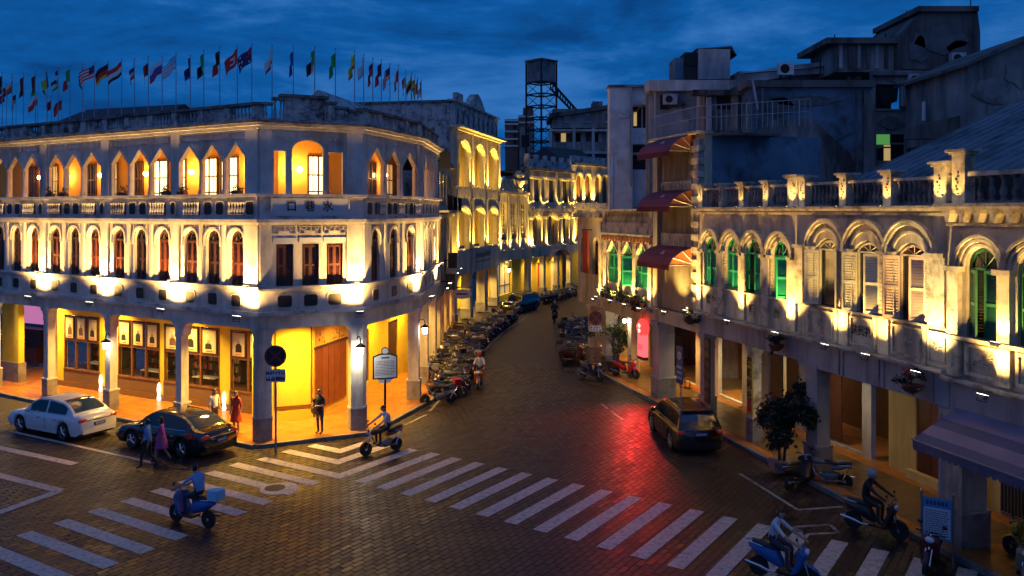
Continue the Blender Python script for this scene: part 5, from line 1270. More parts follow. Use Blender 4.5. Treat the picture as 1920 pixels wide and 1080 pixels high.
# ---- tall yellow arcade house with a curved crest
F1, L1_ = frame(Q1, Q2)
b1 = Bld('crested_arcade_house', Q1, 'tall pale house lit yellow with arcaded loggias and a curved crest')
xs3 = [L1_*(k+0.5)/3 for k in range(3)]; W3 = L1_/3-1.1
for z0, zs, z1, ri in ((5.9, 8.5, 10.0, 0.7), (10.9, 13.4, 15.3, 1.2)):
    mb = MB(); wall(mb, 0, L1_, z0, z1, 0.45, [(c, W3, z0, zs, 'round', ri) for c in xs3]); b1.add('wall', mb, 'plaster_cream', F1)
    for c in xs3:
        mb = MB(); mould(mb, c, zs, W3, 'round', ri, 0.08, 0.25, -0.12, 0.01, legs=0.1); b1.add('arch_moulding', mb, 'trim_right', F1)
    b1.add('loggia_wall', MB().box(0, L1_, 2.0, 2.2, z0, z1), 'plaster_yellow', F1)
    for c in xs3: b1.add('loggia_door', MB().box(c-0.6, c+0.6, 1.9, 1.99, z0, z0+2.2), 'wood_dark', F1)
    b1.add('loggia_side', MB().box(0.02, 0.2, 0.45, 2.0, z0, z1), 'plaster_yellow', F1); b1.add('loggia_side', MB().box(L1_-0.2, L1_-0.02, 0.45, 2.0, z0, z1), 'plaster_yellow', F1)
for x in (0.25, L1_/3, 2*L1_/3, L1_-0.25):
    for z0, z1 in ((5.92, 9.9), (10.92, 15.2)): b1.add('pilaster', MB().box(x-0.24, x+0.24, -0.16, 0.02, z0, z1), 'plaster_cream', F1)
    column(b1, F1, x, 0.4, 0.75, 3.9, 'plaster_cream', 'plinth', 0.9)
b1.add('sign_band', MB().box(0, L1_, -0.05, 0.6, 3.9, 5.9), 'plaster_cream', F1)
rm = random.Random(2)
for k in range(9):
    mb = MB(); x = L1_*0.42+k*0.55
    for q in range(3): mb.box(x+q*0.12, x+q*0.12+0.07, -0.07, -0.051, 4.95+rm.uniform(0, .1), 5.4+rm.uniform(-.1, .1))
    mb.box(x, x+0.4, -0.07, -0.051, 5.15, 5.23)
    b1.add('shop_name_character', mb, 'ink', F1); b1.add('shop_name_letter', MB().box(x+0.02, x+0.35, -0.07, -0.051, 4.60, 4.72), 'ink', F1)
b1.add('balustrade_band', MB().box(0, L1_, -0.06, 0.4, 10.0, 10.9), 'trim_right', F1)
for k in range(26): b1.add('band_slot', MB().box(0.5+k*0.53, 0.5+k*0.53+0.2, -0.075, -0.061, 10.15, 10.75), 'plaster_grey', F1)
mb = MB(); mb.box(-0.1, L1_+0.1, -0.30, 0.5, 15.3, 15.45); mb.box(-0.25, L1_+0.3, -0.75, 0.5, 15.452, 15.62); b1.add('cornice', mb, 'trim_right', F1)
b1.add('attic', MB().box(0.1, L1_, 0.1, 0.5, 15.62, 17.5), 'parapet', F1)
for k in range(9): b1.add('attic_niche', MB().box(0.8+k*1.6, 0.8+k*1.6+0.5, 0.07, 0.12, 15.9, 17.0), 'cap_dark', F1)
mb = MB(); mb.box(-0.1, L1_+0.1, -0.1, 0.6, 17.5, 17.66); mb.prism([(1.0, 17.66), (2.6, 17.66), (2.6, 18.3), (1.0, 18.3)], 0.1, 0.5)
mb.prism([(4.2+5.2*i/10, 17.66+1.25*math.sin(PI*i/10)) for i in range(11)][::-1], 0.0, 0.5); b1.add('crest', mb, 'parapet', F1)
b1.add('side_wall', MB().box(0.0, 0.3, 0.5, 9.0, 4, 17.4), 'parapet', F1); b1.add('side_coping', MB().box(-0.1, 0.5, 0.6, 9.0, 17.4, 17.6), 'cap_dark', F1)
b1.add('roof', MB().box(0.3, L1_, 0.5, 9, 15.5, 15.6), 'tile_roof', F1)
b1.add('shop_wall', MB().box(0, L1_, 2.8, 2.9, 0.15, 4.0), 'arcade_yellow', F1); b1.add('arcade_ceiling', MB().box(0, L1_, 0.6, 2.8, 3.92, 4.0), 'arcade_yellow', F1)
for c in xs3: b1.add('shop_door', MB().box(c-0.5, c+0.5, 2.72, 2.79, 0.15, 2.7), 'wood_brown', F1)
for x in xs3: ceil_lamp(b1, F1 @ Vector((x, 1.5, 0)), 330, z=3.9, col=(1, .62, .12))
far_lights(F1, (L1_/3, 2*L1_/3, L1_-0.3, 0.4), 6.0, 330, 'first floor of the crested arcade house', 0.6)
far_lights(F1, (L1_/3, 2*L1_/3, L1_-0.3), 11.0, 330, 'upper floor of the crested arcade house', 0.5)
for i, x in enumerate(xs3):
    for z0 in (6.1, 11.1): light('POINT', F1 @ Vector((x, 1.2, z0+0.4)), 120, YEL, name='loggia_fill', size=0.15)  # point lights added without fixtures to brighten the loggias
# ---- low house with tall latticed windows and a lit urn
F2, L2_ = frame(Q2, Q3)
b2 = Bld('lattice_window_house', Q2, 'low house with three tall lattice windows and a lit urn on its parapet')
xs = [L2_*(k+0.5)/3 for k in range(3)]
mb = MB(); wall(mb, 0, L2_, 5.2, 10.6, 0.35, [(c, 1.6, 6.2, 9.8, 'flat') for c in xs]); b2.add('wall', mb, 'plaster_cream', F2)
for c in xs:
    o = b2.node('lattice_window', F2 @ T(c, 0.2, 6.2)); MB().box(-0.8, 0.8, 0.05, 0.08, 0, 3.6).build('pane', 'glass_dark', o)
    mb = MB()
    for k in range(4): mb.box(-0.8+k*0.51, -0.8+k*0.51+0.07, 0, 0.05, 0, 3.6)
    for k in range(7): mb.box(-0.8, 0.8, 0.003, 0.047, k*0.585, k*0.585+0.06)
    mb.build('lattice', 'plaster_cream', o)
for x in (0.2, L2_/3, 2*L2_/3, L2_-0.2): b2.add('pilaster', MB().box(x-0.22, x+0.22, -0.12, 0.02, 5.2, 10.5), 'plaster_cream', F2)
mb = MB(); mb.box(0, L2_, -0.25, 0.4, 10.6, 10.85); b2.add('cornice', mb, 'trim_right', F2); b2.add('parapet', MB().box(0, L2_, 0.0, 0.35, 10.85, 12.1), 'trim_right', F2)
b2.add('urn', MB().lathe([(0.5, 0), (0.5, 0.3), (0.25, 0.4), (0.62, 0.9), (0.62, 1.1), (0.3, 1.25), (0.6, 1.5), (0.6, 1.7), (0.35, 1.8), (0.35, 2.1)], n=12), 'plaster_cream', F2 @ T(L2_*0.62, -0.1, 10.86), True)
b2.add('beam', MB().box(0, L2_, -0.1, 0.5, 4.2, 5.2), 'plaster_cream', F2)
mb = MB(); wall(mb, 0, L2_, 0.15, 4.2, 0.3, [(L2_*0.42, 4.4, 0.8, 3.9, 'flat')], y0=0.8); b2.add('shop_wall', mb, 'arcade_yellow', F2)
o = b2.node('shop_window', F2 @ T(L2_*0.42, 0.95, 0.8)); MB().box(-2.2, 2.2, 0.06, 0.1, 0, 3.1).build('pane', 'lit_window_dim', o)
for k in range(4): MB().box(-2.2+k*1.43, -2.2+k*1.43+0.1, 0, 0.06, 0, 3.1).build('mullion', 'wood_dark', o)
MB().box(-2.2, 2.2, 0.003, 0.057, 0.8, 0.9).build('rail', 'wood_dark', o)
b2.add('roof', MB().box(0, L2_, 0.35, 10, 10.7, 10.8), 'tile_roof', F2); b2.add('rear_wall', MB().box(-1, L2_, 4, 4.3, 10.8, 13.4), 'plaster_grey', F2); gable(b2, F2 @ Vector((-1, 6, 0)), F2 @ Vector((L2_, 6, 0)), 5.0, 13.4, 14.6)
ceil_lamp(b2, F2 @ Vector((L2_/2, 0.4, 0)), 140, z=4.15, col=(1, .68, .16))
far_lights(F2, (0.25, L2_/3, 2*L2_/3, L2_-0.2), 5.3, 140, 'lattice window house', 0.45); far_lights(F2, (L2_*0.62,), 10.9, 80, 'lit urn', 0.9)
# ---- house with paired columns and flat arches
F3, L3_ = frame(Q3, Q4)
b3 = Bld('column_front_house', Q3, 'three storey house with lit columns, flat arches and brown shutters closing the street')
xs = [L3_*t for t in (0.19, 0.52, 0.84)]; ww = [1.9, 3.0, 1.9]
mb = MB(); wall(mb, 0, L3_, 5.2, 9.2, 0.5, [(c, w_, 5.4, 7.9, 'seg', 0.55) for c, w_ in zip(xs, ww)]); b3.add('wall', mb, 'plaster_cream', F3)
mb = MB(); wall(mb, 0, L3_, 9.2, 13.2, 0.4, [(c, 1.3, 9.9, 12.3, 'flat') for c in xs]); b3.add('wall', mb, 'plaster_cream', F3)
for c, w_ in zip(xs, ww):
    mb = MB(); mould(mb, c, 7.9, w_, 'seg', 0.55, 0.1, 0.35, -0.15, 0.01); b3.add('arch_moulding', mb, 'trim_right', F3)
    b3.add('loggia_wall', MB().box(c-w_/2-0.2, c+w_/2+0.2, 1.2, 1.3, 5.3, 8.8), 'plaster_yellow', F3)
    o = b3.node('window', F3 @ T(c, 1.1, 5.45)); MB().box(-w_*0.36, w_*0.36, 0, 0.06, 0, 2.1).build('shutter', 'wood_brown', o)
    o = b3.node('window', F3 @ T(c, 0.2, 9.92)); MB().box(-0.65, 0.65, 0, 0.05, 0, 2.38).build('pane', 'glass_dark', o); MB().box(-0.04, 0.04, -0.04, 0, 0, 2.38).build('mullion', 'wood_dark', o)
    b3.add('hood', MB().box(c-0.95, c+0.95, -0.25, 0.02, 12.35, 12.6), 'trim_right', F3)
for x in (0.3, L3_*0.34, L3_*0.70, L3_-0.3):
    for z0, z1 in ((5.3, 8.4), (9.9, 12.6)):
        o = b3.node('column', F3 @ T(x, -0.18, z0)); h = z1-z0
        MB().lathe([(0.32, 0), (0.32, 0.15), (0.22, 0.2), (0.19, h-0.3), (0.32, h-0.2), (0.34, h)], n=10).build('shaft', 'plaster_cream', o, smooth=True)
b3.add('balcony_band', MB().box(0, L3_, -0.35, 0.2, 8.9, 9.25), 'trim_right', F3); b3.add('cornice', MB().box(-0.1, L3_+0.1, -0.4, 0.5, 13.2, 13.5), 'cap_dark', F3)
b3.add('parapet', MB().box(0, L3_, 0.1, 0.35, 13.5, 14.4), 'parapet', F3)
for k in range(6): b3.add('parapet_post', MB().box(k*(L3_-0.4)/5, k*(L3_-0.4)/5+0.4, 0.0, 0.45, 13.5, 14.9), 'parapet', F3)
b3.add('beam', MB().box(0, L3_, -0.3, 0.5, 4.2, 5.2), 'plaster_cream', F3)
mb = MB(); wall(mb, 0, L3_, 0.15, 4.2, 0.3, [(2.2, 1.8, 0.2, 3.4, 'flat'), (5.2, 1.7, 0.2, 3.4, 'flat'), (8.4, 1.8, 0.2, 3.4, 'flat')], y0=1.2); b3.add('shop_wall', mb, 'arcade_yellow', F3)
for x, m_ in ((2.2, 'wood_red'), (5.2, 'sc_red'), (8.4, 'lit_window_dim')): b3.add('shop_door', MB().box(x-0.85, x+0.85, 1.6, 1.7, 0.2, 3.4), m_, F3)
for x in (0.3, 3.6, 6.9, L3_-0.3): column(b3, F3, x, 0.2, 0.5, 4.2, 'plaster_cream', 'plinth', 0.8)
b3.add('roof', MB().box(0, L3_, 0.4, 10, 13.1, 13.2), 'tile_roof', F3)
for x in (2.0, 5.2, 8.5): ceil_lamp(b3, F3 @ Vector((x, 0.6, 0)), 150, z=4.15, col=(1, .66, .15))
o = empty('shop_canopy', F3 @ T(5.3, -0.3, 4.1), 'curved pale canopy over the shop entrance at the end of the street', 'canopy')
mb = MB(); mb.ring([(-1.9*math.cos(PI*i/10), 0.75*math.sin(PI*i/10)) for i in range(11)], [(-1.82*math.cos(PI*i/10), 0.68*math.sin(PI*i/10)) for i in range(11)], -1.0, 0.0); mb.build('sheet', 'awning_lilac', o)
MB().prism([(-1.8*math.cos(PI*i/10), 0.66*math.sin(PI*i/10)) for i in range(11)][::-1], -0.1, -0.05).build('end_panel', 'plaster_grey', o)
far_lights(F3, (0.3, L3_*0.34, L3_*0.70, L3_-0.3), 5.3, 230, 'first floor of the column front house', 0.7)
far_lights(F3, (0.3, L3_*0.34, L3_*0.70, L3_-0.3), 9.4, 120, 'top floor of the column front house', 0.6)
# ---- house with twin round arches
F4, L4_ = frame(Q4, Q5)
b4 = Bld('twin_arch_house', Q4, 'cream house with pairs of round arched windows at the bend of the street')
for z0, zs, zt in ((5.4, 7.7, 9.2), (9.9, 12.6, 14.2)):
    mb = MB(); wall(mb, 0, L4_, z0, zt, 0.4, [(c, 1.2, z0, zs, 'round', 0.6) for c in (1.5, 3.3, 5.4, 7.0)]); b4.add('wall', mb, 'plaster_cream', F4)
    for c in (1.5, 3.3, 5.4, 7.0):
        mb = MB(); mould(mb, c, zs, 1.2, 'round', 0.6, 0.05, 0.25, -0.12, 0.01, legs=0.1); b4.add('arch_moulding', mb, 'trim_right', F4)
        b4.add('window', MB().box(c-0.6, c+0.6, 0.25, 0.3, z0, zs+0.6), 'wood_brown', F4)
b4.add('band', MB().box(0, L4_, -0.2, 0.4, 9.2, 9.9), 'trim_right', F4); b4.add('band', MB().box(0, L4_, -0.2, 0.4, 4.3, 5.4), 'plaster_cream', F4); b4.add('cornice', MB().box(0, L4_, -0.3, 0.4, 14.2, 14.5), 'cap_dark', F4)
b4.add('parapet', MB().box(0, L4_, 0.0, 0.3, 14.5, 15.3), 'parapet', F4)
mb = MB(); wall(mb, 0, L4_, 0.15, 4.3, 0.3, [(2.6, 1.5, 1.0, 3.4, 'flat'), (5.6, 1.5, 0.2, 3.4, 'flat')], y0=0.3); b4.add('shop_wall', mb, 'arcade_yellow', F4)
for x in (2.6, 5.6): b4.add('shop_window', MB().box(x-0.75, x+0.75, 0.5, 0.55, 0.2, 3.4), 'glass_dark', F4)
gable(b4, F4 @ Vector((0, 4, 0)), F4 @ Vector((L4_, 4, 0)), 7, 14.3, 16.5)
far_lights(F4, (0.3, 2.4, 4.4, 6.2), 5.5, 240, 'first floor of the twin arch house', 0.5); far_lights(F4, (0.3, 2.4, 4.4), 10.0, 200, 'top floor of the twin arch house', 0.5)
light('POINT', F4 @ Vector((3, -1.5, 3.6)), 120, YEL, name='shop_fill', size=0.2)  # fill light added in front of the shops, no fixture

# ================================================================ concrete blocks and towers behind
def UV(u, v, Y): return ((u-960)/FPX*Y, EYE+(HV-v)/FPX*Y)
def blk(b, name, u0, u1, v0, v1, Y, d, m, below=None):
    x0, z1 = UV(u0, v0, Y); x1, z0 = UV(u1, v1, Y)
    return b.add(name, MB().box(x0, x1, Y, Y+d, z0 if below is None else below, z1), m)
def pgn(b, name, pts, Y, d, m):
    q = [UV(u, v, Y) for u, v in pts]; return b.add(name, MB().prism(q, Y, Y+d), m)
bb = Bld('blue_rendered_block', (20, 43), 'old tenement block with peeling blue rendered wall behind the green shuttered house')
blk(bb, 'wall', 1408, 1638, 160, 350, 43, 8, 'blue_render', 0)
blk(bb, 'wall', 1322, 1406, 168, 260, 45, 2, 'concrete', 0)
blk(bb, 'beam', 1300, 1416, 168, 178, 44.4, 0.6, 'concrete_dark'); blk(bb, 'opening', 1344, 1372, 180, 205, 44.95, 0.1, 'void'); blk(bb, 'pier', 1326, 1334, 182, 246, 44.7, 0.3, 'concrete_light')
blk(bb, 'pier', 1373, 1384, 178, 246, 44.6, 0.4, 'concrete'); blk(bb, 'patch', 1425, 1600, 178, 250, 42.98, 0.05, 'blue_render')
pgn(bb, 'ruined_gable', [(1412, 340), (1412, 262), (1440, 226), (1524, 222), (1552, 250), (1592, 285), (1620, 340)], 42.9, 0.12, 'concrete')
blk(bb, 'pilaster', 1620, 1640, 170, 345, 42.8, 0.4, 'concrete'); blk(bb, 'coping', 1400, 1640, 150, 163, 42.7, 8, 'concrete_dark')
bb.add('drain_pipe', MB().tube([(*UV(1411, 150, 42.6)[:1], 42.6, UV(1411, 150, 42.6)[1]), (UV(1421, 205, 42.6)[0], 42.6, UV(1421, 205, 42.6)[1])], 0.06, 6), 'concrete_light')
tb2 = Bld('grey_tenement', (28, 50), 'dark concrete tenement with rooftop hut and long parapet')
blk(tb2, 'wall', 1218, 1400, 150, 330, 51, 1.5, 'concrete', 0); blk(tb2, 'parapet', 1216, 1384, 150, 170, 50.6, 1.6, 'concrete_light'); blk(tb2, 'opening', 1238, 1252, 178, 205, 50.9, 0.1, 'void')
pgn(tb2, 'roof_parapet', [(1384, 160), (1384, 140), (1480, 122), (1562, 115), (1562, 136), (1480, 142)], 50.4, 0.3, 'concrete_light'); blk(tb2, 'wall', 1384, 1640, 134, 340, 51, 8, 'concrete_dark', 0)
tb2.add('pipe', MB().tube([(UV(1386, 138, 50.2)[0], 50.2, UV(1386, 138, 50.2)[1]), (UV(1562, 124, 50.2)[0], 50.2, UV(1562, 124, 50.2)[1])], 0.06, 5), 'pole_metal')
o = blk(tb2, 'roof_hut', 1310, 1369, 90, 148, 52, 3, 'concrete_light'); blk(tb2, 'roof_hut', 1284, 1309, 98, 150, 52.3, 2.5, 'rust_metal'); blk(tb2, 'roof_hut', 1266, 1283, 108, 150, 52.6, 2, 'blue_render')
blk(tb2, 'hut_door', 1286, 1308, 98, 122, 52.2, 0.1, 'void'); pgn(tb2, 'hut_roof', [(1306, 91), (1372, 86), (1382, 104), (1369, 92)], 52, 3, 'concrete_dark')
o = empty('air_conditioner', T(*[(UV(1473, 141, 49.6)[0]), 49.6, UV(1473, 141, 49.6)[1]]), 'white air conditioner unit on the tenement roof edge', 'air conditioner')
MB().box(-0.42, 0.42, -0.2, 0.2, 0, 0.7).build('case', 'white_paint', o); MB().lathe([(0.27, -0.215), (0.27, -0.2)], (-0.1, 0, 0.35), 14, 'y').build('fan', 'void', o)
for s in (-0.3, 0.3): MB().box(s-0.03, s+0.03, -0.15, 0.15, -0.3, 0).build('bracket', 'black_metal', o)
tb3 = Bld('ruined_tower_block', (27, 47), 'dark weathered tower block with stair tower and broken windows at the upper right')
mbw = MB()
u0, u1, v0, v1, Y = 1636, 1822, 132, 345, 46.5
x0, zt = UV(u0, v0, Y); x1, zb = UV(u1, v1, Y)
wa, wb = UV(1642, 158, Y), UV(1692, 206, Y); wc, wd_ = UV(1642, 252, Y), UV(1694, 300, Y)
wall(mbw, x0, x1, 0, zt, 0.4, [((wa[0]+wb[0])/2, wb[0]-wa[0], wb[1], wa[1], 'flat')], y0=Y); tb3.add('wall', mbw, 'concrete')
tb3.add('room', MB().box(wa[0]-0.5, wb[0]+0.5, Y+2.5, Y+2.6, wb[1]-0.5, wa[1]+0.5), 'void')
tb3.add('torn_curtain', MB().prism([(wa[0]+0.15, wa[1]), (wb[0]-0.1, wa[1]), (wb[0]-0.2, wb[1]+0.5), (wa[0]+0.5, wb[1]+0.2)][::-1], Y+0.2, Y+0.22), 'void')
blk(tb3, 'window_trim', 1690, 1693, 146, 206, Y-0.05, 0.05, 'pole_light' if False else 'concrete_light'); blk(tb3, 'window_sill', 1642, 1692, 204, 207, Y-0.08, 0.1, 'concrete_light')
o = tb3.node('green_window', Matrix.Identity(4))
for a in ((1642, 1668, 252, 271, 'lit_green'), (1669, 1694, 252, 268, 'void'), (1642, 1656, 278, 300, 'void'), (1657, 1669, 272, 301, 'lit_window_dim'), (1670, 1694, 271, 300, 'void')):
    xa, za = UV(a[0], a[2], Y); xb, zb_ = UV(a[1], a[3], Y); MB().box(xa, xb, Y-0.03, Y-0.01, zb_, za).build('pane', a[4], o)
for a in ((1640, 1696, 249, 252), (1640, 1642, 252, 302), (1694, 1696, 252, 302), (1642, 1670, 275, 278), (1670, 1694, 268, 271)):
    xa, za = UV(a[0], a[2], Y); xb, zb_ = UV(a[1], a[3], Y); MB().box(xa, xb, Y-0.08, Y-0.005, zb_, za).build('frame', 'concrete_light', o)
pgn(tb3, 'stair_tower', [(1692, 130), (1692, 60), (1728, 22), (1832, 12), (1838, 60), (1838, 130)], 47.5, 6, 'concrete_dark'); blk(tb3, 'tower_eave', 1722, 1836, 11, 21, 47.2, 6, 'concrete_dark')
blk(tb3, 'roof_room', 1566, 1676, 80, 135, 48.5, 4, 'concrete'); blk(tb3, 'roof_room_slab', 1550, 1690, 70, 81, 48.0, 5, 'concrete_dark'); blk(tb3, 'roof_room', 1677, 1692, 90, 135, 48.6, 2, 'void')
for k in range(6): blk(tb3, 'wall_rib', 1574+k*17, 1580+k*17, 82, 128, 48.4, 0.15, 'concrete_dark' if k % 2 else 'concrete_light')
blk(tb3, 'slab', 1640, 1830, 136, 141, 46.2, 0.4, 'concrete_dark'); blk(tb3, 'slab', 1690, 1822, 198, 202, 46.3, 0.3, 'concrete_dark')
mb = MB()
for u, v in ((1700, 20), (1538, 80), (1565, 65), (1660, 62), (1820, 0)): 
    p = UV(u, v+60, 49); q = UV(u, v, 49); mb.tube([(p[0], 49, p[1]), (q[0], 49, q[1])], 0.035, 4)
tb3.add('aerial_rod', mb, 'black_metal')
o = empty('white_tube', T(UV(1732, 226, 41)[0], 41, UV(1732, 226, 41)[1]), 'pale upright tube against the dark tower block wall', 'tube'); MB().lathe([(0.09, 0), (0.09, 0.9)], n=8).build('tube', 'white_paint', o)  # plain white painted tube, gives no light
gb = Bld('dark_gable_house', (25, 38), 'dark gabled house wall at the upper right edge')
pgn(gb, 'wall', [(1816, 260), (1816, 122), (1935, 70), (2150, 10), (2150, 260)], 37.5, 6, 'concrete'); pgn(gb, 'eave', [(1812, 124), (1812, 117), (1935, 62), (2160, -5), (2160, 8), (1935, 71)], 37.0, 7, 'concrete_dark')
pgn(gb, 'low_wall', [(1706, 260), (1706, 238), (1820, 212), (1820, 260)], 38.2, 0.5, 'concrete_dark')
# corrugated metal roofs behind the parapets
def corr_roof(P, label, n, m='metal_roof'):
    """sheet roof through four corners (eave left, eave right, ridge right, ridge left) as ribbed strips"""
    a, b, c, d = [Vector(p) for p in P]; o = empty('metal_roof', T(*a), label, 'roof'); 
    nn = (b-a).cross(d-a).normalized()
    for i in range(n):
        t0, t1 = i/n, (i+1)/n; p0, p1 = a.lerp(b, t0), a.lerp(b, t1); q0, q1 = d.lerp(c, t0), d.lerp(c, t1); w_ = (p1-p0)*0.12
        mb = MB(); h = nn*0.05
        vs_ = [p0+w_, p1, q1, q0+w_, p0, p0+h+w_*0.3, p0+h+w_*0.7, q0, q0+h+w_*0.3, q0+h+w_*0.7]
        mb._add([tuple(v_-a) for v_ in vs_], [(0, 1, 2, 3), (4, 5, 8, 7), (5, 6, 9, 8), (6, 0, 3, 9)]); mb.build('roof_sheet', m, o)
corr_roof([RF(19.2, 0.7, 9.75), RF(32, 0.7, 9.75), RF(32, 9.5, 13.4), RF(19.2, 9.5, 13.4)], 'corrugated blue-grey metal roof behind the cream shuttered house', 26)
corr_roof([RF(11.2, 0.8, 9.25), RF(19.0, 0.8, 9.25), RF(19.0, 5.0, 9.95), RF(11.2, 5.0, 9.95)], 'low dark sheet roof behind the green shuttered house', 14, 'tile_roof')
corr_roof([RF(-0.2, 0.8, 8.6), RF(6.0, 0.8, 8.6), RF(6.0, 6.5, 11.6), RF(-0.2, 6.5, 11.6)], 'pale blue sheet roof behind the low cream shophouse', 12)
# pale slab tower, apartments, water tower
pb = Bld('pale_slab_tower', (10, 75), 'pale grey slab tower with dark loggias above the low cream shophouse')
blk(pb, 'wall', 1143, 1186, 162, 360, 75, 1.6, 'slab_pale', 0); blk(pb, 'wall', 1186, 1218, 240, 270, 75.5, 2, 'slab_pale'); blk(pb, 'wall', 1186, 1222, 160, 196, 75.3, 2, 'slab_pale'); blk(pb, 'loggia', 1186, 1240, 196, 350, 77, 5, 'void')
blk(pb, 'coping', 1141, 1224, 159, 163, 74.8, 2.4, 'concrete'); blk(pb, 'lit_pane', 1188, 1194, 210, 236, 76.9, 0.05, 'lit_window_dim'); blk(pb, 'window_post', 1203, 1205, 200, 240, 76.5, 0.1, 'concrete_light'); blk(pb, 'slab', 1186, 1222, 286, 289, 75.8, 2, 'concrete_light')
blk(pb, 'wall', 1186, 1240, 318, 350, 75.6, 3, 'concrete_light', 0)
ab = Bld('apartment_block', (5, 105), 'grey apartment block with open galleries beyond the end of the street')
blk(ab, 'wall', 1037, 1144, 204, 240, 106, 8, 'concrete', None); pgn(ab, 'roof', [(1030, 213), (1144, 196), (1144, 203), (1030, 221)], 105.4, 9, 'concrete_dark'); blk(ab, 'roof_hut', 1112, 1130, 190, 200, 107, 3, 'concrete')
blk(ab, 'gallery_back', 1037, 1144, 238, 330, 108.5, 5, 'concrete', 0)
for v in (242, 284): blk(ab, 'gallery_slab', 1030, 1146, v, v+4, 105.8, 3, 'concrete_light')
for v in (266, 306): blk(ab, 'gallery_rail', 1036, 1144, v, v+20, 105.9, 0.2, 'concrete')
for u in (1030, 1074, 1110, 1138): blk(ab, 'gallery_pier', u, u+5, 240, 330, 105.85, 0.5, 'concrete_light')
for u in (1057, 1095, 1133):
    blk(ab, 'window', u, u+11, 213, 228, 105.92, 0.1, 'glass_blue'); blk(ab, 'window_trim', u-1, u+12, 228, 229.5, 105.8, 0.2, 'concrete_light')
for u, m_ in ((1052, 'lit_window_dim'), (1089, 'white_paint'), (1120, 'white_paint')): blk(ab, 'door', u, u+9, 250, 270, 108.45, 0.06, m_)
for u in (1042, 1080, 1115): blk(ab, 'door', u, u+7, 248, 282, 108.4, 0.06, 'void')
sb = Bld('striped_apartments', (-1, 140), 'distant apartment house with pink and white bands')
blk(sb, 'wall', 947, 972, 195+28, 300, 140, 8, 'pink_brick', 0); blk(sb, 'wall', 972, 1002, 216, 300, 141, 8, 'pink_brick', 0); blk(sb, 'wall', 981, 1000, 202, 220, 143, 5, 'pink_brick')
for v in (224, 231, 245, 259, 272): blk(sb, 'white_band', 946, 972, v, v+3, 139.8, 8, 'white_paint')
for v in (217, 228): blk(sb, 'white_band', 972, 1002, v, v+3, 140.8, 8, 'white_paint')
for v in (236, 251, 264): blk(sb, 'window', 962, 968, v, v+6, 139.9, 0.1, 'void')
blk(sb, 'wall', 974, 1000, 238, 330, 139, 6, 'concrete', 0); blk(sb, 'window', 978, 992, 253, 275, 138.9, 0.1, 'void')
# water tower on a lattice of posts with its sloping chute
Yw = 112.0
o = empty('water_tower', T(UV(1015, 395, Yw)[0], Yw, 0), 'boxy water tower on a rusty lattice frame with a sloping chute', 'water tower')
xw = UV(1015, 0, Yw)[0]
zc = lambda v: UV(0, v, Yw)[1]
hw_ = 1.4
rz = RZ(0.75)
MB().box(-hw_+0.1, hw_-0.1, -hw_+0.1, hw_-0.1, zc(154), zc(117)).build('tank', 'tank', o, rz)
mb = MB(); mb.box(-hw_-0.15, hw_+0.15, -hw_-0.15, hw_+0.15, zc(117), zc(115)+0.1); mb.build('tank_roof', 'concrete_dark', o, rz)
for sx in (-1, 1):
    for sy in (-1, 1): MB().box(sx*hw_-0.09, sx*hw_+0.09, sy*hw_-0.09, sy*hw_+0.09, 0, zc(118)).build('post', 'rust_metal', o, rz)
for k, v in enumerate((156, 178, 200, 222, 244, 266, 288, 310)):
    z = zc(v)
    for s in (-1, 1):
        MB().box(-hw_, hw_, s*hw_-0.06, s*hw_+0.06, z-0.09, z+0.09).build('tie_beam', 'rust_metal', o, rz); MB().box(s*hw_-0.055, s*hw_+0.055, -hw_, hw_, z-0.085, z+0.085).build('tie_beam', 'rust_metal', o, rz)
        if k < 7: MB().tube([(-hw_, s*hw_, z), (hw_, s*hw_, zc(v+22))], 0.05, 4).build('brace', 'rust_metal', o, rz); MB().tube([(s*hw_, -hw_, z), (s*hw_, hw_, zc(v+22))], 0.05, 4).build('brace', 'rust_metal', o, rz)
mb = MB(); a = Vector((1.2, 0, zc(152))); b_ = Vector((UV(1085, 203, Yw)[0]-xw, 2.0, zc(205)))
for dy in (-0.5, 0.5): mb.tube([tuple(a+Vector((0, dy, 0))), tuple(b_+Vector((0, dy, 0)))], 0.1, 4); mb.tube([tuple(a+Vector((0, dy, -1.0))), tuple(b_+Vector((0, dy, -0.7)))], 0.08, 4)
for k in range(12):
    p = a.lerp(b_, k/11); mb.box(p.x-0.06, p.x+0.06, p.y-0.5, p.y+0.5, p.z-1.0+0.3*k/11, p.z)
mb.build('chute', 'rust_metal', o)
# peeled patches, pipes, cables and fittings on the old blocks
rw = random.Random(77)
def patch(b, u, v, Y, ru, rv, m):
    pts = [UV(u+ru*math.cos(-2*PI*k/13)*rw.uniform(.6, 1.1), v+rv*math.sin(2*PI*k/13)*rw.uniform(.6, 1.1), Y) for k in range(13)]
    b.add('plaster_patch', MB().prism(pts, Y-0.02, Y+0.03), m)
for u, v, ru, rv, m_ in ((1460, 200, 40, 22, 'patch_b'), (1560, 235, 46, 30, 'blue_render'), (1595, 300, 26, 30, 'patch_b'), (1440, 320, 26, 22, 'patch_b'), (1520, 310, 50, 20, 'patch_a'), (1510, 188, 70, 10, 'patch_b')): patch(bb, u, v, 42.95 if m_ != 'x' else 43, ru, rv, m_)
for u, v, ru, rv, m_ in ((1750, 178, 52, 26, 'patch_a'), (1790, 165, 24, 16, 'concrete'), (1672, 230, 26, 14, 'patch_a'), (1770, 220, 30, 10, 'concrete_dark'), (1720, 310, 40, 18, 'concrete_dark')): patch(tb3, u, v, 46.46, ru, rv, m_)
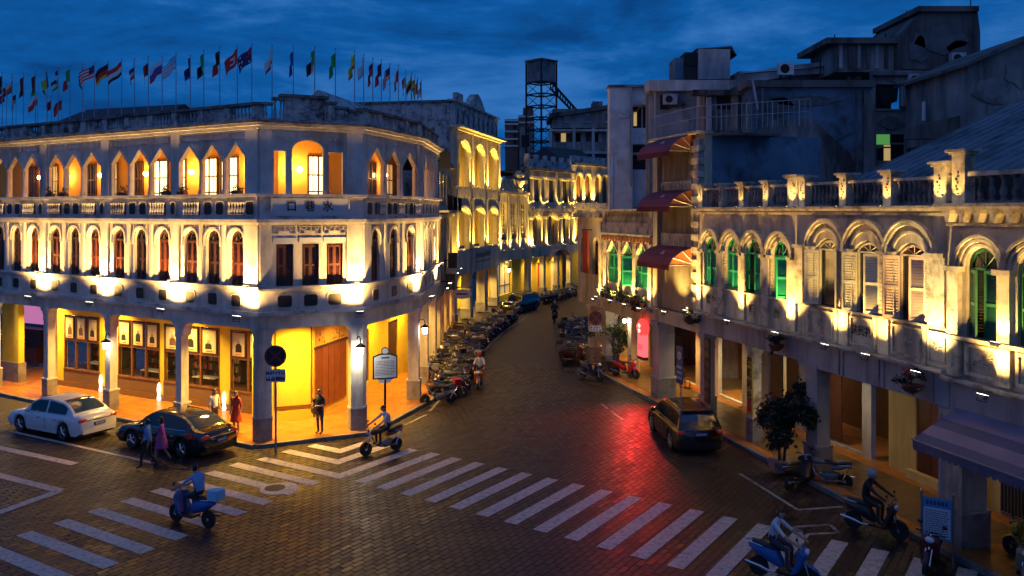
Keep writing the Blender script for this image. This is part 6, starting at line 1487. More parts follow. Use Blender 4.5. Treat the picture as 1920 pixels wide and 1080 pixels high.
for u, v, ru, rv, m_ in ((1765, 75, 50, 34, 'patch_b'), (1800, 95, 30, 24, 'concrete_dark'), (1722, 92, 18, 34, 'patch_b')): patch(tb3, u, v, 47.46, ru, rv, m_)
for u, v, ru, rv, m_ in ((1860, 172, 40, 34, 'patch_a'), (1910, 140, 34, 26, 'concrete'), (1890, 215, 46, 20, 'patch_b')): patch(gb, u, v, 37.46, ru, rv, m_)
for u, v, ru, rv, m_ in ((1163, 205, 16, 26, 'slab_pale'), (1166, 290, 16, 34, 'slab_pale')): patch(pb, u, v, 74.96, ru, rv, m_)
for u, v, ru, rv, m_ in ((1262, 192, 26, 14, 'patch_b'), (1292, 205, 18, 26, 'patch_a')): patch(tb2, u, v, 50.96, ru, rv, m_)
def pt3(u, v, Y): x, z = UV(u, v, Y); return (x, Y, z)
for b, u, va, vb, Y, r_ in ((bb, 1430, 165, 345, 42.8, .05), (bb, 1606, 168, 345, 42.7, .06), (tb3, 1704, 140, 330, 46.3, .06), (tb3, 1812, 135, 250, 46.3, .05), (tb2, 1228, 172, 300, 50.8, .06), (pb, 1182, 165, 350, 74.8, .08)):
    b.add('drain_pipe', MB().tube([pt3(u, va, Y), pt3(u+1, vb, Y)], r_, 6), rw.choice(('concrete_light', 'rust_metal', 'concrete')))
for u, v, Y, b in ((1715, 160, 46.3, tb3), (1600, 150, 50.2, tb2), (1256, 196, 50.7, tb2), (1795, 120, 47.2, tb3)):
    x, z = UV(u, v, Y); o = empty('air_conditioner', T(x, Y, z), 'small grey air conditioner on the %s' % {1715: 'wall beside the torn dark window', 1600: 'tenement parapet right of the white unit', 1256: 'wall above the roof terrace railing', 1795: 'dark stair tower'}[u], 'air conditioner')
    MB().box(-.4, .4, -.2, .15, 0, .6).build('case', 'concrete_light', o); MB().lathe([(.22, -.212), (.22, -.2)], (-.08, 0, .3), 12, 'y').build('fan', 'void', o)
for k, (a, b_) in enumerate(((pt3(1222, 170, 50), pt3(1143, 205, 74)), (pt3(1400, 150, 44), pt3(1640, 190, 46)), (pt3(1640, 140, 46), pt3(1940, 110, 37)))):
    a, b_ = Vector(a), Vector(b_); pts = [a.lerp(b_, t/10)-Vector((0, 0, 1.2*math.sin(PI*t/10))) for t in range(11)]
    o = tag(MB().tube(pts, .022, 4).build('overhead_cable', 'black_metal'), 'thin black cable sagging %s' % ('from the tenement to the pale slab tower', 'across the blue rendered wall', 'across the ruined tower block')[k], 'cable')
# ================================================================ cars
def sstep(a, b, x):
    t = min(1, max(0, (x-a)/(b-a))); return t*t*(3-2*t)
def lerp_tab(tab, x):
    if x <= tab[0][0]: return tab[0][1]
    for (a, va), (b, vb) in zip(tab[:-1], tab[1:]):
        if x <= b: t = (x-a)/(b-a); t = t*t*(3-2*t)*0.5+t*0.5; return va+(vb-va)*t
    return tab[-1][1]
def make_car(name, label, P, head, paint, L=4.7, W=1.80, wb=2.70, kind='sedan', plate='plate_blue'):
    a = math.atan2(head[1], head[0]); o = empty(name, T(P[0], P[1], 0.018) @ RZ(a), label, 'car')
    r = 0.33 if kind == 'sedan' else 0.36; fx, rx = wb/2+0.02, -wb/2+0.02
    if kind == 'sedan':
        top = [(-L/2, 0.80), (-L/2+0.12, 0.98), (-1.75, 1.02), (-1.0, 0.98), (0.9, 0.95), (1.3, 0.93), (2.0, 0.80), (L/2-0.05, 0.62), (L/2, 0.5)]
        gh = dict(b0=-1.95, r0=-0.95, r1=0.20, b1=1.20, zr=1.47)
    else:
        top = [(-L/2, 0.85), (-L/2+0.08, 1.02), (-1.0, 1.03), (0.9, 1.02), (1.3, 1.0), (1.9, 0.92), (L/2-0.05, 0.70), (L/2, 0.55)]
        gh = dict(b0=-2.12, r0=-1.62, r1=0.30, b1=1.25, zr=1.56)
    n = 72; hw = W/2; rows = []
    for i in range(n+1):
        x = -L/2+L*i/n; e = min(x+L/2, L/2-x)
        w_ = hw*(0.80+0.20*math.sqrt(max(0, 1-(1-min(1, e/0.55))**2)))
        z0 = 0.20+0.16*(1-sstep(0, 0.35, e))
        for wx in (fx, rx):
            d = abs(x-wx)
            if d < r+0.055: z0 = max(z0, r+math.sqrt((r+0.055)**2-d*d)*0.98-0.005)
        zt = lerp_tab(top, x); zs = zt-0.09
        z0 = min(z0, zs-0.10)
        rows.append([(x, w_*0.93, z0), (x, w_*0.995, z0+(zs-z0)*0.28), (x, w_, z0+(zs-z0)*0.55), (x, w_*0.975, z0+(zs-z0)*0.80), (x, w_*0.94, zs), (x, w_*0.84, zt-0.012), (x, w_*0.45, zt+0.012), (x, 0, zt+0.02)])
    mb = MB(); k = len(rows[0])
    for s in (1, -1):
        for i in range(n):
            for j in range(k-1):
                q = [rows[i][j], rows[i+1][j], rows[i+1][j+1], rows[i][j+1]]; q = [(p[0], p[1]*s, p[2]) for p in q]; mb.face(q if s > 0 else q[::-1])
        for i in (0, n):
            q = [(p[0], p[1]*s, p[2]) for p in rows[i]]+[(rows[i][0][0], 0, rows[i][0][2])]; mb.face(q)
    body = mb.build('body', paint, o, smooth=True)
    MB().box(-L/2+0.2, L/2-0.2, -hw*0.86, hw*0.86, 0.17, 0.42).build('underbody', 'plastic_black', o)
    # greenhouse
    b0, r0, r1, b1, zr = gh['b0'], gh['r0'], gh['r1'], gh['b1'], gh['zr']
    def zbelt(x): return lerp_tab(top, x)-0.05
    wbl, wtp = hw*0.90, hw*0.70
    xs_ = [b0+(b1-b0)*i/28 for i in range(29)]
    def zroof(x):
        if x < r0: return zbelt(b0)+(zr-0.04-zbelt(b0))*math.sin(PI/2*((x-b0)/(r0-b0)))**0.92
        if x > r1: return zbelt(b1)+(zr-zbelt(b1))*math.sin(PI/2*((b1-x)/(b1-r1)))**0.95
        t = (x-r0)/(r1-r0); return zr-0.04*(1-t)+0.03*math.sin(PI*t)
    roof, glass_f, glass_r, side = MB(), MB(), MB(), MB()
    for i in range(28):
        xa, xb = xs_[i], xs_[i+1]; za, zb_ = zroof(xa), zroof(xb)
        tgt = glass_r if xb <= r0+0.02 and xa > b0+0.05 else glass_f if xa >= r1-0.02 and xb < b1-0.04 else roof
        def sec(x, z):
            t = min(1, max(0, (z-zbelt(x))/(zr-zbelt(x)))); w_ = wbl+(wtp-wbl)*t
            return [(x, w_, z-0.02), (x, w_*0.86, z+0.010), (x, w_*0.5, z+0.028), (x, 0, z+0.034)]
        A, B = sec(xa, za), sec(xb, zb_)
        for s in (1, -1):
            for j in range(3):
                q = [(p[0], p[1]*s, p[2]) for p in (A[j], B[j], B[j+1], A[j+1])]
                (roof if (j == 0 and tgt is not roof) else tgt).face(q if s > 0 else q[::-1])
            q = [(xa, wbl*s, zbelt(xa)), (xb, wbl*s, zbelt(xb)), (xb, B[0][1]*s, B[0][2]), (xa, A[0][1]*s, A[0][2])]
            side.face(q if s > 0 else q[::-1])
    roof.build('roof', paint, o, smooth=True); glass_f.build('windscreen', 'glass_dark', o, smooth=True); glass_r.build('rear_window', 'glass_blue', o, smooth=True); side.build('cabin_side', paint, o, smooth=True)
    # side windows: two panes each side with a chrome line
    for s in (1, -1):
        for (xa, xb) in ((b0+0.50 if kind == 'sedan' else b0+0.95, -0.30), (-0.20, b1-0.42)) + (((b0+0.30, b0+0.86),) if kind != 'sedan' else ()):
            pts = []
            m_ = 10
            lo = []; hi = []
            for i in range(m_+1):
                x = xa+(xb-xa)*i/m_; z0 = zbelt(x)+0.05; z1 = max(z0+0.02, zroof(x)-0.075)
                f = lambda z: (wbl+(wtp-wbl)*min(1, max(0, (z-zbelt(x))/max(0.05, zroof(x)-0.02-zbelt(x)))*((zroof(x)-0.02-zbelt(x))/(zr-zbelt(x)))))+0.008
                lo.append((x, s*f(z0), z0)); hi.append((x, s*f(z1), z1))
            mb = MB()
            for i in range(m_): q = [lo[i], lo[i+1], hi[i+1], hi[i]]; mb.face(q if s > 0 else q[::-1])
            mb.build('side_window', 'glass_dark', o)
            MB().tube([(p[0], p[1]+0.004*s, p[2]-0.015) for p in lo], 0.012, 4).build('chrome_strip', 'chrome', o)
        MB().sphere((b1-0.55, s*(hw+0.10), zbelt(b1-0.5)+0.10), 0.12, 8, 6, 0.8, 0.9, 0.65).build('door_mirror', paint, o, smooth=True)
        for x in (0.05, -0.95): MB().box(x, x+0.2, s*hw*0.985-0.015, s*hw*0.985+0.015, 0.74, 0.765).build('door_handle', 'chrome', o)
        for x in (0.62+0.35, -0.25, -1.15): MB().box(x-0.006, x+0.006, s*(hw+0.001)-0.004, s*(hw+0.001)+0.003, 0.36, 0.80).build('door_gap', 'plastic_black', o)
        # lights
        zl = lerp_tab(top, -L/2+0.12)
        MB().sphere((-L/2+0.10, s*hw*0.70, zl-0.17), 0.2, 10, 8, 0.5, 1.1, 0.45).build('tail_light', 'lamp_red', o, smooth=True)
        MB().sphere((L/2-0.30, s*hw*0.70, 0.62), 0.2, 10, 8, 0.9, 0.9, 0.42).build('headlight', 'lamp_clear', o, smooth=True)
        for wx in (fx, rx):
            wo = bpy.data.objects.new('wheel', None); COL.objects.link(wo); wo.parent = o; wo.matrix_local = T(wx, s*(hw-0.115), r)
            MB().lathe([(r*0.66, -0.10), (r*0.94, -0.105), (r, -0.07), (r, 0.07), (r*0.94, 0.105), (r*0.66, 0.10)], n=24, axis='y').build('tyre', 'rubber', wo, smooth=True)
            mb = MB(); mb.lathe([(r*0.66, 0.02*s), (r*0.66, 0.07*s)], n=20, axis='y'); mb.build('rim', 'plastic_black', wo)
            mb = MB()
            mb.ring([(r*0.67*math.cos(2*PI*i/20), r*0.67*math.sin(2*PI*i/20)) for i in range(21)], [(r*0.60*math.cos(2*PI*i/20), r*0.60*math.sin(2*PI*i/20)) for i in range(21)], 0.07*s, 0.106*s)
            for i in range(5):
                b_ = 2*PI*i/5; mb.tube([(0, 0.10*s, 0), (r*0.63*math.cos(b_), 0.095*s, r*0.63*math.sin(b_))], [0.045, 0.03], 5)
            mb.lathe([(0.06, 0.08*s), (0.06, 0.115*s)], n=10, axis='y'); mb.build('spokes', 'chrome' if kind == 'sedan' else 'grey_metal', wo)
    MB().box(-L/2-0.035, -L/2+0.03, -0.24, 0.24, 0.58 if kind == 'sedan' else 0.72, 0.70 if kind == 'sedan' else 0.86).build('number_plate', plate, o)
    mb = MB(); zp = 0.64 if kind == 'sedan' else 0.79
    for i in range(6): mb.box(-L/2-0.039, -L/2-0.0355, -0.19+i*0.065, -0.15+i*0.065, zp-0.03, zp+0.03)
    mb.build('plate_characters', 'plate_text', o)
    MB().box(-L/2-0.02, -L/2+0.2, -hw*0.80, hw*0.80, 0.30, 0.46).build('rear_bumper', 'plastic_black' if kind != 'sedan' else paint, o)
    MB().box(-L/2-0.028, -L/2+0.02, -hw*0.62, hw*0.62, 0.79 if kind == 'sedan' else 0.92, 0.82 if kind == 'sedan' else 0.95).build('chrome_bar', 'chrome', o)
    MB().box(L/2-0.10, L/2+0.012, -hw*0.5, hw*0.5, 0.34, 0.52).build('grille', 'plastic_black', o)
    if kind != 'sedan':
        for s in (1, -1): MB().tube([(r0+0.1, s*wtp*0.96, zr+0.0), (r0+0.25, s*wtp*0.96, zr+0.06), (r1-0.2, s*wtp*0.96, zr+0.07), (r1, s*wtp*0.96, zr+0.02)], 0.02, 5).build('roof_rail', 'chrome', o)
        MB().box(b0+0.25, r0+0.1, -wtp*0.9, wtp*0.9, zr-0.03, zr+0.02).build('spoiler', paint, o)
    return o
make_car('parked_car', 'white sedan parked at the kerb by the arcade', (-18.35, 34.75), (-0.885, 0.465), 'paint_white')
make_car('parked_car', 'black sedan parked at the kerb with its tail to the crossing', (-12.75, 32.35), (-0.88, 0.475), 'paint_black', L=4.85)
make_car('parked_car', 'dark brown hatchback parked on the street opposite the red sign', (6.70, 33.45), (-0.10, 0.995), 'paint_brown', L=4.45, W=1.84, wb=2.62, kind='suv')
make_car('parked_car', 'black car parked among the motorcycles in front of the lattice window house', (0.75, 76.5), (-0.5, -0.86), 'paint_black', L=4.5, W=1.85, wb=2.65, kind='suv')

# ================================================================ scooters and motorcycles
def loft(mb, secs, n=10):
    """closed hull through (x, zc, half width, half height) sections"""
    vs_ = []
    for x, zc, w_, h in secs:
        for i in range(n): a = 2*PI*i/n; vs_.append((x, w_*math.cos(a), zc+h*math.sin(a)))
    k = len(secs); fs = [(j*n+i, j*n+(i+1) % n, (j+1)*n+(i+1) % n, (j+1)*n+i) for j in range(k-1) for i in range(n)]
    fs += [tuple(range(n-1, -1, -1)), tuple(range((k-1)*n, k*n))]; mb._add(vs_, fs); return mb
BM = {}
def bike_meshes():
    mb = MB(); r = 0.25; mb.lathe([(r*0.70, -0.045), (r*0.95, -0.05), (r, -0.02), (r, 0.02), (r*0.95, 0.05), (r*0.70, 0.045)], n=18, axis='y'); BM['tyre'] = mb.mesh('tyre', 'rubber', True)
    mb = MB(); mb.ring([(r*0.74*math.cos(2*PI*i/18), r*0.74*math.sin(2*PI*i/18)) for i in range(19)], [(r*0.60*math.cos(2*PI*i/18), r*0.60*math.sin(2*PI*i/18)) for i in range(19)], -0.035, 0.035)
    for i in range(5): a = 2*PI*i/5; mb.tube([(0, 0, 0), (r*0.66*math.cos(a), 0, r*0.66*math.sin(a))], 0.018, 4)
    mb.lathe([(0.05, -0.05), (0.05, 0.05)], n=8, axis='y'); BM['rim'] = mb.mesh('rim', 'chrome')
    mb = MB(); mb.tube([(0.48, 0.30, 1.00), (0.46, 0.12, 0.99), (0.44, 0, 0.95), (0.46, -0.12, 0.99), (0.48, -0.30, 1.00)], 0.014, 5)
    mb.tube([(0.44, 0, 0.96), (0.54, 0, 0.6)], 0.03, 6)
    for s in (1, -1): mb.tube([(0.54, s*0.07, 0.62), (0.66, s*0.07, 0.25)], 0.02, 5)
    BM['fork'] = mb.mesh('handlebar', 'chrome')
    mb = MB()
    for s in (1, -1): mb.tube([(0.48, s*0.20, 1.0), (0.49, s*0.34, 1.0)], 0.022, 6)
    BM['grip'] = mb.mesh('grips', 'plastic_black')
    for s in (1, -1):
        mb = MB(); mb.tube([(0.47, s*0.20, 1.0), (0.44, s*0.27, 1.16)], 0.008, 4); mb.sphere((0.43, s*0.28, 1.20), 0.07, 8, 6, 0.3, 1, 0.7); BM['mir%d' % s] = mb.mesh('mirror', 'plastic_black', True)
    mb = MB(); mb.sphere((0.58, 0, 0.86), 0.10, 10, 8, 0.6, 1.1, 0.8); BM['lamp'] = mb.mesh('headlight', 'lamp_clear', True)
    mb = MB(); mb.sphere((-0.80, 0, 0.72), 0.07, 8, 6, 0.5, 1.4, 0.7); BM['tail'] = mb.mesh('tail_light', 'lamp_red', True)
    mb = MB(); mb.tube([(0.0, -0.13, 0.26), (-0.3, -0.16, 0.25), (-0.5, -0.17, 0.30), (-0.88, -0.17, 0.36)], [0.022, 0.03, 0.05, 0.045], 7); BM['exhaust'] = mb.mesh('exhaust', 'chrome', True)
    mb = MB(); mb.tube([(-0.45, 0.15, 0.80), (-0.80, 0.13, 0.84), (-0.92, 0, 0.84), (-0.80, -0.13, 0.84), (-0.45, -0.15, 0.80)], 0.014, 5); BM['rack'] = mb.mesh('grab_rail', 'chrome')
    mb = MB(); mb.box(-1.05, -0.72, -0.18, 0.18, 0.86, 1.14); BM['box'] = mb
    mb = MB(); loft(mb, [(0.18, 0.80, 0.05, 0.02), (0.10, 0.80, 0.12, 0.05), (-0.2, 0.80, 0.14, 0.055), (-0.5, 0.84, 0.13, 0.06), (-0.74, 0.86, 0.09, 0.04)]); BM['seat'] = mb.mesh('seat', 'seat_black', True)
    mb = MB(); loft(mb, [(0.02, 0.86, 0.06, 0.03), (-0.05, 0.84, 0.13, 0.05), (-0.35, 0.82, 0.14, 0.05), (-0.6, 0.88, 0.13, 0.06), (-0.84, 0.92, 0.08, 0.03)]); BM['mseat'] = mb.mesh('seat', 'seat_black', True)
    mb = MB(); loft(mb, [(0.12, 0.36, 0.10, 0.12), (-0.1, 0.36, 0.15, 0.16), (-0.32, 0.40, 0.14, 0.14), (-0.42, 0.45, 0.06, 0.06)], 8); BM['engine'] = mb.mesh('engine', 'grey_metal', True)
    mb = MB()
    for s in (1, -1):
        mb.tube([(0.46, 0, 0.78), (0.30, s*0.10, 0.42), (-0.05, s*0.14, 0.24), (-0.50, s*0.12, 0.30), (-0.56, s*0.10, 0.26)], 0.022, 5); mb.tube([(-0.52, s*0.12, 0.28), (-0.74, s*0.13, 0.72)], 0.02, 5)
    BM['frame'] = mb.mesh('frame', 'chrome', True)
    mb = MB(); mb.tube([(-0.05, 0.12, 0.28), (-0.12, 0.30, 0.03)], 0.012, 4); BM['stand'] = mb.mesh('kickstand', 'black_metal')
bike_meshes()
BODY = {}
def body_mesh(kind, col):
    k = (kind, col)
    if k in BODY: return BODY[k]
    if kind == 'scooter':
        mb = MB(); loft(mb, [(0.02, 0.42, 0.10, 0.10), (-0.12, 0.56, 0.16, 0.22), (-0.35, 0.62, 0.18, 0.20), (-0.62, 0.68, 0.15, 0.14), (-0.84, 0.74, 0.07, 0.05)]); b = mb.mesh('rear_body', col, True)
        mb = MB(); pts = [(0.30, 0.30), (0.42, 0.36), (0.56, 0.70), (0.60, 0.84), (0.52, 0.94), (0.44, 0.92), (0.46, 0.72), (0.34, 0.42)]
        vs_ = []
        for y, k_ in ((-0.22, 0.92), (-0.12, 1.0), (0.12, 1.0), (0.22, 0.92)):
            for x, z in pts: vs_.append((0.3+(x-0.3)*k_ if False else x-0.05*(1 if abs(y) > 0.2 else 0), y, 0.3+(z-0.3)*k_))
        n = len(pts); fs = [(j*n+i, j*n+(i+1) % n, (j+1)*n+(i+1) % n, (j+1)*n+i) for j in range(3) for i in range(n)]+[tuple(range(n-1, -1, -1)), tuple(range(3*n, 4*n))]
        mb._add(vs_, fs); f = mb.mesh('front_shield', col, True)
        mb = MB(); mb.prism([(-0.12, 0.24), (0.40, 0.24), (0.44, 0.34), (0.38, 0.34), (0.34, 0.30), (-0.12, 0.30)], -0.17, 0.17); fl = mb.mesh('footboard', 'plastic_black')
        mb = MB(); loft(mb, [(0.42, 0.40, 0.03, 0.02), (0.50, 0.50, 0.07, 0.03), (0.66, 0.54, 0.075, 0.03), (0.82, 0.46, 0.06, 0.03), (0.90, 0.36, 0.03, 0.02)], 8); fe = mb.mesh('fender', col, True)
        r = [('rear_body', b), ('front_shield', f), ('footboard', fl), ('fender', fe)]
    else:
        mb = MB(); loft(mb, [(0.44, 0.80, 0.06, 0.05), (0.34, 0.82, 0.13, 0.10), (0.12, 0.84, 0.15, 0.10), (-0.06, 0.80, 0.08, 0.05)]); b = mb.mesh('fuel_tank', col, True)
        mb = MB(); loft(mb, [(-0.2, 0.66, 0.12, 0.09), (-0.5, 0.72, 0.14, 0.10), (-0.78, 0.82, 0.08, 0.05), (-0.92, 0.84, 0.03, 0.02)]); f = mb.mesh('tail_fairing', col, True)
        mb = MB(); loft(mb, [(0.46, 0.50, 0.03, 0.015), (0.60, 0.55, 0.06, 0.02), (0.76, 0.50, 0.06, 0.02), (0.88, 0.38, 0.03, 0.015)], 8); fe = mb.mesh('fender', col, True)
        mb = MB(); loft(mb, [(0.52, 0.86, 0.05, 0.06), (0.58, 0.88, 0.12, 0.11), (0.62, 0.88, 0.09, 0.08)], 8); hc = mb.mesh('headlight_cowl', col, True)
        r = [('fuel_tank', b), ('tail_fairing', f), ('fender', fe), ('headlight_cowl', hc)]
    BODY[k] = r; return r
bbox_me = {}
def make_bike(P, head, kind, col, label, group, steer=0.0, box=None, stand=True, full=True, lit=False, lean=0.0, z=0.016, name=None):
    a = math.atan2(head[1], head[0])
    o = empty(name or ('scooter' if kind == 'scooter' else 'motorcycle'), T(P[0], P[1], z) @ RZ(a) @ Matrix.Rotation(lean, 4, 'X'), label, kind, group)
    for x in (0.66, -0.60):
        wo = bpy.data.objects.new('wheel', None); COL.objects.link(wo); wo.parent = o; wo.matrix_local = T(x, 0, 0.25)
        link('tyre', BM['tyre'], wo); link('rim', BM['rim'], wo)
    for nm, me in body_mesh(kind, col): link(nm, me, o)
    link('seat', BM['seat' if kind == 'scooter' else 'mseat'], o); link('handlebar', BM['fork'], o); link('grips', BM['grip'], o)
    link('headlight', BM['lamp'], o); link('tail_light', BM['tail'], o); link('grab_rail', BM['rack'], o); link('exhaust', BM['exhaust'], o)
    for s in (1, -1): link('mirror', BM['mir%d' % s], o)
    if kind != 'scooter': link('engine', BM['engine'], o); link('frame', BM['frame'], o)
    if stand: link('kickstand', BM['stand'], o)
    if box:
        if box not in bbox_me: bbox_me[box] = BM['box'].mesh('top_box', box)
        link('top_box', bbox_me[box], o)
    return o
rb_ = random.Random(21)
def along(path, step):
    pts = [Vector(p) for p in path]; res = []; carry = 0
    for a, b in zip(pts[:-1], pts[1:]):
        L_ = (b-a).length; d = (b-a)/L_; t = carry
        while t < L_: res.append((a+d*t, d)); t += step
        carry = t-L_
    return res
CN = dict(sc_dark='black', sc_grey='grey', sc_white='white', sc_maroon='maroon', sc_red='red', sc_navy='navy', sc_tan='tan', sc_orange='orange', sc_blue='blue', sc_yellow='yellow')
def row(path, step, side, what, group, cols, jit=0.12, flip=0.25):
    for i, (p, d) in enumerate(along(path, step)):
        n = Vector((-d.y, d.x))*side; h = n if rb_.random() > flip else -n
        ang = rb_.uniform(-0.28, 0.28)+0.25; c, s = math.cos(ang), math.sin(ang); h = Vector((h.x*c-h.y*s, h.x*s+h.y*c))
        kind = 'scooter' if rb_.random() < 0.6 else 'motorcycle'; col = rb_.choice(cols)
        q = p+Vector((rb_.uniform(-jit, jit), rb_.uniform(-jit, jit)))
        bx = rb_.choice((None, None, None, None, 'plastic_black', 'sc_grey'))
        make_bike(q, h, kind, col, '%s %s, %s in the row %s' % (CN[col], kind, nth(i), what), group, box=bx, lean=rb_.uniform(-0.16, -0.08))
mix = ['sc_dark', 'sc_dark', 'sc_grey', 'sc_navy', 'sc_white', 'sc_maroon', 'sc_dark', 'sc_grey', 'sc_tan']
row([(-3.05, 40.6), (-2.75, 48), (-2.65, 55), (-1.75, 62), (-0.35, 70)], 0.62, 1, 'along the left kerb', 'motorcycles along the left kerb', mix)
row([(-4.0, 44.3), (-3.7, 48), (-3.85, 56), (-3.7, 62.5)], 0.85, 1, 'close to the left arcade', 'motorcycles close to the left arcade', mix)
row([(2.6, 81.5), (5.2, 87.8), (7.6, 92.2), (10, 96)], 0.95, 1, 'before the column front house', 'motorcycles at the end of the street', ['sc_dark', 'sc_dark', 'sc_grey', 'sc_navy'])
row([(3.75, 50.2), (3.95, 54), (4.4, 60), (5.2, 66)], 0.64, -1, 'on the right kerb behind the signpost', 'motorcycles on the right kerb', mix, flip=0.5)
row([(7.5, 72), (9.5, 79), (12.5, 86)], 1.0, -1, 'on the far right kerb', 'motorcycles on the far right kerb', ['sc_dark', 'sc_grey', 'sc_dark'], flip=0.5)
make_bike(g(822, 758), (-0.93, -0.36), 'motorcycle', 'sc_dark', 'dark motorcycle with red tail fairing at the near end of the left kerb', None, box='sc_red', lean=-0.1)
make_bike(g(1108, 712), (0.62, -0.78), 'scooter', 'sc_navy', 'navy scooter parked alone near the signpost with its front wheel turned out', None, lean=-0.1)
make_bike(g(1172, 708, 0.15), (0.75, -0.66), 'scooter', 'sc_red', 'bright red scooter parked in the arcade under the plant', None, z=0.155, lean=-0.1)
make_bike(g(1500, 915), (0.75, 0.66), 'scooter', 'sc_dark', 'black scooter standing against the wide grey pier behind the bush', None, lean=-0.1)
make_bike(g(1548, 912), (-0.85, 0.5), 'motorcycle', 'sc_grey', 'grey motorcycle parked between the wide pier and the helmeted rider', None, lean=-0.1)
make_bike(g(1745, 1062), (-0.6, -0.8), 'scooter', 'sc_maroon', 'maroon scooter parked at the foot of the blue notice board', None, lean=-0.1)
make_bike((13.2, 21.35), (-0.5, 0.86), 'scooter', 'sc_yellow', 'yellow scooter under the striped awning', None, lean=-0.1, z=0.155)
make_bike((12.45, 20.75), (-0.55, -0.83), 'scooter', 'sc_tan', 'tan scooter at the lower right corner', None, lean=-0.1)
# ================================================================ people
def person(P, face, label, pose, shirt, pants, shoes='cl_black', helmet=None, hair='hair', z=0.0, scale=1.0, skirt=None, bare_arm=True, long_hair=False, group=None, bare_leg=False):
    J = dict(pelvis=(0, 0, .93), waist=(0, 0, 1.08), chest=(.01, 0, 1.28), neck=(.0, 0, 1.45), headb=(.02, 0, 1.52))
    for s, k in ((1, 'l'), (-1, 'r')):
        J.update({'sh'+k: (0, .175*s, 1.39), 'el'+k: (-.02, .235*s, 1.12), 'wr'+k: (.06, .24*s, .88), 'ha'+k: (.09, .235*s, .80),
                  'hp'+k: (0, .095*s, .88), 'kn'+k: (.02, .10*s, .50), 'an'+k: (-.02, .10*s, .09), 'to'+k: (.14, .11*s, .035)})
    head = Vector((.035, 0, 1.60)); J.update(pose.get('J', {}))
    for s, k in ((1, 'l'), (-1, 'r')):
        for nm, v_ in pose.get('S', {}).items(): J[nm+k] = (v_[0], v_[1]*s, v_[2])
    hd = Vector(pose.get('head', head))
    rad = dict(pelvis=.135, waist=.115, chest=.135, neck=.06, headb=.055, sh=.068, el=.045, wr=.034, ha=.030, hp=.088, kn=.060, an=.042, to=.036)
    E = [('pelvis', 'waist', 1), ('waist', 'chest', 1), ('chest', 'neck', 1), ('neck', 'headb', 0)]
    for k in 'lr': E += [('chest', 'sh'+k, 1), ('sh'+k, 'el'+k, 1), ('el'+k, 'wr'+k, 0 if bare_arm else 1), ('wr'+k, 'ha'+k, 0), ('pelvis', 'hp'+k, 2), ('hp'+k, 'kn'+k, 2), ('kn'+k, 'an'+k, 0 if bare_leg else 2), ('an'+k, 'to'+k, 3)]
    names = list(J); idx = {n: i for i, n in enumerate(names)}
    me = bpy.data.meshes.new('person'); me.from_pydata([J[n] for n in names], [(idx[a], idx[b]) for a, b, _ in E], [])
    o = bpy.data.objects.new('person_tmp', me); COL.objects.link(o)
    o.modifiers.new('skin', 'SKIN'); sv = me.skin_vertices[0].data
    for n in names:
        r = rad.get(n, rad.get(n[:-1], .05)); sv[idx[n]].radius = (r*(1.25 if n in ('pelvis', 'chest', 'waist') else 1), r)
        sv[idx[n]].use_root = n == 'pelvis'
    sb_ = o.modifiers.new('sub', 'SUBSURF'); sb_.levels = 1; sb_.render_levels = 1
    bpy.context.view_layer.update()
    m2 = bpy.data.meshes.new_from_object(o.evaluated_get(bpy.context.evaluated_depsgraph_get())); bpy.data.objects.remove(o)
    mb = MB(); mats = ['skin', shirt, pants, shoes, hair, 'ink']
    segs = [(Vector(J[a]), Vector(J[b]), t, rad.get(a, rad.get(a[:-1], .05))) for a, b, t in E]
    mb.v = [tuple(v_.co) for v_ in m2.vertices]
    for p in m2.polygons:
        c = p.center; best = (9, 0)
        for a, b, t, r in segs:
            d = b-a; u_ = max(0, min(1, (c-a).dot(d)/d.dot(d))); q = (c-a-d*u_).length-r*0.6
            if q < best[0]: best = (q, t)
        mb.f.append(tuple(p.vertices)); mb.m.append(best[1])
    # head with hair, nose, ears, eyes
    n0 = len(mb.f); mb.mi = 0; mb.sphere(hd, 0.108, 12, 10, 0.98, 0.80, 1.16)
    for i in range(n0, len(mb.f)):
        c = sum((Vector(mb.v[j]) for j in mb.f[i]), Vector())/len(mb.f[i])-hd
        if c.z > 0.055 or (c.x < -0.01 and c.z > -0.06) or (c.x < 0.03 and c.z > 0.02): mb.m[i] = 4
    mb.mi = 0; mb.sphere(hd+Vector((.105, 0, -.01)), 0.018, 6, 4, 1, .8, 1.4)
    for s in (1, -1): mb.mi = 0; mb.sphere(hd+Vector((0, .088*s, -.005)), 0.022, 6, 4, .7, .4, 1.3); mb.mi = 5; mb.sphere(hd+Vector((.092, .035*s, .012)), 0.011, 5, 4)
    mb.mi = 5; mb.cbox(hd+Vector((.097, 0, -.055)), (.008, .036, .006))
    if long_hair: mb.mi = 4; mb.sphere(hd+Vector((-.05, 0, -.08)), 0.10, 8, 6, .7, .9, 1.6)
    # fingers and thumb on each hand
    for k, s in (('l', 1), ('r', -1)):
        a, b = Vector(J['wr'+k]), Vector(J['ha'+k]); d = (b-a).normalized(); side = d.cross(Vector((0, 0, 1))); side = side.normalized() if side.length > .1 else Vector((1, 0, 0)); cur = pose.get('curl', Vector((.3, 0, -.3)))
        mb.mi = 0
        for q in range(4):
            st = b+side*(q-1.5)*.017; L_ = (.055, .066, .062, .048)[q]; mid = st+d*L_*.6; mb.tube([tuple(st-d*.01), tuple(mid), tuple(mid+(d*.6+Vector(cur)).normalized()*L_*.6)], [.0095, .0085, .007], 5)
        st = a.lerp(b, .6)+side*.028*s; mb.tube([tuple(st), tuple(st+(d+side*s*.8).normalized()*.045), tuple(st+(d*1.2+side*s*.5).normalized()*.075)], [.011, .010, .008], 5)
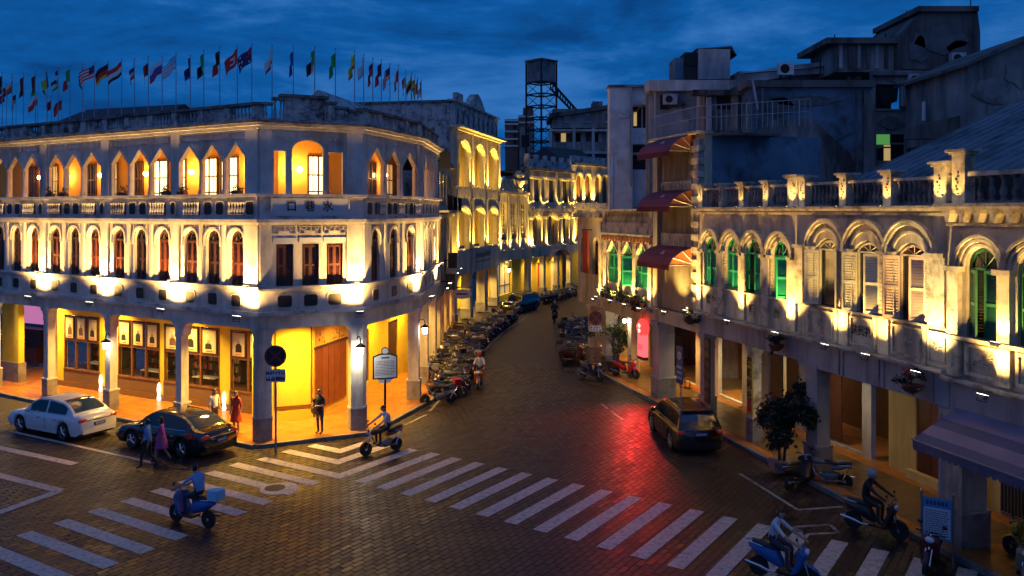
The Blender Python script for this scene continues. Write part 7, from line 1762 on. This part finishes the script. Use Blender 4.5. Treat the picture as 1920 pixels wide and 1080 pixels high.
    me3 = bpy.data.meshes.new('person'); me3.from_pydata(mb.v, [], mb.f)
    for m_ in mats: me3.materials.append(M[m_])
    me3.polygons.foreach_set('material_index', mb.m); smooth_mesh(me3, 60)
    a = math.atan2(face[1], face[0])
    po = link('person', me3, None, T(P[0], P[1], z) @ RZ(a) @ Matrix.Scale(scale, 4)); tag(po, label, 'person', group)
    if helmet:
        h = MB(); h.sphere(hd+Vector((-.01, 0, .03)), 0.14, 12, 8, 1.05, .92, .98); h.build('helmet', helmet, po, smooth=True)
    if skirt:
        z0, z1, m_ = skirt; MB().lathe([(.15, z1), (.17, z1-.12), (.20, (z0+z1)/2), (.24, z0)], n=14).build('skirt', m_, po, smooth=True)
    return po
RIDE = dict(J=dict(pelvis=(-.28, 0, .98), waist=(-.25, 0, 1.12), chest=(-.17, 0, 1.33), neck=(-.12, 0, 1.49), headb=(-.09, 0, 1.55)), head=(-.06, 0, 1.64),
            S=dict(sh=(-.15, .18, 1.43), el=(.10, .27, 1.22), wr=(.40, .27, 1.06), ha=(.47, .27, 1.025), hp=(-.22, .10, .96), kn=(.16, .17, .84), an=(.14, .15, .40), to=(.30, .15, .335)), curl=(.2, 0, -.9))
WALK = dict(J=dict(hpl=(.02, .09, .88), knl=(.16, .09, .52), anl=(.20, .09, .10), tol=(.36, .09, .05), hpr=(-.02, -.09, .88), knr=(-.06, -.09, .49), anr=(-.30, -.09, .14), tor=(-.17, -.09, .035),
                   ell=(-.12, .24, 1.13), wrl=(-.08, .25, .88), hal=(-.06, .25, .80), elr=(.05, -.24, 1.12), wrr=(.20, -.22, .92), har=(.24, -.21, .85)))
HOLD = dict(J=dict(ell=(.02, .25, 1.13), wrl=(.24, .16, 1.12), hal=(.30, .10, 1.13), elr=(.03, -.25, 1.12), wrr=(.24, -.14, 1.05), har=(.30, -.06, 1.05), hpl=(0, .1, .88), knl=(.03, .12, .5), tol=(.16, .14, .035)))
SIT_ARM = dict(J=dict(pelvis=(0, 0, .62), waist=(.02, 0, .75), chest=(.04, 0, .92), neck=(.05, 0, 1.05), headb=(.06, 0, 1.10)), head=(.07, 0, 1.19),
               S=dict(sh=(.04, .13, 1.0), el=(.10, .16, .84), wr=(.20, .10, .78), ha=(.25, .08, .77), hp=(.02, .08, .60), kn=(.18, .14, .56), an=(.20, .14, .32), to=(.29, .14, .29)))
ZR = 0.02
person(g(277, 880), (-0.75, -0.1), 'person in pale blue T-shirt and dark shorts walking past the black sedan', WALK, 'cl_blue', 'cl_black', z=ZR, scale=1.03)
person(g(303, 868), (-0.75, -0.1), 'person in magenta dress walking beside the pale blue T-shirt', WALK, 'cl_pink', 'cl_pink', z=ZR, scale=.96, skirt=(.55, 1.0, 'cl_pink'), long_hair=True, bare_leg=True)
person(g(402, 806, .15), (0.8, -0.55), 'person in white top standing between the black sedan and the arcade', {}, 'cl_white', 'cl_navy', z=.15, scale=.97, long_hair=True)
person(g(443, 813, .15), (-0.4, -0.9), 'person in red dress standing by the shop window', {}, 'cl_red', 'cl_red', z=.155, scale=.99, skirt=(.50, 1.0, 'cl_red'), long_hair=True, bare_leg=True)
pm_ = g(600, 813, .15)
person(pm_, (-0.5, -0.86), 'person in dark clothes carrying a child under the corner arcade', HOLD, 'cl_black', 'cl_navy', z=.155, scale=1.03)
person((pm_[0]-0.22, pm_[1]-0.20), (0.5, 0.86), 'small child in khaki held in the arms of the dark-clothed person', SIT_ARM, 'cl_khaki', 'cl_khaki', z=.155+.42, scale=.78)
def rider(P, head, kind, col, label_b, label_p, shirt, pants, helmet=None, box=None, bare=True):
    make_bike(P, head, kind, col, label_b, None, box=box, stand=False)
    person(P, head, label_p, RIDE, shirt, pants, helmet=helmet, z=ZR, bare_arm=bare)
rider(g(716, 850), (-0.80, -0.60), 'motorcycle', 'sc_maroon', 'dark motorcycle with red side panel stopped on the corner stripes', 'person in white shirt riding the motorcycle on the corner stripes', 'cl_white', 'cl_black')
rider(g(362, 985), (-0.90, 0.44), 'scooter', 'sc_blue', 'blue scooter with pale blue box crossing the left-hand stripes', 'person in blue shirt riding the blue scooter over the left-hand stripes', 'cl_blue', 'cl_navy', box='f_sky')
rider(g(1468, 1092), (0.80, -0.60), 'scooter', 'sc_blue', 'blue scooter crossing the right-hand stripes at the bottom edge', 'person in white shirt riding the blue scooter at the bottom edge', 'cl_white', 'cl_navy')
rider(g(1640, 1002), (0.72, -0.69), 'scooter', 'sc_dark', 'black scooter with silver trim waiting near the notice board', 'person in black with grey helmet astride the black scooter', 'cl_black', 'cl_black', helmet='helmet_grey', bare=False)
rider(g(899, 727), (-0.08, -1.0), 'scooter', 'sc_orange', 'orange fronted scooter riding towards the crossing beside the left row', 'person in white shirt and red helmet riding down the street', 'cl_white', 'cl_black', helmet='helmet_red')
rider(g(1040, 606), (0.1, 0.99), 'scooter', 'sc_dark', 'dark scooter riding away in the middle of the far street', 'person in black riding away up the far street', 'cl_black', 'cl_black', helmet='helmet_grey', bare=False)

# ================================================================ flags along the roof edge
def ray_line(u, pts):
    k = (u-960)/FPX
    for a, b in zip(pts[:-1], pts[1:]):
        d = (b[0]-a[0], b[1]-a[1]); den = d[0]-k*d[1]
        if abs(den) < 1e-9: continue
        t = (k*a[1]-a[0])/den
        if -0.02 <= t <= 1.02: return (a[0]+d[0]*t, a[1]+d[1]*t)
    return None
roofline = off_line(LP, [-0.9]*5); roofline[0] = (roofline[0][0]-6, roofline[0][1]+3.7)
FL = [(4, 137, 'v', 'black green red', .25), (23, 141, 'h', 'white orange red', .35), (44, 138, 'v', 'maroon red maroon', .22), (66, 135, 'v', 'maroon red green', .25), (88, 132, 'v', 'black yellow green', .28),
      (109, 129, 'h', 'navy white green', .35), (131, 125, 'v', 'green white red', .42), (155, 122, 'v', 'black navy black', .2), (177, 119, 's', 'red white navy', 1.0), (203, 116, 'h', 'black red yellow', .8), (228, 113, 'h', 'red white black', .8),
      (252, 112, 'h', 'navy white red', .28), (278, 107, 'v', 'maroon red white', .32), (304, 108, 'h', 'white blue red', .75), (330, 101, 's', 'sky white sky', .75), (357, 105, 'h', 'navy navy blue', .28), (382, 96, 'v', 'green green black', .3),
      (412, 90, 'v', 'black yellow red', .38), (445, 88, 'c', 'red red red', .65), (472, 84, 'a', 'navy navy navy', .75), (510, 87, 'h', 'white white red', .35), (550, 88, 'v', 'blue navy blue', .22), (590, 90, 'v', 'green white black', .4),
      (629, 93, 'h', 'green green green', .36), (665, 97, 'h', 'yellow yellow red', .35), (682, 104, 'h', 'white white sky', .34), (699, 111, 'h', 'navy red red', .33), (715, 113, 'v', 'navy white red', .4), (731, 121, 's', 'red white navy', .5),
      (747, 124, 'v', 'red white red', .3), (761, 134, 'v', 'white red maroon', .3), (772, 138, 'h', 'yellow black red', .4), (778, 142, 'h', 'orange yellow red', .4), (783, 146, 'v', 'red yellow green', .34), (790, 151, 'v', 'navy white red', .3),
      (795, 154, 's', 'red white navy', .5), (801, 160, 'v', 'maroon red maroon', .3)]
BACK = [(70, 176, 'h', 'white red red', .7), (96, 180, 'v', 'red maroon red', .4), (116, 184, 'h', 'maroon red red', .7), (12, 160, 'h', 'maroon red navy', .5), (30, 172, 's', 'red white navy', .4), (160, 202, 'v', 'white red white', .3), (182, 205, 'h', 'red red red', .5)]
rf = random.Random(13)
def make_flag(P, zt, kind, cols, spread, label):
    z0 = 12.43; o = empty('flag', T(P[0], P[1], z0), label, 'flag', 'flags along the roof edge'); H_ = zt-z0
    MB().lathe([(0.024, 0), (0.020, H_*0.6), (0.015, H_), (0.03, H_+0.01), (0.03, H_+0.05), (0.005, H_+0.07)], n=6).build('pole', 'pole_metal', o)
    spread *= .82; nu, nv = 10, 8; h, L_ = 0.62, 0.92; ph = rf.uniform(0, 6); mb = MB(); ca = rf.uniform(-.25, .25)
    drop = math.sqrt(max(0.02, 1-min(.98, spread)**2))*L_
    def pt(i, j):
        a, b = i/nu, j/nv; x = -a*L_*spread*(1-.25*b*(1-spread)); fold = (0.05+0.10*(1-spread))*math.sin(a*(9-4*spread)+ph+b*1.2)*min(1, a*4)
        z = H_-0.05-b*h*(1-.22*(1-spread)*a)-drop*(a**1.15)*.78
        return (x*math.cos(ca)-fold*math.sin(ca)+fold*.25, x*math.sin(ca)+fold, z)
    for i in range(nu):
        for j in range(nv):
            if kind == 'h': m_ = min(2, j*3//nv)
            elif kind == 'v': m_ = min(2, i*3//nu)
            elif kind == 's': m_ = 2 if (i < 4 and j < 4) else j % 2
            elif kind == 'c': m_ = 3 if (i in (3, 4, 5) and j in (2, 3, 4, 5) and not (i > 3 and j in (3, 4))) else 0
            else: m_ = 4 if (i < 4 and j < 4 and (i == j or i == 3-j)) else 3 if ((i, j) in ((7, 1), (8, 3), (6, 4), (7, 6), (2, 6))) else 0
            mb.mi = m_; mb.face([pt(i, j), pt(i, j+1), pt(i+1, j+1), pt(i+1, j)])
    c3 = ['f_'+c for c in cols.split()]
    mb.build('cloth', c3+['f_white', 'f_red'], o, smooth=True)
for i, (u, v, kd, cols, sp) in enumerate(FL):
    P = ray_line(u, roofline)
    if P is None: continue
    c = list(dict.fromkeys(cols.split())); make_flag(P, EYE+(HV-v)/FPX*P[1], kd, cols, sp, '%s flag on a pole, %s from the left along the roof edge' % (' and '.join(c) if len(c) < 3 else ', '.join(c[:-1])+' and '+c[-1], nth(i)))
back_line = [(-35, 55), (-17, 46)]
for i, (u, v, kd, cols, sp) in enumerate(BACK):
    P = ray_line(u, back_line) or (-24, 50)
    c = list(dict.fromkeys(cols.split())); make_flag(P, max(12.6, EYE+(HV-v)/FPX*P[1]), kd, cols, sp, '%s flag low behind the roof edge at the left, %s of them' % (' and '.join(c) if len(c) < 3 else ', '.join(c[:-1])+' and '+c[-1], nth(i)))
P = rpt(-1.0); o = empty('flag', T(P[0]+1.2, P[1]+3.0, 8.6), 'small white flag on the low roof before the pale slab tower', 'flag')
MB().lathe([(0.025, 0), (0.02, 3.9)], n=6).build('pole', 'pole_metal', o)
mb = MB(); pts = [(0, 0, 3.85), (-.12, .05, 3.3), (-.35, 0, 2.8), (-.25, -.06, 2.55), (.12, .04, 2.45), (.35, 0, 2.6), (.2, .05, 3.2)]; mb.face(pts); mb.face([(p[0], p[1]+.02, p[2]) for p in reversed(pts)]); mb.build('cloth', 'f_white', o)

# ================================================================ street signs
def pole_sign(P, zc, r, label, face=(0, -1), placard=None, mtop='sign_face_dark', cat='road sign'):
    a = math.atan2(face[1], face[0])+PI/2; o = empty('road_sign', T(P[0], P[1], 0.02) @ RZ(a), label, cat)
    MB().lathe([(0.04, 0), (0.04, zc+r*0.6)], n=8).build('pole', 'grey_metal', o)
    MB().lathe([(r, -0.075), (r, -0.06)], (0, 0, zc), 24, 'y').build('disc', 'sign_rim', o); MB().lathe([(r*.82, -0.08), (r*.82, -0.0755)], (0, 0, zc), 24, 'y').build('face', mtop, o)
    for t in (PI/4, -PI/4):
        mb = MB(); mb.box(-r*.8, r*.8, -0.084, -0.0805, -r*.09, r*.09); mb.build('cross_bar', 'sign_rim', o, T(0, -0.001 if t > 0 else 0, zc) @ Matrix.Rotation(t, 4, 'Y'))
    if placard:
        w_, h, zz = placard; pl = MB().box(-w_/2, w_/2, -0.075, -0.06, zz-h/2, zz+h/2).build('placard', 'sign_pale', o); rq = random.Random(int(zz*100)); mb = MB()
        for rrow in range(2):
            for k in range(4):
                cx, cz = -w_*.36+k*w_*.24, zz+h*.22-rrow*h*.45; s = h*.16
                for q in range(5):
                    if q % 2: mb.box(cx-s, cx+s, -0.079, -0.0755, cz+rq.uniform(-s, s)-.008, cz+rq.uniform(-s, s)+.012)
                    else: x = cx+rq.uniform(-s, s); mb.box(x-.012, x+.012, -0.0785, -0.0755, cz-s, cz+s)
        mb.build('placard_characters', 'ink_blue', pl)
    return o
pole_sign(g(517, 852), 3.62, 0.40, 'round dark no stopping sign with placard in front of the corner pier', (0.15, -1), (0.72, 0.48, 2.90))
pole_sign(g(1117, 703), 3.10, 0.40, 'round no stopping sign with small placard in front of the planter', (-0.1, -1), (0.66, 0.30, 2.52))
Pn = g(722, 806); o = empty('notice_sign', T(Pn[0], Pn[1], 0.02) @ RZ(0.28), 'framed notice board on a black post with a round emblem on top', 'sign')
MB().lathe([(0.05, 0), (0.05, 2.05)], n=8).build('post', 'black_metal', o)
MB().prism([(-.50, 2.08), (.50, 2.08), (.50, 3.02), (.22, 3.12), (-.22, 3.12), (-.50, 3.02)], -0.05, 0.05).build('frame', 'black_metal', o); MB().prism([(-.45, 2.13), (.45, 2.13), (.45, 2.98), (.2, 3.07), (-.2, 3.07), (-.45, 2.98)], -0.056, -0.051).build('panel', 'sign_pale', o)
MB().prism([(-.2, 1.92), (.2, 1.92), (.32, 2.08), (-.32, 2.08)], -0.03, 0.03).build('foot_bracket', 'sign_pale', o)
MB().lathe([(0.13, -0.05), (0.13, 0.05)], (0, 0, 3.22), 14, 'y').build('emblem', 'sign_pale', o); MB().lathe([(0.16, -0.03), (0.16, 0.03)], (0, 0, 3.22), 14, 'y').build('emblem_rim', 'black_metal', o)
mb = MB(); rq = random.Random(4); mb.box(-.16, .16, -.060, -.0565, 2.92, 2.98)
for k in range(10):
    x = -.4
    while x < .36: w_ = rq.uniform(.02, .09); mb.box(x, min(.4, x+w_), -.059, -.0565, 2.24+k*.062, 2.265+k*.062); x += w_+.015
mb.build('text_lines', 'ink', o)
# blue notice board in the lower right
Pb = g(1757, 1062); o = empty('notice_board', T(Pb[0], Pb[1], 0.02) @ RZ(-0.55) @ Matrix.Diagonal((.72, 1, .86, 1)), 'blue and white notice board on two posts by the near column', 'notice board')
for s in (-.50, .50):
    MB().lathe([(.035, 0), (.035, 2.1)], (s, 0, 0), 8).build('post', 'grey_metal', o); MB().sphere((s, 0, 2.15), .055, 8, 6).build('finial', 'chrome', o, smooth=True)
MB().box(-.46, .46, -.03, .03, .78, 1.98).build('panel', 'sign_cyan', o); MB().box(-.42, .42, -.036, -.031, .84, 1.70).build('sheet', 'sign_pale', o)
mb = MB()
for k in range(12):
    x = -.38
    while x < .34: w_ = rq.uniform(.03, .12); mb.box(x, min(.38, x+w_), -.040, -.0365, .90+k*.064, .925+k*.064); x += w_+.02
for k in range(6): mb.box(-.34+k*.12, -.26+k*.12, -.035, -.0305, 1.78, 1.90)
mb.build('text_lines', 'ink_blue', o)
# blue hanging sign on the tower pier
o = empty('blue_sign', FR @ T(10.25, -0.55, 0), 'tall blue sign with a white round emblem beside the tower pier', 'sign')
MB().tube([(0.0, 0.02, 0.16), (0.0, 0.02, 3.2)], .03, 6).build('post', 'grey_metal', o); MB().box(-.30, .30, -.05, -.01, 1.5, 3.1).build('panel', 'sign_face_blue', o)
mb = MB(); mb.ring([(.17*math.cos(2*PI*i/18), 2.72+.17*math.sin(2*PI*i/18)) for i in range(19)], [(.12*math.cos(2*PI*i/18), 2.72+.12*math.sin(2*PI*i/18)) for i in range(19)], -.056, -.0505); mb.tube([(.06, -.053, 2.80), (-.05, -.053, 2.77), (.05, -.053, 2.68), (-.06, -.053, 2.63)], .018, 4); mb.build('emblem', 'sign_pale', o)
mb = MB()
for r in range(3):
    for k in range(4): mb.box(-.24+k*.125, -.15+k*.125, -.054, -.0505, 1.68+r*.24, 1.80+r*.24)
mb.build('characters', 'f_sky', o)
# glowing red light box hung between the columns
o = empty('light_box_sign', FR @ T(5.30, -0.12, 0), 'glowing red light box sign hanging in the arcade above the red reflection', 'sign')
MB().box(-.34, .34, -.12, .12, 1.85, 3.0).build('box', 'sign_pink', o); MB().sphere((0.02, 0, 3.25), .52, 14, 10, 1, .45, .85).build('lantern_head', 'sign_red', o, smooth=True)
MB().box(-.36, .36, -.13, .13, 1.70, 1.848).build('base', 'f_maroon', o); MB().tube([(0, 0, 3.68), (0, 0, 4.0)], .02, 5).build('hanger', 'black_metal', o)
mb = MB(); mb.sphere((.1, -.24, 3.38), .13, 10, 8, .9, .35, .8); mb.sphere((.1, -.24, 3.13), .13, 10, 8, .9, .35, .8); mb.build('white_figure', 'sign_white', o, smooth=True)
mb = MB()
for k in range(4):
    for q in range(3): mb.box(-.24+k*.13, -.16+k*.13, -.125, -.1205, 2.20+q*.09, 2.25+q*.09)
mb.build('characters', 'f_navy', o)
light('SPOT', (0, -0.5, 2.6), 1000, (1, .02, .02), o, size=.25, spot=88, blend=.9, aim=(7.3, -3.6, -2.6), name='red_road_spot')  # spot added without a fixture to throw red glow on the road
# small loudspeakers and hanging oval sign on the balcony house, far lantern
for k, (x, z) in enumerate(((1.5, 11.4), (9.0, 5.2), (6.5, 4.0))):
    o = empty('loudspeaker', F0 @ T(x, -0.35, z), 'black loudspeaker box on the balcony house, %s' % ('under the roof', 'beside the first floor', 'above the hanging oval sign')[k], 'loudspeaker')
    MB().box(-.35, .35, -.3, .3, 0, 1.0).build('case', 'plastic_black', o); MB().tube([(0, .3, .5), (0, .7, .5)], .04, 5).build('bracket', 'black_metal', o)
o = empty('hanging_sign', F0 @ T(8.0, -1.0, 3.55), 'pale oval shop sign hanging over the left row of motorcycles', 'sign')
MB().lathe([(.62, -.04), (.62, .04)], (0, 0, 0), 20, 'x').build('oval', 'sign_pale', o, Matrix.Diagonal((1, 1, .5, 1))); MB().tube([(0, 1.2, .45), (0, -.7, .45)], .025, 5).build('bracket', 'black_metal', o)
for s in (-.3, .3): MB().tube([(0, s, .45), (0, s, .25)], .012, 4).build('chain', 'black_metal', o)
MB().box(-.05, .05, -.35, .35, -.05, .06).build('lettering', 'ink_blue', o)
# lanterns
def lantern(F, x, z, en, label, out_=0.45, sc_=1.0):
    o = empty('wall_lantern', F @ T(x, 0, z), label, 'lantern'); S = Matrix.Scale(sc_, 4)
    MB().tube([(0, 0.02, .35), (0, -.1, .50), (0, -out_*.8, .50), (0, -out_, .38), (0, -out_, .28)], .022, 6).build('arm', 'black_metal', o)
    MB().lathe([(.02, .28), (.06, .25), (.22, .14), (.20, .11)], (0, -out_, 0), 10).build('hood', 'black_metal', o, S if False else None, True)
    MB().lathe([(.13, .11), (.10, -.16), (.03, -.20)], (0, -out_, 0), 8).build('glass', 'bulb_white', o); MB().lathe([(.05, -.20), (.05, -.25), (.01, -.28)], (0, -out_, 0), 8).build('finial', 'black_metal', o)
    light('POINT', (0, -out_, -.42), en, (1, .86, .6), o, size=.1, name='lamp')
lantern(FB, LB-0.22, 3.45, 55, 'lit black lantern on the second corner pier')
lantern(FA, XA(9.75)+0.28, 3.1, 12, 'small lit lantern on the second arcade column from the corner', .2)
lantern(FA, XA(19.0), 3.3, 25, 'lit lantern on a column at the left edge', .3)
lantern(FC2, -0.25, 3.4, 10, 'small lit lantern inside the side street arcade', .3)
lantern(F2, 1.1, 3.4, 12, 'black lantern with added glow in front of the lattice window house shop', .6)  # glowing glass and lamp added to a dark lantern
# white glowing figures at the foot of the arcade wall
for k, u in enumerate((193, 302, 424)):
    o = empty('light_figure', FK @ T(xk(u), -0.12, 0.15), 'glowing white standing light at the foot of the arcade wall, %s from the far end' % nth(k), 'light'); MB().lathe([(.07, 0), (.10, .1), (.06, .3), (.10, .5), (.07, .75), (.02, .85)], n=8).build('glow', 'pole_light', o, smooth=True)
# pink lit stage glimpsed through the passage
o = empty('pink_backdrop', FK @ T(-5.9, 3.4, 0), 'pink lit backdrop and stage glimpsed through the passage at the left', 'backdrop'); MB().box(-1.6, 1.6, 0, .1, 2.4, 4.6).build('screen', 'pink_light', o)
MB().box(-1.6, 1.6, -.6, .1, .3, 2.2).build('platform', 'wood_dark', o); MB().box(-1.6, 1.6, -.9, -.6, .3, 1.2).build('step', 'wood_red', o)
# bulb in the low shop, red lanterns
for k, (x, y, z) in enumerate(((1.9, .35, 3.15), (17.0, 1.8, 2.6))):
    o = empty('bare_bulb', FR @ T(x, y, z), ('bright bulb hanging under the planted ledge', 'bright bulb hanging in the arcade behind the dark bush')[k], 'bulb'); MB().sphere((0, 0, 0), .11, 10, 8).build('globe', 'bulb_white', o, smooth=True); MB().tube([(0, 0, .1), (0, 0, .6)], .01, 4).build('cord', 'black_metal', o); light('POINT', (0, -.2, -.15), 30, (1, .82, .5), o, size=.1, name='lamp')

# ================================================================ plants
def foliage(n, r, c, seed, leaf=.10, flat=1.0, hollow=0.35):
    rl = random.Random(seed); mb = MB(); clumps = [(Vector((rl.gauss(0, .45), rl.gauss(0, .45), rl.gauss(0, .42)))) for _ in range(16)]
    for _ in range(n):
        cl = rl.choice(clumps); p = Vector((cl.x*r[0], cl.y*r[1], cl.z*r[2]))+Vector((rl.gauss(0, .16)*r[0], rl.gauss(0, .16)*r[1], rl.gauss(0, .16)*r[2]))+Vector(c)
        a = Vector((rl.gauss(0, 1), rl.gauss(0, 1), rl.gauss(0, .6))).normalized(); b = a.cross(Vector((rl.gauss(0, 1), rl.gauss(0, 1), rl.gauss(0, 1)))).normalized(); L_ = leaf*rl.uniform(.7, 1.4)
        mb.face([p-a*L_, p+b*L_*.42, p+a*L_, p-b*L_*.42])
    return mb
def leafmesh(mb, name, m, parent, mtx=None):
    me = bpy.data.meshes.new(name); me.from_pydata(mb.v, [], mb.f); me.materials.append(M[m]); return link(name, me, parent, mtx)
Pt = g(1150, 703); o = empty('potted_tree', T(Pt[0], Pt[1]+.1, .15), 'leafy green potted tree beside the no stopping sign and red scooter', 'tree')
MB().lathe([(.22, 0), (.34, .55), (.36, .60), (.30, .60)], n=12).build('pot', 'terracotta', o, smooth=True); MB().tube([(0, 0, .5), (.05, 0, 1.0), (-.02, .02, 1.5), (.1, 0, 2.2)], [.05, .04, .035, .015], 6).build('trunk', 'bark', o, smooth=True)
mb = MB()
for q in range(7): a = q*.9; mb.tube([(0, 0, 1.0+q*.13), (.5*math.cos(a), .5*math.sin(a), 1.4+q*.16)], [.02, .006], 4)
mb.build('branch', 'bark', o); leafmesh(foliage(900, (1.1, 1.1, 1.15), (.05, 0, 1.85), 31, .11), 'crown', 'leaf', o)
Pt = g(1466, 890); o = empty('bushy_tree', T(Pt[0], Pt[1], .15), 'dark bushy small tree in front of the wide grey pier', 'tree')
for q in range(4): MB().tube([(.08*math.cos(q*1.6), .08*math.sin(q*1.6), 0), (.12*math.cos(q*1.6+.4), .12*math.sin(q*1.6+.4), .6), (.35*math.cos(q*1.6), .3*math.sin(q*1.6), 1.5)], [.05, .04, .015], 6).build('trunk', 'bark', o, smooth=True)
leafmesh(foliage(6000, (.82, .85, 1.0), (-.02, 0, 1.95), 32, .085), 'crown', 'leaf_dark', o); MB().box(-.35, .35, -.35, .35, 0, .35).build('planter', 'granite', o)
def basket(F, x, out_, z, label, seed, flower=False):
    o = empty('hanging_basket', F @ T(x, -out_, z), label, 'flower basket'); MB().lathe([(.10, -.22), (.24, -.1), (.28, .02), (.25, .02)], n=10).build('basket', 'terracotta', o, smooth=True)
    MB().tube([(0, out_, .2), (0, .05, .25), (0, 0, .02)], .012, 4).build('bracket', 'black_metal', o); leafmesh(foliage(330, (.42, .36, .34), (0, 0, .12), seed, .06), 'foliage', 'leaf_dark', o)
    if flower: leafmesh(foliage(60, (.34, .3, .2), (0, -.1, .3), seed+5, .05), 'flowers', 'flower', o)
basket(FR, 10.75, .35, 4.35, 'flower basket hanging at the corner of the green shuttered house', 41); basket(FR, 17.35, .35, 4.25, 'dark flower basket hanging above the bushy tree', 42); basket(FR, 24.1, .38, 4.15, 'flower basket with red blooms beside the brightest floodlight', 43, True)
basket(FR, 5.2, .40, 4.25, 'flower basket above the glowing red sign', 44, True)
for k in range(9):
    x = .2+k*.68; o = empty('ledge_plant', FR @ T(x, -.26, 4.28), 'small potted plant on the ledge under the pointed windows, %s from the left' % nth(k), 'potted plant', 'plants along the ledge')
    MB().lathe([(.09, 0), (.13, .2), (.11, .2)], n=8).build('pot', 'terracotta', o); leafmesh(foliage(110, (.26, .22, .26), (0, 0, .34), 50+k, .06), 'foliage', 'leaf', o)
for k, s in enumerate((1.1, 4.4, 5.4, 8.3, 12.8, 13.9)):
    o = empty('balcony_plant', FA @ T(XA(s), -.12, 9.65), 'small trailing plant on the balcony rail, %s from the corner' % nth(k), 'potted plant', 'plants on the balcony rail')
    MB().box(-.22, .22, -.1, .1, 0, .14).build('trough', 'terracotta', o); leafmesh(foliage(90, (.36, .15, .2), (0, 0, .2), 70+k, .055), 'foliage', 'leaf', o)
# tables in the low shop
for k, (x, y) in enumerate(((4.2, 1.9), (5.2, 2.2))):
    o = empty('cafe_chair', FR @ T(x, y, .15) @ RZ(k*1.9), ('dark chair under the planted ledge nearer the street', 'dark chair under the planted ledge by the shop wall')[k], 'chair'); MB().box(-.2, .2, -.2, .2, .44, .48).build('seat', 'wood_dark', o)
    MB().box(-.2, .2, .17, .2, .48, .92).build('backrest', 'wood_dark', o)
    for sx in (-.17, .17):
        for sy in (-.17, .17): MB().box(sx-.02, sx+.02, sy-.02, sy+.02, 0, .44).build('leg', 'wood_dark', o)
